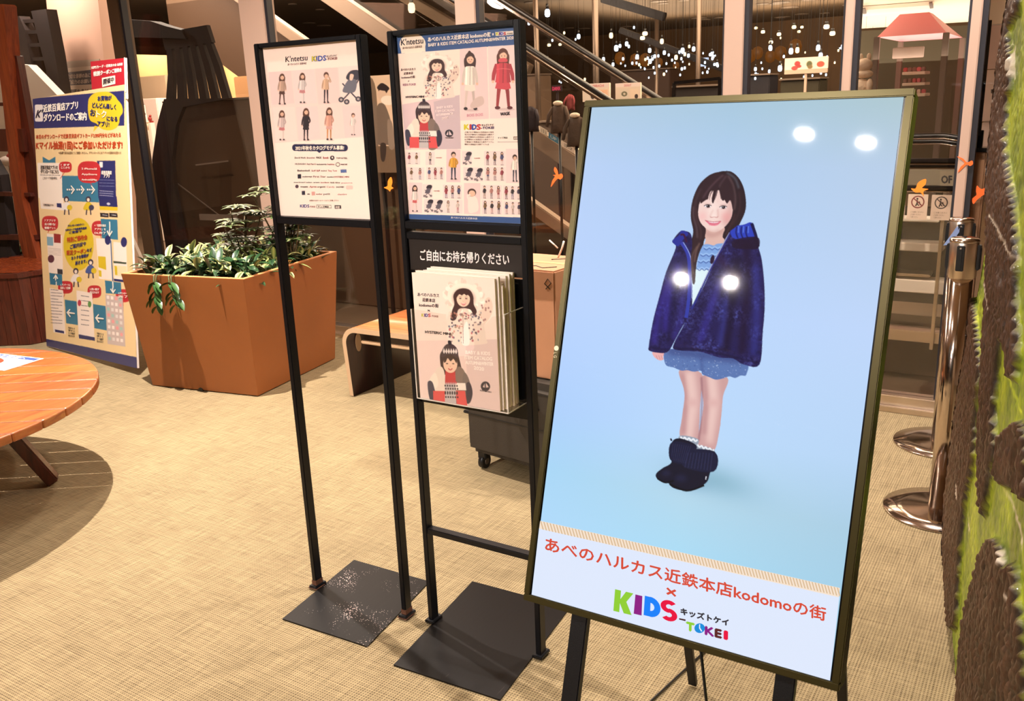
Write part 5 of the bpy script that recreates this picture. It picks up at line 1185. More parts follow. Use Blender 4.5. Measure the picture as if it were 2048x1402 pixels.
b = MB(); b.tube([CM @ Vector(p) for p in ((-.02, .1, .43), (.0, .1, .47), (.01, .1, .5))], .004, 6); b.tube([CM @ Vector(p) for p in ((-.02, .1, .47), (-.06, .1, .50))], .003, 6); b.build('cord_end', K['paper'], ct)

# ------------------------------------------------------------------ round table
TC = Vector((-3.93, 1.425, 0)); TR_, TZ = .885, .45
tbl = thing('round_table', 'low round honey wood table with splayed legs at the left edge', 'table', (TC.x, TC.y, 0))
ang = math.radians(-55.5 + 90)
def clipc(x0, x1, inner_):   # plank slice of a disc, in table frame
    pts = []; r = TR_ - inner_
    for k in range(13): x = x0 + (x1 - x0) * k / 12; pts.append((x, math.sqrt(max(0, r * r - x * x))))
    for k in range(13): x = x1 - (x1 - x0) * k / 12; pts.append((x, -math.sqrt(max(0, r * r - x * x))))
    return pts
TM = Matrix.Translation((TC.x, TC.y, 0)) @ Matrix.Rotation(ang - PI / 2, 4, 'Z')
npk = 14; wv = 2 * TR_ / npk
for k in range(npk):
    x0 = -TR_ + k * wv; g_ = .0028
    pl = clipc(x0 + g_, x0 + wv - g_, 0.0)
    keep = [pl[0]] + [pl[q] for q in range(1, len(pl)) if (Vector(pl[q]) - Vector(pl[q - 1])).length > 1e-4]
    b = MB(); b.prism([TM @ Vector((x, y, TZ)) for x, y in keep], (0, 0, -.034))
    o = b.build('plank', wood('plank_%d' % k, (124 + (k * 37) % 26, 58 + (k * 23) % 18, 26), (170, 94 + (k * 11) % 18, 48), 'Y', 4), tbl)
    bv = o.modifiers.new('edge', 'BEVEL'); bv.width = .005; bv.segments = 2; bv.limit_method = 'ANGLE'
for k in range(4):
    a = math.radians(56 + 90 * k); d = Vector((math.cos(a), math.sin(a), 0))
    b = MB(); b.beam(TC + d * .44 + Vector((0, 0, .41)), TC + d * .645 + Vector((0, 0, .012)), .075, .05, .006, up=d); b.build('leg', K['redwood'], tbl)
b = MB()
for k in range(2):
    a = math.radians(56 + 90 * k); d = Vector((math.cos(a), math.sin(a), 0)); b.beam(TC - d * .6 + Vector((0, 0, .405)), TC + d * .6 + Vector((0, 0, .405)), .06, .03, .004)
b.build('cross_brace', K['redwood'], tbl)
# notice paper on the table
c_ = [pZ(-60, 700, TZ + .001), pZ(88, 717, TZ + .001), pZ(-12, 750, TZ + .001)]
U_ = c_[1] - c_[0]; V__ = Vector((0, 0, 1)).cross(U_).normalized() * -.20
P = Print(c_[0], c_[1], c_[0] + V__, [(0, 0), (300, 0), (300, 210), (0, 210)], 4, 4, (250, 240, 226), lift=.0006)
P.vpoly([(10, 10), (292, 10), (292, 42), (10, 42)], (60, 84, 150)); P.text('ご利用のお客様へ', (50, 36), (250, 36), 18, (244, 240, 240), .6)
ring_ = [(150 + 70 * math.cos(a), 128 + 70 * math.sin(a)) for a in np.linspace(0, 2 * PI, 40)] + [(150 + 54 * math.cos(a), 128 + 54 * math.sin(a)) for a in np.linspace(2 * PI, 0, 40)]
P.vpoly(ring_, (222, 66, 40)); P.vpoly([(98, 84), (108, 74), (202, 172), (192, 182)], (222, 66, 40)); P.vpoly([(130, 108), (170, 108), (165, 150), (135, 150)], (50, 44, 44), .0004)
o = P.build('notice_paper', K['print']); tag(o, 'white paper notice with red prohibition circle lying on the round table', 'paper')

# ------------------------------------------------------------------ yellow banner board
BNW, BNH = 1.233, 1.64
by = math.radians(-8.5); bt_ = math.radians(7.6); br_ = math.radians(2.0)
bU = Vector((math.cos(by), math.sin(by), 0)); bN = Vector((math.sin(by), -math.cos(by), 0)); bV = (Vector((0, 0, 1)) * math.cos(bt_) - bN * math.sin(bt_))
bU2 = bU * math.cos(br_) + bV * math.sin(br_); bV2 = bV * math.cos(br_) - bU * math.sin(br_)
bC = Vector((-5.262, 3.366, .838)); bNn = bU2.cross(bV2).normalized() 
BM_ = Matrix((bU2, bNn * -1, bV2)).transposed().to_4x4(); BM_.translation = bC
ban = thing('banner_board', 'large cream and navy app download board leaning beside the orange planter', 'sign board', (bC.x, bC.y, 0))
b = MB(); b.box(-BNW / 2, BNW / 2, .002, .014, -BNH / 2, BNH / 2, .001, 0, BM_); b.build('board', K['paper'], ban)
for sx in (-1, 1):
    b = MB(); p0 = BM_ @ Vector((sx * .45, .02, .1)); b.beam(p0, (p0.x + .02, p0.y + .28, .01), .03, .02, .001); b.build('prop_leg', K['white'], ban)
def W(u, v): return BM_ @ Vector((u, 0, v))
BQ = [(68, 206), (250, 178), (277, 745), (93, 700)]
A1 = lambda l: [(60 + x / 5.009, 120 + y / 5.009) for x, y in l]
A2 = lambda l: [(70 + x / 3.895, 400 + y / 3.895) for x, y in l]
P = Print(W(-BNW / 2, BNH / 2), W(BNW / 2, BNH / 2), W(-BNW / 2, -BNH / 2), BQ, 240, 560, (240, 208, 156), lift=.003)
NV = (36, 42, 100); TL_ = (52, 120, 150); RDn = (196, 44, 52); YL = (222, 190, 40)
P.quad(A1([(36, 425), (944, 350), (946, 690), (46, 718)]), NV); P.quad(A2([(80, 1108), (812, 1256), (812, 1350), (88, 1166)]), NV)
P.poly(A1(rrect(62, 484, 142, 650, 14)), (236, 226, 222), sm=False); P.text("K'", A1([(72, 612)])[0], A1([(124, 608)])[0], 15, (40, 36, 60), .5, slant=.3)
WT = (248, 238, 226)
P.text('近鉄百貨店アプリ', A1([(148, 556)])[0], A1([(490, 520)])[0], 13, WT, .5, cap=.8); P.text('ダウンロードのご案内', A1([(152, 646)])[0], A1([(576, 630)])[0], 13.5, WT, .5, cap=.8)
P.poly(A1([(600, 420), (660, 372), (780, 362), (850, 400), (880, 440), (920, 490), (930, 560), (900, 610), (896, 660), (868, 710), (800, 736), (720, 720), (672, 672), (610, 640), (588, 560), (588, 480)]), YL); P.poly(A1([(640, 750), (652, 690), (690, 700)]), YL, sm=False)
for s_, a_, b_, h_, c_ in (('お買物が', (686, 446), (822, 438), 8, NV), ('どんどん楽しく', (632, 510), (866, 530), 9, NV), ('お', (612, 590), (664, 594), 12, NV), ('トク', (674, 606), (772, 610), 13, (248, 236, 220)), ('になる', (776, 640), (880, 646), 8.5, NV), ('アプリ!', (684, 690), (800, 700), 9, NV)):
    P.text(s_, A1([a_])[0], A1([b_])[0], h_, c_, .35, cap=.8)
OR = (188, 66, 30)
P.text('本日のダウンロードで近鉄百貨店ギフトカード3,000円分などがあたる', A1([(74, 816)])[0], A1([(914, 796)])[0], 7.2, OR, .2, cap=.8); P.text('Kマイル抽選(1回)にご参加いただけます!', A1([(74, 914)])[0], A1([(930, 908)])[0], 13, OR, .5, cap=.8)
P.text('※抽選内容は店頭にてご確認ください。ダウンロードにはアプリの登録が必要です', A1([(300, 964)])[0], A1([(920, 964)])[0], 3.4, (110, 84, 60), .1)
P.poly(A1([(136, 994), (200, 1030), (262, 994), (264, 1054), (138, 1054)]), TL_, sm=False)
P.poly(A1([(84, 1054), (328, 1056), (330, 1402), (94, 1402)]), (250, 234, 220), sm=False); P.poly(A2([(40, -10), (226, -10), (230, 96), (52, 82)]), (250, 234, 220), sm=False)
P.text('近鉄百貨店アプリの', A1([(118, 1116)])[0], A1([(288, 1114)])[0], 6, (70, 60, 60), .2); P.text('ダウンロードはこちら', A1([(118, 1156)])[0], A1([(296, 1156)])[0], 6, (70, 60, 60), .2); P.line(A1([(110, 1174), (310, 1178)]), .8, (60, 60, 60))
P.text('このコードを読み取る', A1([(140, 1214)])[0], A1([(280, 1214)])[0], 3.8, (90, 80, 76), .1)
P.quad(A2([(60, 36), (172, 42), (174, 68), (62, 60)]), (244, 222, 206)); P.text('近鉄百貨店アプリ', A2([(74, 58)])[0], A2([(150, 62)])[0], 3, INK, .1); P.quad(A2([(174, 40), (210, 42), (212, 76), (176, 70)]), NV)
P.quad(A1([(328, 1182), (690, 1184), (694, 1402), (332, 1402)]), TL_); P.quad(A2([(232, -12), (502, -4), (502, 34), (236, 22)]), TL_)
for x in (378, 476, 580):
    for k in range(3): P.vpoly(A1([(x + k * 22, 1310), (x + 14 + k * 22, 1312), (x + 14 + k * 22, 1328), (x + k * 22, 1326)]), WT)
    P.vpoly(A1([(x + 46, 1276), (x + 82, 1320), (x + 50, 1364), (x + 44, 1356), (x + 66, 1320), (x + 40, 1284)]), WT)
P.quad(A1([(676, 1034), (858, 1032), (868, 1402), (690, 1402)]), NV); P.quad(A2([(500, -12), (640, -12), (648, 70), (508, 62)]), NV); P.quad(A2([(508, 62), (648, 70), (648, 98), (510, 92)]), YL)
P.poly(A1(rrect(700, 1044, 734, 1100, 6)), (236, 228, 224), sm=False); P.text('近鉄百貨店', A1([(724, 1164)])[0], A1([(826, 1166)])[0], 5.5, WT, .3); P.text('アプリ', A1([(748, 1198)])[0], A1([(804, 1200)])[0], 5.5, WT, .3)
for k in range(3): P.line(A1([(700, 1222 + k * 30), (850, 1226 + k * 30)]), 1.2, (110, 116, 160)); P.line(A1([(700, 1330 + k * 22), (840, 1340 + k * 22)]), 1.5, (150, 150, 180))
P.poly(A2([(562, 44), (576, 34), (592, 46), (576, 56)]), (200, 200, 216))
for x in (512, 582): P.quad(A2([(x, 114), (x + 64, 118), (x + 66, 150), (x + 2, 146)]), (34, 30, 40)); P.line(A2([(x + 18, 130), (x + 56, 134)]), 1.2, (220, 214, 214))
def bub(x, y, rx, ry, tail, txt, f):
    P.poly(f([(x + rx * (abs(math.cos(a)) ** .7) * (1 if math.cos(a) > 0 else -1), y + ry * (abs(math.sin(a)) ** .7) * (1 if math.sin(a) > 0 else -1)) for a in np.linspace(0, 2 * PI, 20, endpoint=False)]), RDn)
    P.line(f([(x, y + ry * .7), tail]), 1.2, RDn)
    for k, s_ in enumerate(txt):
        P.text(s_, f([(x - rx * .62, y - ry * .25 + k * ry * .5 + (0 if len(txt) > 1 else ry * .4))])[0], f([(x + rx * .72, y - ry * .22 + k * ry * .5 + (0 if len(txt) > 1 else ry * .4))])[0], 3.4 if f is A1 else 3.8, WT, .15)
bub(362, 1096, 64, 54, (310, 1210), ['1 まず', 'ここから'], A1); bub(598, 1146, 114, 108, (646, 1330), ['2 iPhoneは', 'AppStore', 'AndroidはPlay'], A1)
bub(121, 196, 64, 58, (104, 270), ['7 アプリで', 'お得な', '情報ゲット'], A2); bub(512, 234, 66, 58, (528, 340), ['4 「近鉄百貨店', 'アプリ」を', 'DL完了'], A2)
bub(240, 698, 58, 50, (226, 776), ['6 アンケートに', '回答して登録'], A2); bub(468, 732, 54, 50, (448, 796), ['5 同い意が', '表示されます'], A2); bub(694, 764, 58, 52, (694, 980), ['3 ダウンロード', '完了'], A2)
P.poly(A2(ellp(344, 360, 118, 206)), YL, sm=False)
for s_, a_, b_, h_, c_ in (('ダウンロード&ログイン', (262, 222), (390, 208), 3.4, NV), ('KIPSカード会員番号登録', (246, 254), (408, 238), 3.4, NV), ('ご登録で', (272, 274), (370, 262), 3.4, NV), ('特別ご優待会', (256, 342), (414, 318), 8.6, OR), ('ご案内状や', (280, 394), (404, 366), 7.4, NV), ('限定クーポン', (254, 442), (410, 424), 8.2, OR), ('など', (412, 418), (450, 410), 6, NV), ('おトクな情報が', (290, 480), (424, 456), 6, NV), ('届きます。', (320, 518), (410, 500), 6, NV)):
    P.text(s_, A2([a_])[0], A2([b_])[0], h_, c_, .3, cap=.8)
def fig(x, y, h, c1, c2):
    P.ell(*A2([(x, y)])[0], h * .13, h * .15, (60, 50, 70)); P.ell(*A2([(x, y + h * .1)])[0], h * .07, h * .09, (246, 224, 204))
    P.poly(A2([(x - h * .6, y + h * .9), (x, y + h * .5), (x + h * .6, y + h * .9), (x + h * .9, y + h * 2.0), (x - h * .9, y + h * 2.0)]), c1); P.ell(*A2([(x + h * .6, y + h * 1.6)])[0], h * .13, h * .14, c2)
    P.line(A2([(x - h * .3, y + h * 2), (x - h * .4, y + h * 3.0)]), h * .06, (60, 50, 70)); P.line(A2([(x + h * .4, y + h * 2), (x + h * .5, y + h * 3.0)]), h * .06, (60, 50, 70))
fig(250, 10, 40, (240, 230, 224), YL); fig(420, 10, 40, YL, (60, 60, 90)); fig(322, 570, 42, (238, 226, 220), YL); fig(438, 500, 42, (70, 90, 150), YL)
PH = (250, 232, 220)
P.quad(A2([(96, 276), (216, 290), (222, 596), (110, 582)]), PH); P.quad(A2([(96, 300), (144, 304), (146, 372), (98, 368)]), (130, 170, 190)); P.quad(A2([(150, 276), (204, 282), (204, 350), (152, 346)]), (150, 40, 44)); P.ell(*A2([(128, 474)])[0], 6.5, 8, (90, 40, 60)); P.quad(A2([(176, 552), (218, 558), (220, 596), (178, 592)]), (50, 50, 60))
for k in range(5): P.line(A2([(104, 390 + k * 12), (206, 398 + k * 12)]), .8, (190, 170, 160))
P.quad(A2([(114, 584), (214, 598), (216, 686), (120, 676)]), TL_); P.vpoly(A2([(146, 628), (166, 596), (186, 628), (178, 634), (170, 618), (170, 644), (162, 644), (162, 618), (152, 632)]), WT); P.line(A2([(168, 652), (168, 682)]), 2, WT)
P.quad(A2([(516, 160), (646, 168), (652, 324), (526, 312)]), TL_); P.line(A2([(586, 182), (588, 250)]), 2.2, WT); P.vpoly(A2([(566, 258), (574, 250), (586, 276), (584, 244), (592, 244), (594, 276), (606, 252), (612, 260), (588, 300)]), WT)
P.quad(A2([(480, 312), (600, 318), (612, 640), (504, 630)]), PH); P.quad(A2([(496, 452), (556, 458), (560, 560), (500, 540)]), YL); P.quad(A2([(500, 560), (522, 566), (524, 616), (504, 610)]), YL); P.ell(*A2([(572, 326)])[0], 6, 9.5, NV); P.line(A2([(596, 330), (604, 500), (616, 700)]), 2.0, (50, 90, 140))
P.quad(A2([(616, 340), (716, 350), (730, 650), (622, 634)]), PH); P.ell(*A2([(698, 342)])[0], 6.2, 10, NV); P.quad(A2([(616, 490), (718, 500), (718, 514), (618, 506)]), (60, 76, 60)); P.quad(A2([(622, 524), (720, 532), (724, 616), (628, 606)]), (240, 224, 180)); P.quad(A2([(624, 528), (644, 530), (648, 600), (630, 598)]), YL); P.quad(A2([(620, 628), (732, 642), (734, 662), (622, 648)]), NV)
P.quad(A2([(550, 642), (676, 660), (680, 752), (558, 744)]), TL_); P.line(A2([(612, 650), (614, 700)]), 2.2, WT); P.vpoly(A2([(594, 712), (602, 706), (612, 726), (610, 700), (618, 700), (620, 728), (632, 710), (638, 716), (618, 748)]), WT)
P.quad(A2([(114, 704), (222, 722), (240, 1072), (144, 1056)]), PH); P.quad(A2([(156, 1034), (228, 1046), (228, 1066), (158, 1054)]), NV)
for k in range(12): P.line(A2([(124, 716 + k * 24), (124 + (90 if k % 3 else 60), 722 + k * 24)]), 1.0, (90, 76, 84))
P.quad(A2([(234, 796), (328, 810), (338, 998), (246, 984)]), TL_); P.vpoly(A2([(250, 898), (276, 868), (282, 876), (268, 892), (316, 900), (316, 910), (268, 906), (284, 928), (278, 936)]), WT)
P.quad(A2([(326, 722), (450, 742), (470, 1122), (344, 1100)]), PH); P.quad(A2([(344, 1072), (470, 1096), (472, 1124), (346, 1104)]), NV); P.ell(*A2([(350, 822)])[0], 3.6, 6.4, (190, 60, 80)); P.ell(*A2([(430, 832)])[0], 3.6, 6.4, (100, 150, 80))
for k in range(7): P.line(A2([(362, 764 + k * 38), (426, 772 + k * 38)]), 1.1, (90, 80, 90))
P.quad(A2([(456, 830), (556, 846), (566, 1040), (468, 1022)]), TL_); P.vpoly(A2([(476, 940), (502, 908), (508, 916), (494, 934), (544, 942), (544, 952), (494, 948), (512, 972), (504, 980)]), WT)
P.quad(A2([(554, 752), (690, 776), (714, 1170), (572, 1148)]), (206, 186, 180))
for j in range(8):
    for i in range(4):
        x, y = 574 + i * 32 + j * 2, 776 + j * 47 + i * 5; P.quad(A2([(x - 10, y - 14), (x + 10, y - 12), (x + 11, y + 14), (x - 9, y + 12)]), [(246, 230, 222), (240, 160, 160), (230, 220, 214), (250, 236, 226), (170, 200, 190)][(i * 3 + j * 2) % 5])
for x, y in ((264, 1010), (490, 1054)):
    for k in range(4): P.text(['「利用する」を', '押すと', 'コード画面が', '表示されます'][k], A2([(x, y + 14 + k * 21)])[0], A2([(x + 52, y + 22 + k * 21)])[0], 2.8, INK, .1)
bs = P.build('printed_face', K['print'], ban)
# small red sign on top of it
qv = P.uv([(182, 134), (248, 127), (251, 194), (185, 193)])
def wq(u, v): return W(-BNW / 2 + u * BNW, BNH / 2 - v * BNH)
Pb = Print(W(-BNW / 2, BNH / 2), W(BNW / 2, BNH / 2), W(-BNW / 2, -BNH / 2), BQ, 8, 8); cs = Pb.uv([(182, 134), (250, 127), (253, 206), (185, 196)])
sg = thing('coupon_sign', 'small crimson sign with white writing fixed atop the cream board', 'sign', tuple(wq(cs[3, 0], cs[3, 1])))
tl, tr, brr, bl = [wq(*c) for c in cs]; n3_ = bNn
b = MB(); b.prism([tl, tr, brr, bl], -n3_ * .01); b.build('backing', K['paper'], sg)
P = Print(tl, tr, bl, A1([(612, 76), (948, 40), (962, 450), (630, 382)]), 20, 20, (176, 30, 46), lift=.002)
P.vpoly(A1([(934, 36), (950, 36), (962, 450), (944, 450)]), (250, 236, 224))
P.text('KIPSカード・近鉄友の会 会員様', A1([(624, 148)])[0], A1([(918, 128)])[0], 5.5, WT, .2, cap=.8); P.text('特別クーポンご優待会', A1([(640, 218)])[0], A1([(906, 200)])[0], 8, WT, .35, cap=.8)
P.vpoly(A1([(710, 248), (836, 238), (838, 332), (714, 340)]), (250, 236, 210)); P.text('開催中', A1([(724, 314)])[0], A1([(822, 306)])[0], 10, (40, 30, 40), .4, lift=.0024, cap=.8)
P.build('printed_face', K['print'], sg)

# ------------------------------------------------------------------ octagonal timber box with lattice top
sb = thing('octagonal_box', 'octagonal red-brown timber box with a lattice top at the left edge', 'planter box', (-6.42, 3.62, 0))
OC = Vector((-6.42, 3.62, 0)); OR_ = .50; OZ = .50
def octa(r, z, n=8, off=PI / 8 - .25): return [OC + Vector((r * math.cos(off + 2 * PI * k / n), r * math.sin(off + 2 * PI * k / n), z)) for k in range(n)]
o0, o1 = octa(OR_, .004), octa(OR_ * .97, OZ - .03)
for k in range(8):
    j = (k + 1) % 8; b = MB(); inn = [(OC - (o0[k] + o0[j]) / 2).normalized() * .03]
    nb = 5
    for q in range(nb):
        f0, f1 = q / nb + .004, (q + 1) / nb - .004
        b.prism([o0[k].lerp(o0[j], f0), o0[k].lerp(o0[j], f1), o1[k].lerp(o1[j], f1), o1[k].lerp(o1[j], f0)], inn[0])
    b.build('side_panel', K['redwood'], sb)
b = MB(); a_, c_ = octa(OR_ * 1.0, OZ), octa(OR_ * .9, OZ)
for k in range(8): j = (k + 1) % 8; b.prism([a_[k], a_[j], c_[j], c_[k]], (0, 0, -.03))
b.build('rim', K['redwood'], sb)
b = MB()
for k in range(-7, 8):
    h_ = math.sqrt(max(0, (OR_ * .9) ** 2 - (k * .06) ** 2)) * .98
    for a in (.5, .5 + PI / 2):
        d = Vector((math.cos(a), math.sin(a), 0)); e_ = Vector((-d.y, d.x, 0)); c = OC + e_ * k * .06 + Vector((0, 0, OZ - (.006 if a < 1 else .014))); b.beam(c - d * h_, c + d * h_, .026, .012)
b.build('lattice', K['orangewood'], sb)
b = MB(); b.prism([p * 1 for p in octa(OR_ * .9, OZ - .06)], (0, 0, -.02)); b.build('inner_floor', mat('black_inside', (18, 12, 10), .9), sb)
for k, (px_, py_) in enumerate([(-25, 530), (15, 520), (52, 515), (80, 520)]):
    p = pY(px_, py_, 4.22); low_plant(p.x, p.y, p.z - .02, 80 + k, ['leafy plant behind the timber box, hard against the picture edge', 'second leafy plant behind the lattice-topped timber box', 'leafy plant behind the timber box, left of the leaning post', 'leafy plant behind the timber box beside the cream board'][k], bright=.06, R0=.2, n=60)
pb_ = thing('low_planter', 'dark low planter trough behind the octagonal timber box', 'planter', (-7.0, 4.24, 0)); b = MB(); b.box(-7.9, -6.45, 4.15, 4.33, 0.004, .42, .01); b.build('trough', K['darkwood'], pb_)

# leaning timber tower
tw = thing('timber_climbing_tower', 'leaning red-orange timber frame with rungs at the left edge', 'wooden structure', tuple(pY(40, 620, 3.75).to_2d()) + (0,))
def q3(x, y, d): return pY(x, y, d)
D1 = 3.78
def slab(name, pts, d, th_, m, par):
    b = MB(); b.prism([q3(x, y, d) for x, y in pts], (0, th_, 0)); return b.build(name, m, par)
tag(slab('post', [(-4, 8), (4, 8), (8, 12), (17, 130), (33, 300), (44, 400), (83, 556), (58, 556), (38, 480), (24, 380), (4, 190), (-12, 60)], D1 + .0, .09, K['orangewood'], tw), 'orange leaning post')
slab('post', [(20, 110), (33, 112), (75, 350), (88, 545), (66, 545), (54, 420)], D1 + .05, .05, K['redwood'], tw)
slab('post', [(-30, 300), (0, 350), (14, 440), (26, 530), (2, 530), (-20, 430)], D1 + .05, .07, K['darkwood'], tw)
for pts in ([(-30, 205), (27, 205), (28, 212), (-30, 212)], [(-30, 258), (44, 258), (50, 304), (-30, 302)], [(-30, 383), (60, 386), (62, 393), (-30, 392)], [(-30, 470), (70, 470), (72, 480), (-30, 480)]):
    slab('rung', pts, D1 + .02, .05, K['redwood'], tw)
# ------------------------------------------------------------------ hall behind the glass
def pslab(name, pts, d, th_, m, par=None):
    b = MB(); b.prism([pY(x, y, d) for x, y in pts], (0, th_, 0)); return b.build(name, m, par)
# left: dark brown partition with a ledge, acrylic case, flared timber tower
part_ = thing('brown_partition', 'high dark brown partition with a ledge behind the glass above the orange planter', 'partition', (-6.3, 5.3, 0))
b = MB(); p0, p1 = pY(331, 206, 5.2), pY(760, 186, 5.2); b.box(p0.x, -3.85, 5.2, 5.5, 0.004, p0.z, .004); b.build('body', K['brownclad'], part_)
b = MB(); b.box(p0.x - .02, -3.83, 5.18, 5.52, p0.z, p0.z + .014, .002); b.build('ledge', K['grey'], part_)
b = MB(); a0 = pY(318, 316, 5.19); a1 = pY(480, 460, 5.19); b.beam(pY(296, 322, 5.185), pY(490, 470, 5.185), .008, .008); b.build('cord', K['grey'], part_)
fl = thing('flared_timber_tower', 'dark flared timber tower with narrow slots standing beyond the glass', 'wooden structure', tuple(pY(385, 520, 5.02).to_2d()) + (0,))
Lf = [(322, 66), (330, 100), (332, 150), (328, 198), (324, 212), (314, 250), (304, 320), (310, 380), (326, 460), (348, 589)]
Rt = [(413, 50), (424, 85), (442, 130), (462, 196), (366, 214), (352, 250), (344, 320), (350, 380), (364, 460), (392, 586)]
def lr(f, k):
    a, b_ = Lf[k], Rt[k]; return (a[0] + (b_[0] - a[0]) * f, a[1] + (b_[1] - a[1]) * f)
for s_ in range(6):
    f0, f1 = s_ / 6, (s_ + 1) / 6
    for seg_, (ka, kb, gp) in enumerate(((0, 1, 0), (1, 3, .03), (3, 9, 0))):
        if seg_ != 1: g0 = g1 = 0
        else: g0 = g1 = gp
        pl = [lr(f0 + g0, k) for k in range(ka, kb + 1)] + [lr(f1 - g1, k) for k in range(kb, ka - 1, -1)]
        if seg_ == 0: top_pl = pl
        b = MB(); b.prism([pY(x, y, 5.02) for x, y in pl], (0, .035, 0)); b.build('slat', K['darkwood'], fl)
b = MB(); b.prism([pY(x, y, 5.0) for x, y in [(244, 38), (300, 42), (330, 52), (362, 60), (372, 78), (336, 76), (246, 74)]], (0, .1, 0)); b.build('top_beam', K['darkwood'], fl)
cs_ = thing('acrylic_case', 'empty clear display case mounted on the brown partition', 'display case', tuple(pY(440, 440, 5.1)))
b = MB()
P4 = [pY(396, 328, 5.19), pY(462, 322, 5.19), pY(464, 430, 5.19), pY(406, 432, 5.19)]
b.prism(P4, (0, -.12, 0)); b.build('box', glassmat('case_acrylic', (.95, .93, .92), 1.0), cs_)
b = MB(); b.beam(pY(392, 330, 5.06), pY(456, 322, 5.06), .012, .012); b.beam(pY(400, 434, 5.06), pY(474, 436, 5.06), .014, .05); b.build('edge', K['grey'], cs_)
# dark timber frame beyond the glass, left of the pillar
dtf = thing('dark_timber_frame', 'dark timber frame with rungs behind the glass between the leaning post and the pillar', 'wooden structure', tuple(pY(70, 300, 4.95).to_2d()) + (0,))
for pl in ([(12, 38), (38, 32), (50, 60), (72, 182), (90, 420), (70, 420), (56, 182), (34, 80)], [(62, 22), (92, 18), (110, 110), (124, 200), (150, 420), (128, 420), (100, 172), (82, 100)]):
    b = MB(); b.prism([pY(x, y, 4.95) for x, y in pl], (0, .1, 0)); b.build('post', K['darkwood'], dtf)
for y0 in (40, 62, 88, 116, 150):
    b = MB(); b.prism([pY(30 + (y0 - 40) * .2, y0, 4.97), pY(92 + (y0 - 40) * .12, y0 - 3, 4.97), pY(92 + (y0 - 40) * .12, y0 + 4, 4.97), pY(30 + (y0 - 40) * .2, y0 + 7, 4.97)], (0, .05, 0)); b.build('rung', K['darkwood'], dtf)
# left shop area
K['shopwhite'] = mat('shop_white', (250, 236, 220), .6)
b = pslab('shop_partition', [(-200, 135), (30, 128), (56, 130), (120, 196), (150, 240), (150, 470), (-200, 480)], 4.8, .08, K['shopwhite']); tag(b, 'bright white slanting panel of the shop beyond the glass, behind the leaning post', 'shop panel')
P = Print(pY(82, 220, 4.79), pY(112, 220, 4.79), pY(82, 262, 4.79), [(0, 0), (1, 0), (1, 1), (0, 1)], 3, 3, (250, 236, 220)); P.text('M', (.1, .7), (.9, .7), .5, (170, 170, 160)); P.build('printed_letter', K['print'], b)
rr = random.Random(12)
for k, (x, y, w_, h_, c) in enumerate([(62, 262, 9, 16, (40, 34, 44)), (63, 282, 10, 22, (226, 60, 150)), (66, 306, 10, 18, (240, 225, 215)), (66, 332, 9, 14, (40, 30, 30)), (16, 322, 30, 16, (236, 220, 210)), (20, 312, 12, 8, (170, 40, 40))]):
    b = MB(); c_0 = pY(x, y, 4.62); b.ball(c_0, .001 * w_ * 3.2, 1, .7, h_ / w_ * .9, 14); b.cone((c_0.x, c_0.y, .004), c_0, .006, seg=8, mi=1); tag(b.build('soft_toy' if k % 2 else 'hand_bag', [mat('goods_%d' % k, c, .6, bump=.4, bscale=60), K['steel']]), 'small %s item of goods on the shop display behind the leaning post' % ['black', 'magenta', 'cream', 'dark brown', 'off-white', 'dark red'][k], 'goods')
pil = pslab('pillar', [(87, -60), (190, -60), (209, 130), (222, 260), (240, 700), (150, 700), (122, 300), (104, 130)], 5.25, .24, mat('pillar_paint', (224, 182, 160), .6)); tag(pil, 'beige pillar with a notice behind the glass above the cream board', 'pillar')
pil.name = 'pillar'
b = MB(); b.prism([pY(x, y, 5.245) for x, y in [(120, 124), (200, 118), (212, 240), (128, 250)]], (0, -.008, 0)); nf = b.build('framed_notice', mat('notice_frame', (206, 186, 168), .4)); tag(nf, 'white framed notice with dark heading fixed on the beige pillar', 'notice')
P = Print(pY(126, 137, 5.233), pY(204, 130, 5.233), pY(126, 240, 5.233), [(126, 137), (204, 130), (216, 232), (136, 240)], 6, 6, (246, 226, 208), lift=.001)
P.vpoly([(132, 145), (184, 139), (190, 166), (136, 170)], (92, 92, 112), .0011)
for s_, a_, b_, h_, c_ in (('大切な皆様の為に', (137, 156), (184, 152), 7, (236, 220, 210)), ('ご協力のお願い', (139, 167), (186, 163), 7, (236, 220, 210)), ('間隔をあけて', (144, 186), (192, 182), 8, (80, 66, 66)), ('ご利用ください', (146, 198), (194, 195), 7, (80, 66, 66))): P.text(s_, a_, b_, h_, c_, .3, lift=.0024, cap=.8)
P.build('printed_sheet', K['print'], nf)
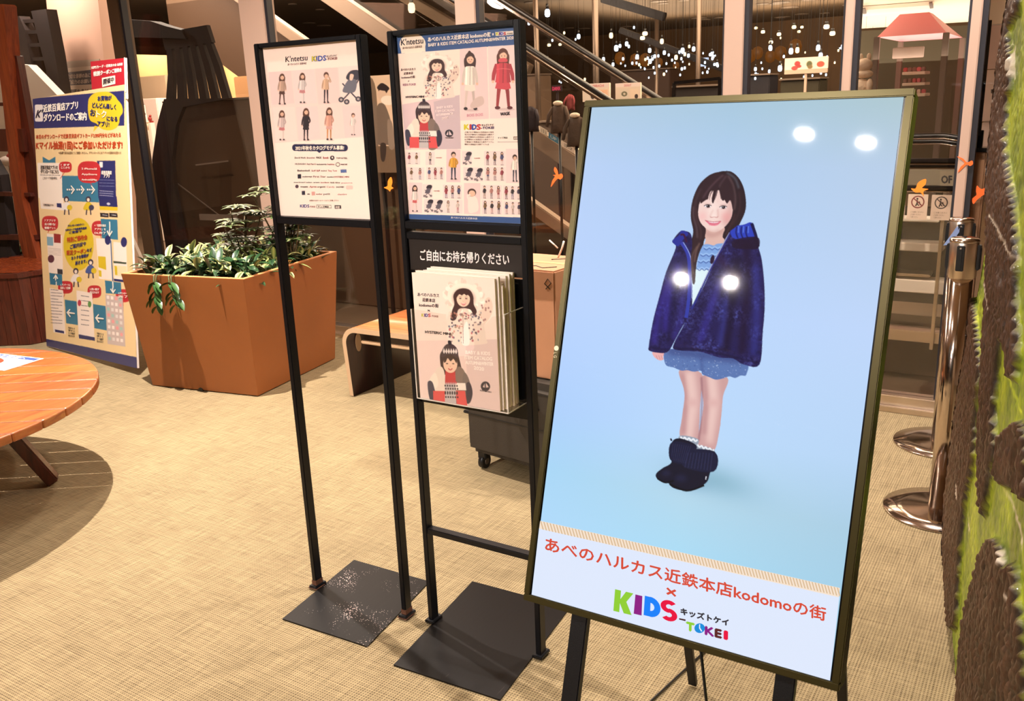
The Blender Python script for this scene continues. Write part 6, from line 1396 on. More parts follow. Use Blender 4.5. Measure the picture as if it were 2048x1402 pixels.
# shop interior between pillar and partition
b = pslab('shop_wall', [(230, 108), (620, 118), (640, 160), (620, 300), (250, 300), (236, 140)], 9.6, .3, mat('shop_lit_wall', (250, 206, 150), .6)); tag(b, 'warmly lit shop wall far behind the glass left of the stands', 'shop wall')
for k, (x, y) in enumerate([(262, 112), (300, 113), (470, 128), (500, 130)]):
    c = pY(x, y - 2, 9.4); l = area('wall_washer_light', (c.x, 9.1, c.z + .25), .3, 9, (1, .8, .55), target=(c.x, 9.6, c.z - .4))
for k, (x0, y0, x1, y1, c) in enumerate([(248, 150, 330, 196, (214, 190, 160)), (262, 196, 312, 268, (240, 220, 208)), (256, 268, 320, 300, (84, 66, 56)), (470, 150, 520, 190, (206, 160, 110))]):
    b = MB(); p0, p1 = pY(x0, y1, 8.2 - k * .5), pY(x1, y0, 8.2 - k * .5); b.box(p0.x, p1.x, p0.y, p0.y + .3, .004, p1.z, .01)
    tag(b.build('shop_display', mat('display_%d' % k, c, .6)), ['pale shelf unit beneath the lit shop wall', 'tall white counter of the shop left of the flared timber tower', 'dark plinth below the white shop counter', 'tan shelf unit of the shop right of the flared tower'][k], 'shop furniture')
for k, (x, y, r, c) in enumerate([(282, 205, 5, (96, 84, 84)), (284, 222, 8, (120, 108, 106)), (300, 238, 7, (160, 50, 44)), (296, 252, 8, (230, 200, 170)), (286, 262, 6, (120, 90, 50))]):
    b = MB(); c0 = pY(x, y, 7.1); b.ball(c0, r * .0036, 1, .8, 1.2, 14); b.ball(c0 + Vector((.01, 0, r * .005)), r * .0022, seg=12); b.box(c0.x - r * .003, c0.x + r * .003, 7.1, 7.13, c0.z - r * .006, c0.z - r * .003, .002)
    b.box(c0.x - r * .0032, c0.x + r * .0032, 7.08, 7.14, .004, c0.z - r * .006, .002, 1)
    tag(b.build('small_figurine', [mat('fig_%d' % k, c, .6), K['shopwhite']]), '%s small figurine on display before the white shop counter' % ['dark grey topmost', 'mid grey', 'red', 'peach', 'ochre lowest'][k], 'figurine')

# escalator crossing the view, parallel to the glass
esc = thing('escalator', 'escalator descending to the right beyond the glass, metal cladding and black handrails', 'escalator', (-6, 7.5, 0))
def el(y, z0, dx0, dx1): # line of slope through x=-4.455
    return [Vector((x, y, z0 - .6 * (x + 4.455))) for x in (dx0, dx1)]
K['deck'] = mat('escalator_deck', (150, 130, 112), .5, metal=.3)
K['rubber'] = mat('handrail_rubber', (22, 19, 20), .3)
for (yy, nm) in ((7.5, 0), (8.6, 1)):
    a, b_ = el(yy, 1.98, -9.4, -1.9); b = MB(); b.tube([a, b_, b_ + Vector((.35, 0, -.03)), b_ + Vector((.5, 0, -.12)), b_ + Vector((.5, 0, -.25)), b_ + Vector((.2, 0, -.34))], .028, 10); b.build('handrail', K['rubber'], esc)
    a, b_ = el(yy, 1.93, -9.4, -1.9); b = MB(); b.beam(a, b_, .03, .02); b.build('rail_trim', K['chrome'], esc)
    a, b_ = el(yy + .01, 1.24, -9.4, -1.5); c0, c1 = el(yy + .01, 1.90, -9.4, -1.9); b = MB(); b.prism([a, b_, c1, c0], (0, .01, 0)); b.build('balustrade_glass', K['acryl'], esc)
a, b_ = el(7.46, 1.24, -9.4, -1.5); b = MB(); b.beam(a, b_, .12, .16, .01, up=(.5, 0, .86)); dk = b.build('deck_band', K['deck'], esc)
a, b_ = el(7.55, .86, -9.4, -1.5); b = MB(); b.prism([a + Vector((0, 0, -1.3)), b_ + Vector((0, 0, -1.3)), b_ + Vector((0, 0, -.30)), a + Vector((0, 0, -.30))], (0, .04, 0)); b.build('truss_cladding', K['brownclad'], esc)
a, b_ = el(7.44, .56, -9.4, -1.5); b = MB(); b.beam(a, b_, .10, .11, .008, up=(.5, 0, .86)); b.build('lower_band', K['deck'], esc)
for k, (x, y, w_, c) in enumerate([(1087, 262, 16, (232, 220, 200)), (1107, 276, 20, (74, 132, 160)), (1136, 294, 26, (226, 206, 186))]):
    p = [pY(x - w_ / 2, y - w_ * .3 - 6, 7.36), pY(x + w_ / 2, y + w_ * .3 - 6, 7.36), pY(x + w_ / 2, y + w_ * .3 + 6, 7.36), pY(x - w_ / 2, y - w_ * .3 + 6, 7.36)]
    P = Print(p[0], p[1], p[3], [(0, 0), (1, 0), (1, 1), (0, 1)], 3, 3, c); P.text(['( S )', 'UP', '注意 STOP'][k], (.2, .75), (.8, .75), .5, (40, 60, 60) if k != 1 else (230, 230, 230), .0); P.build('sign_sticker', K['print'], dk)
# second escalator further back crossing upward
es2 = thing('far_escalator', 'second escalator higher and farther back in the dark hall', 'escalator', (-6, 11, 0))
for (xa, ya, xb, yb, d, r) in ((1205, -3, 1330, 34, 11, .05), (865, -10, 1045, 110, 11, .05), (1240, 60, 1480, 150, 12, .04), (700, -70, 1060, 140, 11.4, .07)):
    b = MB(); b.beam(pY(xa, ya, d), pY(xb, yb, d), r * 2, r * 2, .01); b.build('handrail', K['rubber'] if r < .07 else K['deck'], es2)
K['column'] = mat('column_steel', (120, 104, 92), .35, metal=.7)
for k, (x, y0, y1, w_, d) in enumerate([(1075, -40, 112, 12, 9.4), (1192, -40, 172, 14, 9.2), (1313, 34, 142, 9, 12.0), (1396, -40, 190, 10, 10.5), (1660, -20, 20, 1, 10)][:4]):
    c = pY(x, 150, d); r = w_ * d / FPX / 2 * .95; top = 3.3 if y0 < 0 else pY(x, y0, d).z
    b = MB(); b.cone((c.x, c.y, .004), (c.x, c.y, top), r, seg=24); tag(b.build('steel_column', K['column']), ['slim steel column closest to the right poster stand, behind the escalator rails', 'steel column rising left above the display, second of four', 'shorter steel column in the dark hall, third of four from the left', 'steel column next to the wide beige mullion above the display'][k], 'column', 'steel columns of the hall')

# pendant bulbs and hall ceiling lights
K['bulb'] = emat('cool_bulb', (214, 232, 255), 2.6); K['bulbw'] = emat('warm_bulb', (255, 226, 176), 2.6)
def bulb_proto(m):
    t = thing('pendant_bulb', 'small glowing bulb on a dark cap hanging in the hall', 'lamp', (0, 0, 0), 'pendant bulbs glowing in the hall')
    b = MB(); b.lathe([(.001, 0), (.016, .004), (.022, .02), (.020, .05), (.012, .06), (.001, .062)], (0, 0, 0), 12); b.build('bulb', m, t)
    b = MB(); b.cone((0, 0, .06), (0, 0, .10), .012, seg=10); b.build('cap', K['darkplastic'], t)
    b = MB(); b.cone((0, 0, 0), (0, 0, 1), .0018, seg=4, cap=False); c_ = b.build('cord', K['darkplastic'], t); c_.location = (0, 0, .10); return t
def hang(o, ceil=3.3):
    for c in o.children:
        if c.name.startswith('cord'): c.scale = (1, 1, max(.01, (ceil - o.location.z) / o.scale[2] - c.location.z))
pb1, pb2 = bulb_proto(K['bulb']), bulb_proto(K['bulbw'])
C2 = lambda x, y: (1040 + x / 3.413, y / 3.413)
C6 = lambda x, y: (1500 + x / 3.505, y / 3.505)
pts = [C2(*p) + (s_,) for p, s_ in (((187, 90), 1.7), ((400, 250), 1.1), ((622, 243), 1.2), ((657, 330), 1.3), ((728, 300), 1), ((800, 388), 1), ((885, 345), 1), ((968, 283), 1.1), ((985, 360), .9), ((1110, 345), 1.1), ((1185, 335), 1), ((920, 385), .8), ((1125, 370), .8), ((1150, 380), .8), ((1310, 370), .9), ((570, 405), .9), ((635, 440), .8), ((190, 415), .9), ((60, 160), .8), ((1345, 440), .8), ((1710, 330), 1), ((1850, 350), 1.2), ((1893, 343), 1.1), ((2033, 330), 1))]
pts += [C6(*p) + (s_,) for p, s_ in (((495, 390), 1.1), ((478, 335), 1.1), ((650, 330), 1), ((705, 390), 1.2), ((142, 335), 1), ((805, 320), .8), ((770, 380), .6), ((912, 385), .6), ((940, 310), .8), ((210, 480), 1.2), ((38, 485), .8), ((135, 500), .7), ((40, 520), .7))]
pts += [(823, 16, 2.4), (1240, 92, .8), (1268, 55, .6)]
for k in range(110):
    rg_ = rr.random()
    if rg_ < .45: x, y = rr.uniform(1240, 1442), rr.gauss(124, 16)
    elif rg_ < .9: x, y = rr.uniform(1490, 1690), rr.gauss(138, 24)
    else: x, y = rr.uniform(1050, 1200), rr.uniform(60, 170)
    pts.append((x, y, rr.uniform(.35, .7)))
for k, (x, y, s_) in enumerate(pts):
    d = 8.9 + rr.uniform(0, 2.0) if s_ > .75 else rr.uniform(10.5, 13); c = pY(x, y, d)
    if c.z > 3.15: d = 7.2; c = pY(x, y, d)
    sc = s_ * .85 * d / 9.5
    o = copy_tree(pb2 if (k % 5 == 2) else pb1, loc=(c.x, c.y, c.z - .03 * sc), sc=(sc, sc, sc)); hang(o)
for p in (pb1, pb2): p.location = tuple(pY(*( (1300, 128) if p is pb1 else (1352, 120)), 11.0)); hang(p)
def spot_proto():
    t = thing('hall_downlight', 'flat glowing downlight in the dark hall ceiling', 'ceiling light', (0, 0, 0), 'flat downlights in the dark hall ceiling')
    b = MB(); b.lathe([(.001, 0), (.075, 0), (.075, .01), (.001, .01)], (0, 0, 0), 20); b.build('lamp_lens', emat('hall_lens', (255, 234, 206), 4.0), t)
    b = MB(); b.lathe([(.076, -.004), (.092, -.004), (.092, .012), (.076, .012)], (0, 0, 0), 20); b.build('ring', K['grey'], t); return t
sp0 = spot_proto()
sps = [(347, 30), (560, 54), (640, 20), (648, 52), (618, 47), (680, 15), (728, 56), (845, 50), (872, 46), (585, 9), (505, 70), (432, 52), (455, 84), (500, 67), (345, 50), (1060, 5), (1318, 3), (1326, 7), (1368, 1), (1398, 37), (1408, 40), (1442, 36), (1252, 54), (1290, 66), (1136, 57), (1166, 58), (1098, 88), (1120, 87), (1512, 54), (1526, 61), (1552, 8), (1561, 5), (1580, 15), (1603, 29), (1618, 0), (1650, 27), (1604, 52), (1588, 52), (1598, 61), (1653, 52), (1665, 65), (1558, 66), (1525, 8), (1560, 35), (1566, 35), (1702, 10), (1745, 67), (1542, 82), (1475, 20), (1350, 100), (1285, 75)]
for k, (x, y) in enumerate(sps):
    v = pZ(x, y, 3.288)
    if v.y > 25.5 or v.y < 4.6 or v.z > 3.4 or ray(x, y).z < 0:
        c = pY(x, y, rr.uniform(9.5, 13)); s_ = rr.uniform(.7, 1.1); o = copy_tree(pb2, loc=(c.x, c.y, c.z - .03), sc=(s_ * 1.3, s_ * 1.3, s_ * .7)); hang(o); continue  # bulbs standing in for flat ceiling glints that miss the ceiling
    o = sp0 if k == 0 else copy_tree(sp0)
    o.location = v; s_ = rr.uniform(.7, 1.25) * min(1.8, v.y / 12); o.scale = (s_, s_, 1)
# amber lanterns in the distance
def lantern():
    t = thing('amber_lantern', 'glowing amber lantern in the far part of the hall', 'lamp', (0, 0, 0), 'amber lanterns far back in the hall')
    b = MB(); b.lathe([(.02, 0), (.10, .05), (.13, .15), (.10, .26), (.02, .30)], (0, 0, 0), 16); b.build('shade', emat('amber_glow', (150, 84, 14), .45), t)
    b = MB(); b.ball((0, 0, .14), .05, seg=10); b.build('core', emat('amber_core', (255, 210, 90), 4), t)
    b = MB(); b.cone((0, 0, 0), (0, 0, 1), .003, seg=4, cap=False); c_ = b.build('cord', K['darkplastic'], t); c_.location = (0, 0, .30); return t
ln = lantern()
for k, (x, y) in enumerate([(1352, 135), (1290, 130), (1270, 128), (1515, 115), (1540, 122), (1500, 122), (1590, 105), (1560, 118), (1240, 126), (1318, 130)]):
    o = ln if k == 0 else copy_tree(ln); d = rr.uniform(13.5, 15.5); o.location = pY(x, y + 4, d); s_ = rr.uniform(.35, .75); o.scale = (s_, s_, s_); hang(o)

# goods in the hall behind the escalator: racks, coats, hats, sign boards
def coat_obj(x, y, h, d, c, label, fur=False):
    """coat on a stand, x,y collar pixel"""
    c0 = pY(x, y, d); H_ = h * d / FPX
    t = thing('display_coat', label, 'coat', (c0.x, c0.y, c0.z - H_)); b = MB(); w0 = H_ * .30
    for (z, wx, wy) in (): pass
    prof_ = [(0.03, 0), (.14, .02), (.30, .12), (.33, .3), (.38, .7), (.42, 1.0)]
    rings = []
    for r_, f in prof_:
        rings.append([b.bm.verts.new((c0.x + r_ * H_ * .9 * math.cos(2 * PI * k / 16), c0.y + r_ * H_ * .45 * math.sin(2 * PI * k / 16), c0.z - f * H_ + .012 * math.sin(k * 2.3 + f * 9))) for k in range(16)])
    for i in range(len(rings) - 1):
        for k in range(16): l = (k + 1) % 16; f_ = b.bm.faces.new([rings[i][k], rings[i][l], rings[i + 1][l], rings[i + 1][k]]); f_.smooth = True
    b.bm.faces.new(rings[0]); b.bm.faces.new(rings[-1]); m_ = mat('coat_%d_%d' % (x, y), c, .85, bump=.6, bscale=30, var=.2, vscale=14)
    b.build('body', m_, t)
    b = MB(); b.cone((c0.x, c0.y, .004), (c0.x, c0.y, c0.z - .9 * H_), .012, seg=10); b.cone((c0.x, c0.y, .004), (c0.x, c0.y, .02), .14, seg=20); b.build('stand', K['darkplastic'], t)
    for s_ in (-1, 1):
        b = MB(); b.tube([(c0.x + s_ * .27 * H_ * .9, c0.y, c0.z - .12 * H_), (c0.x + s_ * .40 * H_, c0.y - .02, c0.z - .42 * H_), (c0.x + s_ * .43 * H_, c0.y - .04, c0.z - .8 * H_)], [.08 * H_, .075 * H_, .055 * H_], 10); b.build('sleeve', m_, t)
    if fur: b = MB(); b.ball((c0.x, c0.y - .02, c0.z + .03 * H_), .13 * H_, 1.5, .9, .7, 14); b.build('fur_collar', mat('fur_%d' % x, (238, 220, 196), .95, bump=1.0, bscale=50), t)
    return t
coat_obj(1118, 208, 60, 6.9, (84, 66, 54), 'mannequin coat with a pale fur collar beyond the escalator, right of the poster stand', True)
coat_obj(1152, 232, 62, 6.2, (76, 60, 48), 'brown fur-collared coat next to the display frame beyond the glass', True)
coat_obj(1062, 215, 50, 7.0, (50, 42, 48), 'dark coat beside the right post of the tall poster stand beyond the glass')
coat_obj(1140, 190, 30, 8.8, (150, 60, 66), 'dusty red coat hanging beneath the small pink sign')
for k, (x, y, w_, h_, d, c, l) in enumerate([(1090, 268, 70, 46, 9.2, (88, 72, 62), 'brown shelf unit behind the fur-collared coats'), (1062, 170, 30, 40, 11, (120, 98, 80), 'pale far shelf beside the tall poster stand'), (1510, 165, 60, 30, 11, (26, 24, 34), 'low dark blue-black rack left of the picture board'), (1600, 172, 80, 28, 10, (58, 52, 34), 'olive dark display island beneath the picture board'), (1392, 190, 90, 36, 9, (30, 24, 24), 'dark shelf just above the display top'), (1280, 150, 120, 24, 13, (74, 54, 44), 'distant brown counter under the amber lanterns'), (1900, 235, 60, 60, 9, (70, 62, 50), 'grey-brown counter under the kiosk on the right')]):
    b = MB(); p0, p1 = pY(x - w_ / 2, y + h_ / 2, d), pY(x + w_ / 2, y - h_ / 2, d); t = thing('shop_rack', l, 'shop furniture', ((p0.x + p1.x) / 2, d, min(p0.z, p1.z)))
    z0, z1 = .004, max(p0.z, p1.z); b.box(p0.x, p1.x, d, d + .35, z0, z1, .01); m_ = mat('rack_%d' % k, c, .6); b.build('body', m_, t)
    b = MB(); b.box(p0.x - .01, p1.x + .01, d - .03, d + .36, z1, z1 + .02, .004); b.build('top', K['grey'], t)
# rail of dark clothes between the escalator bands
rk = thing('clothes_rack', 'low clothes rack seen under the stickered escalator band', 'clothes rack', tuple(pY(1105, 330, 9.6).to_2d()) + (0,))
ra, rb_ = pY(1045, 300, 9.6), pY(1170, 306, 9.6); rb_.z = ra.z
b = MB(); b.tube([ra, rb_], .015, 8); b.build('rail', K['steel'], rk)
for e_ in (ra, rb_): b = MB(); b.cone((e_.x, e_.y, .004), e_, .015, seg=8); b.build('upright', K['steel'], rk)
for k in range(14):
    fx = (k + .5) / 14; p = ra.lerp(rb_, fx); c = rr.choice([(34, 34, 52), (44, 38, 40), (60, 50, 44), (28, 26, 34), (70, 58, 50), (40, 46, 66)])
    b = MB(); w0 = rr.uniform(.16, .22); h0 = rr.uniform(.45, .7)
    b.prism([(p.x - .012, p.y - .04, p.z - .03), (p.x - .02, p.y - w0, p.z - .12), (p.x - .02, p.y - w0 * .9, p.z - h0), (p.x - .02, p.y + w0 * .9, p.z - h0), (p.x - .02, p.y + w0, p.z - .12), (p.x - .012, p.y + .04, p.z - .03)], (.035, 0, 0))
    b.tube([(p.x, p.y, p.z - .03), (p.x, p.y, p.z + .012)], .004, 6)
    tag(b.build('hanging_garment', mat('garment_%d' % k, c, .9)), 'dark garment hanging on the rack seen under the stickered escalator band', 'garment', 'dark garments on the rack beyond the escalator')
def board(x, y, w_, h_, d, bg, label, draw, tilt=0.0):
    q = [pY(x - w_ / 2, y - h_ / 2 - tilt * w_ / 2, d), pY(x + w_ / 2, y - h_ / 2 + tilt * w_ / 2, d), pY(x - w_ / 2, y + h_ / 2 - tilt * w_ / 2, d)]
    q[1] = Vector((q[1].x, d, q[0].z)); q[2] = Vector((q[0].x, d, q[2].z))
    b = MB(); b.box(q[0].x, q[1].x, d, d + .03, q[2].z, q[0].z, .004); xm = (q[0].x + q[1].x) / 2; b.box(xm - .012, xm + .012, d + .004, d + .026, .004, q[2].z + .01, .002); o = b.build('sign_board', mat('board_%d' % x, bg, .6)); tag(o, label, 'sign board')
    P = Print(q[0] + Vector((0, -.003, 0)), q[1] + Vector((0, -.003, 0)), q[2] + Vector((0, -.003, 0)), [(0, 0), (100, 0), (100, 60), (0, 60)], 60, 36, bg, lift=.002); draw(P); P.build('printed_face', K['print'], o); return o
def dr1(P): P.rect(0, 0, 100, 14, (240, 224, 220)); P.text('MAMARACHI', (20, 12), (80, 12), 8, (214, 90, 100)); P.rect(6, 20, 46, 56, (240, 226, 214)); P.ell(38, 40, 8, 12, (40, 36, 40)); P.rect(54, 22, 94, 56, (246, 200, 170)); P.ell(72, 36, 9, 8, (220, 110, 90)); P.ell(82, 46, 6, 6, (200, 80, 70))
def dr2(P): P.rect(0, 0, 100, 14, (240, 224, 220)); P.text('DONUT', (36, 12), (64, 12), 8, (214, 90, 110)); P.rect(18, 20, 54, 56, (226, 214, 200)); P.ell(36, 38, 12, 9, (110, 110, 90)); P.ell(36, 38, 5, 4, (226, 214, 200)); P.rect(60, 22, 92, 56, (240, 218, 196)); P.ell(84, 48, 7, 8, (60, 50, 50))
def dr3(P): P.ell(30, 22, 7, 10, (160, 50, 50)); P.ell(24, 38, 8, 8, (170, 60, 56)); P.ell(34, 32, 6, 6, (150, 50, 46)); P.ell(58, 26, 7, 12, (80, 84, 50)); P.ell(60, 36, 6, 8, (110, 90, 50)); P.ell(84, 28, 9, 11, (160, 70, 50))
board(1192, 186, 54, 36, 8.2, (240, 222, 206), 'white shop sign with small pictures just above the display frame corner', dr1)
board(1256, 184, 50, 34, 8.2, (232, 214, 198), 'second white shop sign above the display, right of the first', dr2)
board(1613, 133, 86, 32, 9.3, (226, 196, 176), 'pale board with red and green fruit-like pictures above the display', dr3)
board(1113, 177, 18, 13, 8.4, (40, 22, 30), 'tiny sign with pink letters over the fur-collared coats', lambda P: P.text('DANX', (6, 48), (94, 48), 34, (226, 60, 120), 1.5))
b = MB(); c0 = pY(1408, 124, 12); b.box(c0.x - .055, c0.x + .055, 12, 12.03, c0.z - .055, c0.z + .055, .004); tag(b.build('lit_sign', emat('lit_sign', (200, 220, 255), 1.2)), 'small square bluish lit sign beside the wide beige mullion', 'sign')
# dark framed board above the display
b = MB(); 
for p_, q_ in (((1347, 196), (1349, 166)), ((1349, 166), (1440, 157)), ((1440, 157), (1440, 196))): b.beam(pY(*p_, 8.6), pY(*q_, 8.6), .03, .03)
tag(b.build('dark_frame', K['blackgloss']), 'thin black frame just above the top of the big display', 'black frame')
# photo board with a child in a coat
t = thing('photo_board', 'lit photo board of a child in a grey coat between the two poster stands', 'photo board', tuple(pY(765, 330, 5.05)))
q = [pY(736, 152, 5.05), pY(800, 152, 5.05), pY(752, 345, 5.05)]; q[1] = Vector((q[1].x + .06, 5.05, q[0].z)); q[2] = Vector((q[0].x, 5.05, q[2].z))
b = MB(); b.box(q[0].x, q[1].x, 5.052, 5.09, q[2].z, q[0].z, .004); b.build('board', K['grey'], t)
for xx in (q[0].x + .05, q[1].x - .05): b = MB(); b.box(xx - .012, xx + .012, 5.06, 5.085, .004, q[2].z + .01, .002); b.build('leg', K['darkplastic'], t)
P = Print(q[0], q[1], q[2], [(735, 152), (812, 145), (832, 335), (752, 345)], 90, 200, (236, 208, 180), lift=.002)
P.poly([(735, 170), (752, 180), (758, 330), (748, 345)], (130, 110, 92)); P.quad([(742, 290), (830, 280), (834, 338), (752, 348)], (120, 98, 78))
P.poly([(754, 210), (762, 202), (772, 208), (784, 240), (790, 280), (776, 284), (752, 282), (750, 240)], (120, 104, 92)); P.poly([(744, 212), (752, 206), (756, 280), (748, 282)], (128, 112, 98)); P.poly([(776, 236), (786, 240), (792, 286), (780, 288)], (150, 132, 118))
P.poly([(762, 284), (774, 284), (772, 316), (764, 316)], (60, 48, 44)); P.ell(766, 176, 10, 9, (60, 40, 34)); P.ell(764, 186, 9, 10, (230, 200, 176)); P.poly([(754, 172), (764, 164), (778, 172), (774, 178), (758, 177)], (40, 30, 36)); P.ell(776, 196, 14, 9, (250, 240, 226))
P.build('photo', vcmat('photo_print', rough=.5), t)
area('board_spot', (q[0].x + .2, 4.6, 2.6), .15, 3, (1, .86, .7), target=(q[0].x + .2, 5.05, 1.3))
# far kiosk on the right with a pink pyramid roof
ks = thing('kiosk', 'small kiosk with a translucent pink roof behind the glass at the upper right', 'kiosk', tuple(pY(1830, 200, 7.6).to_2d()) + (0,))
K['pink'] = mat('pink_roof', (236, 140, 150), .4)
c0 = pY(1826, 62, 7.6); ap = c0; e0, e1 = pY(1765, 76, 7.4), pY(1900, 70, 7.4); zc = pY(1800, 74, 7.4).z
b = MB(); ba = [Vector((e0.x, 7.2, zc)), Vector((e1.x, 7.2, zc)), Vector((e1.x, 8.2, zc)), Vector((e0.x, 8.2, zc))]; tp = [Vector((c0.x + sx * .10, 7.7 + sy * .10, zc + .17)) for sx, sy in ((-1, -1), (1, -1), (1, 1), (-1, 1))]
v = [b.bm.verts.new(p) for p in ba + tp]
for k in range(4): j = (k + 1) % 4; b.bm.faces.new([v[k], v[j], v[4 + j], v[4 + k]])
b.bm.faces.new(v[4:]); b.bm.faces.new(v[:4][::-1]); b.build('roof', K['pink'], ks)
for k in range(4):
    b = MB(); b.box(ba[k].x - .02, ba[k].x + .02, ba[k].y - .02, ba[k].y + .02, .004, zc, .003); b.build('post', K['grey'], ks)
b = MB(); p0, p1 = pY(1784, 118, 7.15), pY(1848, 92, 7.15); b.box(p0.x, p1.x, 7.15, 7.18, p0.z, p1.z, .004); b.build('sign', mat('kiosk_sign', (214, 190, 178), .6), ks)
for k in range(3):
    b = MB(); p0, p1 = pY(1804, 150 + k * 22, 7.3), pY(1850, 146 + k * 22, 7.3); b.box(p0.x, p1.x, 7.3, 7.55, p0.z, p0.z + .02, .002); b.build('shelf', K['white'], ks)
    for q in range(5):
        b = MB(); f = (q + .5) / 5; cx = p0.x + (p1.x - p0.x) * f; b.box(cx - .012, cx + .012, 7.31, 7.36, p0.z + .022, p0.z + .05, .004)
        tag(b.build('boxed_goods', mat('goods_%d_%d' % (k, q), rr.choice([(220, 120, 130), (240, 220, 210), (150, 120, 110), (200, 90, 90)]), .6)), 'tiny boxed goods on a shelf of the pink-roofed kiosk', 'goods', 'boxed goods on the kiosk shelves')
# white plush figure
pl = thing('plush_toy', 'white plush toy figure seen just above the display near its right corner', 'plush toy', tuple(pY(1725, 200, 6.2)))
c0 = pY(1722, 178, 6.2); s_ = 6.2 / FPX; K['plush'] = mat('white_plush', (240, 218, 194), .95, bump=.8, bscale=50)
b = MB(); b.ball(c0, 19 * s_, 1, .9, .95); b.build('body', K['plush'], pl)
b = MB(); b.box(c0.x - .08, c0.x + .08, c0.y - .08, c0.y + .08, .004, c0.z - 16 * s_, .004); b.build('pedestal', K['cream'], pl)
b = MB(); b.ball(pY(1728, 148, 6.2), 13 * s_, 1.25, 1, .6); b.build('scarf', K['plush'], pl)
b = MB(); b.ball(pY(1729, 130, 6.2), 13.5 * s_, 1.05, 1, .9); b.build('head', K['plush'], pl)
for x, y in ((1722, 115), (1738, 114)): b = MB(); b.ball(pY(x, y, 6.2), 5 * s_, .8, .7, 1.4); b.build('ear', K['plush'], pl)
for s2 in (-1, 1): b = MB(); b.ball(pY(1722 + s2 * 17, 170, 6.15), 7 * s_, .8, .8, 1.6); b.build('arm', K['plush'], pl)
area('kiosk_spot', (c0.x - .1, 5.6, 2.6), .15, 6, (1, .86, .7), target=(c0.x, 6.2, c0.z))
# soffit with cassette unit
b = MB(); z_ = 2.15; p0 = pZ(1712, 58, z_); p1 = pZ(1948, 43, z_); b.prism([p0, p1, Vector((-.3, 5.2, z_)), Vector((-1.15, 5.2, z_))], (0, 0, .2)); structure(b.build('ceiling_soffit', mat('soffit_cream', (250, 232, 206), .7)))
ac = thing('ceiling_cassette', 'white ceiling air outlet set in the cream soffit at the upper right', 'air conditioner', tuple(pZ(1790, 22, z_ - .02)))
cn = [pZ(1712, 14, z_ - .004), pZ(1868, 2, z_ - .004), pZ(1864, 12, z_ - .004), pZ(1716, 27, z_ - .004)]
b = MB(); b.prism(cn, (0, 0, -.03)); b.build('panel', K['white'], ac)
for xa in (1728, 1862):
    b = MB(); b.prism([pZ(xa - 4, 16 if xa < 1800 else 4, z_ - .04), pZ(xa + 3, 15 if xa < 1800 else 3, z_ - .04), pZ(xa + 5, 25 if xa < 1800 else 14, z_ - .04), pZ(xa - 2, 26 if xa < 1800 else 15, z_ - .04)], (0, 0, -.01)); b.build('louvre', K['grey'], ac)
b = MB(); b.lathe([(.001, 0), (.05, 0), (.05, .01), (.001, .01)], tuple(pZ(1855, 39, z_ - .012)), 20); tag(b.build('soffit_downlight', emat('soffit_lens', (240, 240, 255), 5)), 'round white downlight in the cream soffit', 'ceiling light')
# right wall panels beyond the glass
rw = thing('cream_wall_panels', 'cream shop wall of stacked panels beyond the glass beside the tree panel', 'shop wall', tuple(pY(1990, 300, 6.4).to_2d()) + (0,))
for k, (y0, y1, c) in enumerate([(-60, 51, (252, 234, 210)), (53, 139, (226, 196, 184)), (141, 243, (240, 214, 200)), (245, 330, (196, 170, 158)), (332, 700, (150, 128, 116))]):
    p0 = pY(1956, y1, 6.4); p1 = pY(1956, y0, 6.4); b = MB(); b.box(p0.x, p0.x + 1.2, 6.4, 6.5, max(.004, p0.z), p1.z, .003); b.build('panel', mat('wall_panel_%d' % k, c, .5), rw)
P = Print(pY(1972, 165, 6.39), pY(2012, 163, 6.39), pY(1972, 240, 6.39), [(0, 0), (40, 0), (40, 75), (0, 75)], 3, 3, (240, 214, 200)); P.vpoly([(10, 14), (34, 14), (34, 22), (10, 22)], (110, 96, 92)); P.vpoly([(18, 24), (30, 24), (30, 42), (18, 42)], (120, 104, 100), .0012); P.text('お知らせ', (8, 68), (30, 68), 5, (100, 84, 80)); P.build('printed_notice', K['print'], rw)
# beige post with black board, behind the glass
bp_ = thing('board_post', 'beige post topped by a black framed board just beyond the glass at right', 'sign stand', (-.37, 4.52, 0))
b = MB(); b.box(-.412, -.338, 4.47, 4.55, .004, 1.205, .006); b.build('post', mat('beige_post', (150, 112, 84), .5), bp_)
b = MB(); b.box(-.425, -.322, 4.455, 4.565, 1.205, 1.222, .004); b.build('top_plate', K['blackgloss'], bp_)
a_ = pY(1944, 270, 4.66); c_ = pY(1961, 275, 4.44); zt = pY(1984, 40, 4.44).z; zb = 1.275
dv = Vector((c_.x - a_.x, c_.y - a_.y, 0)); nn = Vector((-dv.y, dv.x, 0)).normalized() * -.028
b = MB(); b.prism([Vector((a_.x, a_.y, zb)), Vector((c_.x, c_.y, zb)), Vector((c_.x, c_.y, zt)), Vector((a_.x, a_.y, zt))], nn); b.build('black_board', K['blackgloss'], bp_)
b = MB(); m1_, m2_ = a_.lerp(c_, .15), a_.lerp(c_, .85); b.prism([Vector((m1_.x, m1_.y, zb + .03)) - nn * .03, Vector((m2_.x, m2_.y, zb + .03)) - nn * .03, Vector((m2_.x, m2_.y, zt - .03)) - nn * .03, Vector((m1_.x, m1_.y, zt - .03)) - nn * .03], nn * .05); b.build('grey_face', K['grey'], bp_)
b = MB(); b.box(-.392, -.362, 4.50, 4.53, 1.222, zb + .02, .002); b.build('neck', K['blackgloss'], bp_)
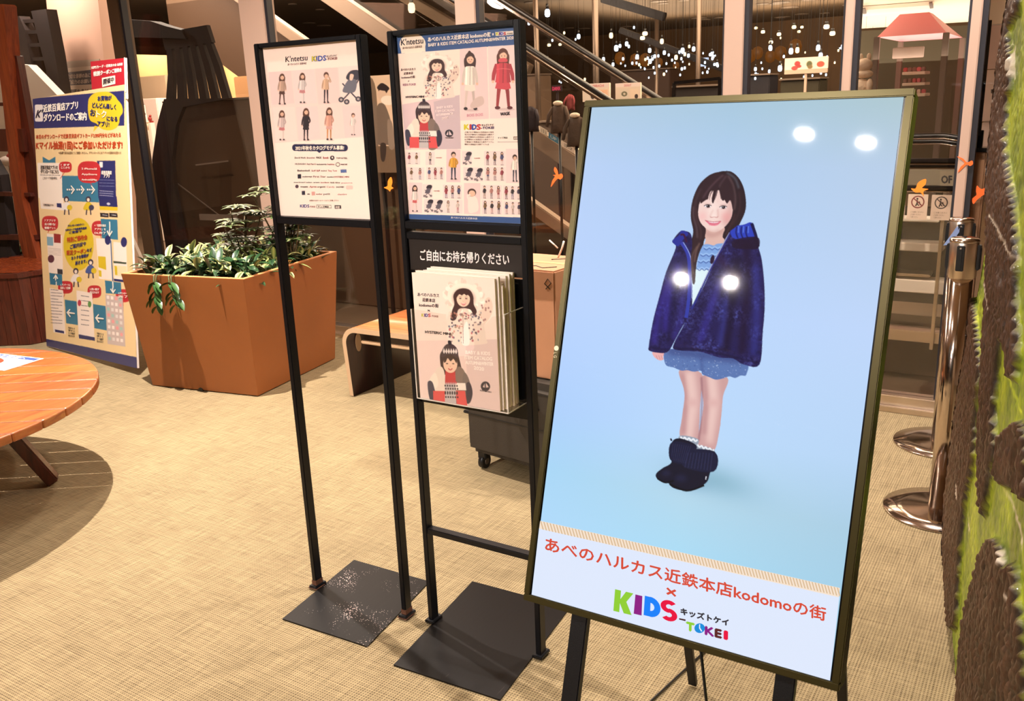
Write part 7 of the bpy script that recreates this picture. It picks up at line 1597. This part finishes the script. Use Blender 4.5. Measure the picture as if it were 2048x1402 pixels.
# escalator landing on the right: handrails, glass balustrade, prohibition boards
ld = thing('landing_balustrade', 'black-railed escalator landing behind the glass right of the display', 'balustrade', (-.9, 5.0, 0))
def px(x, y, d): return pY(x, y, d)
for k, (y, d, x1) in enumerate([(272, 5.6, 1936), (283, 5.75, 1930), (322, 5.0, 1990), (330, 5.1, 1990), (376, 4.75, 2000)]):
    A_, B_ = px(1700, y - 2, d), px(x1, y + (2 if k > 1 else 8), d); z_ = px(1850, y, d).z
    pp = [Vector((A_.x - 1.0, d, z_)), Vector((A_.x, d, z_)), Vector((B_.x - .12, d, z_)), Vector((B_.x - .03, d, z_ - .015)), Vector((B_.x, d, z_ - .05))] if k < 2 else [Vector((A_.x - 1, d, z_)), Vector((B_.x, d, z_))]
    b = MB(); b.tube(pp, [.016, .016, .014, .02, .012][k], 12); b.build('handrail', K['rubber'], ld)
    b = MB(); b.tube([p + Vector((0, -.012, -.014)) for p in pp], .0045, 8); b.build('rail_trim', K['chrome'], ld)
b = MB(); p0, p1 = px(1790, 690, 4.75), px(1990, 380, 4.75); b.box(p0.x - 1.2, p1.x, 4.75, 4.76, .35, 1.02); b.build('balustrade_glass', K['acryl'], ld)
b = MB(); p0 = px(1800, 372, 4.9); b.box(p0.x - 1, -.45, 4.92, 4.95, px(1850, 372, 4.9).z, px(1850, 340, 4.9).z, .003); bk_ = b.build('sign_strip', mat('sign_strip', (120, 110, 92), .5), ld)
P = Print(px(1880, 342, 4.91), px(1908, 342, 4.91), px(1880, 372, 4.91), [(0, 0), (28, 0), (28, 30), (0, 30)], 3, 3, (132, 120, 100)); P.text('OF', (3, 24), (24, 24), 15, (40, 36, 36), .8); P.build('lettering', K['print'], bk_)
def nosign(x, y, w_, h_, d, label, k):
    q = [px(x - w_ / 2, y - h_ / 2, d), px(x + w_ / 2, y - h_ / 2, d), px(x - w_ / 2, y + h_ / 2, d)]; q[1] = Vector((q[1].x, d, q[0].z)); q[2] = Vector((q[0].x, d, q[2].z))
    b = MB(); b.box(q[0].x, q[1].x, d + .001, d + .008, q[2].z, q[0].z, .001); o = b.build('notice_plate', K['white']); tag(o, label, 'notice')
    P = Print(q[0], q[1], q[2], [(0, 0), (60, 0), (60, 80), (0, 80)], 60, 80, (226, 204, 186), lift=.0008); P.ell(30, 24, 20, 20, (120, 40, 44) if k < 2 else (70, 60, 60)); P.ell(30, 24, 16.5, 16.5, (226, 204, 186))
    P.ell(28, 14, 3, 3, (40, 34, 36)); P.line([(28, 18), (28, 28), (24, 37)], 4, (40, 34, 36)); P.line([(28, 28), (34, 36)], 3, (40, 34, 36)); P.line([(34, 22), (38, 34)], 3, (40, 34, 36)); P.line([(16, 12), (44, 36)], 3, (120, 40, 44) if k < 2 else (70, 60, 60), sm=False)
    for j in range(3): P.text('ご注意ください', (10, 58 + j * 8), (50 - j * 8, 58 + j * 8), 4, (80, 66, 62))
    P.build('printed_face', K['print'], o)
for k, (x, l) in enumerate([(1792, 'white prohibition notice half hidden by the display frame'), (1837, 'white prohibition notice with a red ring below the gull sticker'), (1884, 'white prohibition notice with a dark ring, nearest the beige post')]): nosign(x, 412 + k * 1.5, 40, 50, 4.73, l, k)
# steel shelves / landing steps seen through the glass
for k, (y, th_, c, x1) in enumerate([(437, 7, 'white', 1878), (486, 17, 'white', 1884), (548, 6, 'steel', 1860), (560, 26, 'white', 1898), (662, 22, 'steel', 1886)]):
    d = 4.85; p0, p1 = px(1700, y, d), px(x1, y + th_, d); z1, z0 = px(1830, y, d).z, px(1830, y + th_, d).z; b = MB(); b.box(p0.x - .5, p1.x, d, d + .12, z0, z1, .004)
    b.build('cross_panel', K['white'] if c == 'white' else K['steel'], ld)
for x in (1880,):
    c0 = px(x, 500, 4.83); b = MB(); b.box(c0.x - .008, c0.x + .008, 4.82, 4.85, .2, 1.0, .002); b.build('upright', K['steel'], ld)
b = MB(); c0 = px(1812, 760, 5.1); b.box(-2.2, -.42, 5.0, 5.04, .004, .33, .004); b.build('kick_panel', mat('kick_panel', (110, 90, 72), .5), ld)
b = MB(); b.box(-2.2, -.42, 4.99, 5.0, .4, .9, .004); b.build('dark_infill', mat('dark_infill', (46, 38, 36), .4), ld)
dw = pslab('dark_wall_panel', [(1716, 62), (1940, 50), (1930, 340), (1700, 340)], 8.6, .1, mat('olive_dark_wall', (74, 66, 46), .6)); tag(dw, 'dark olive wall behind the kiosk at the upper right', 'shop wall')
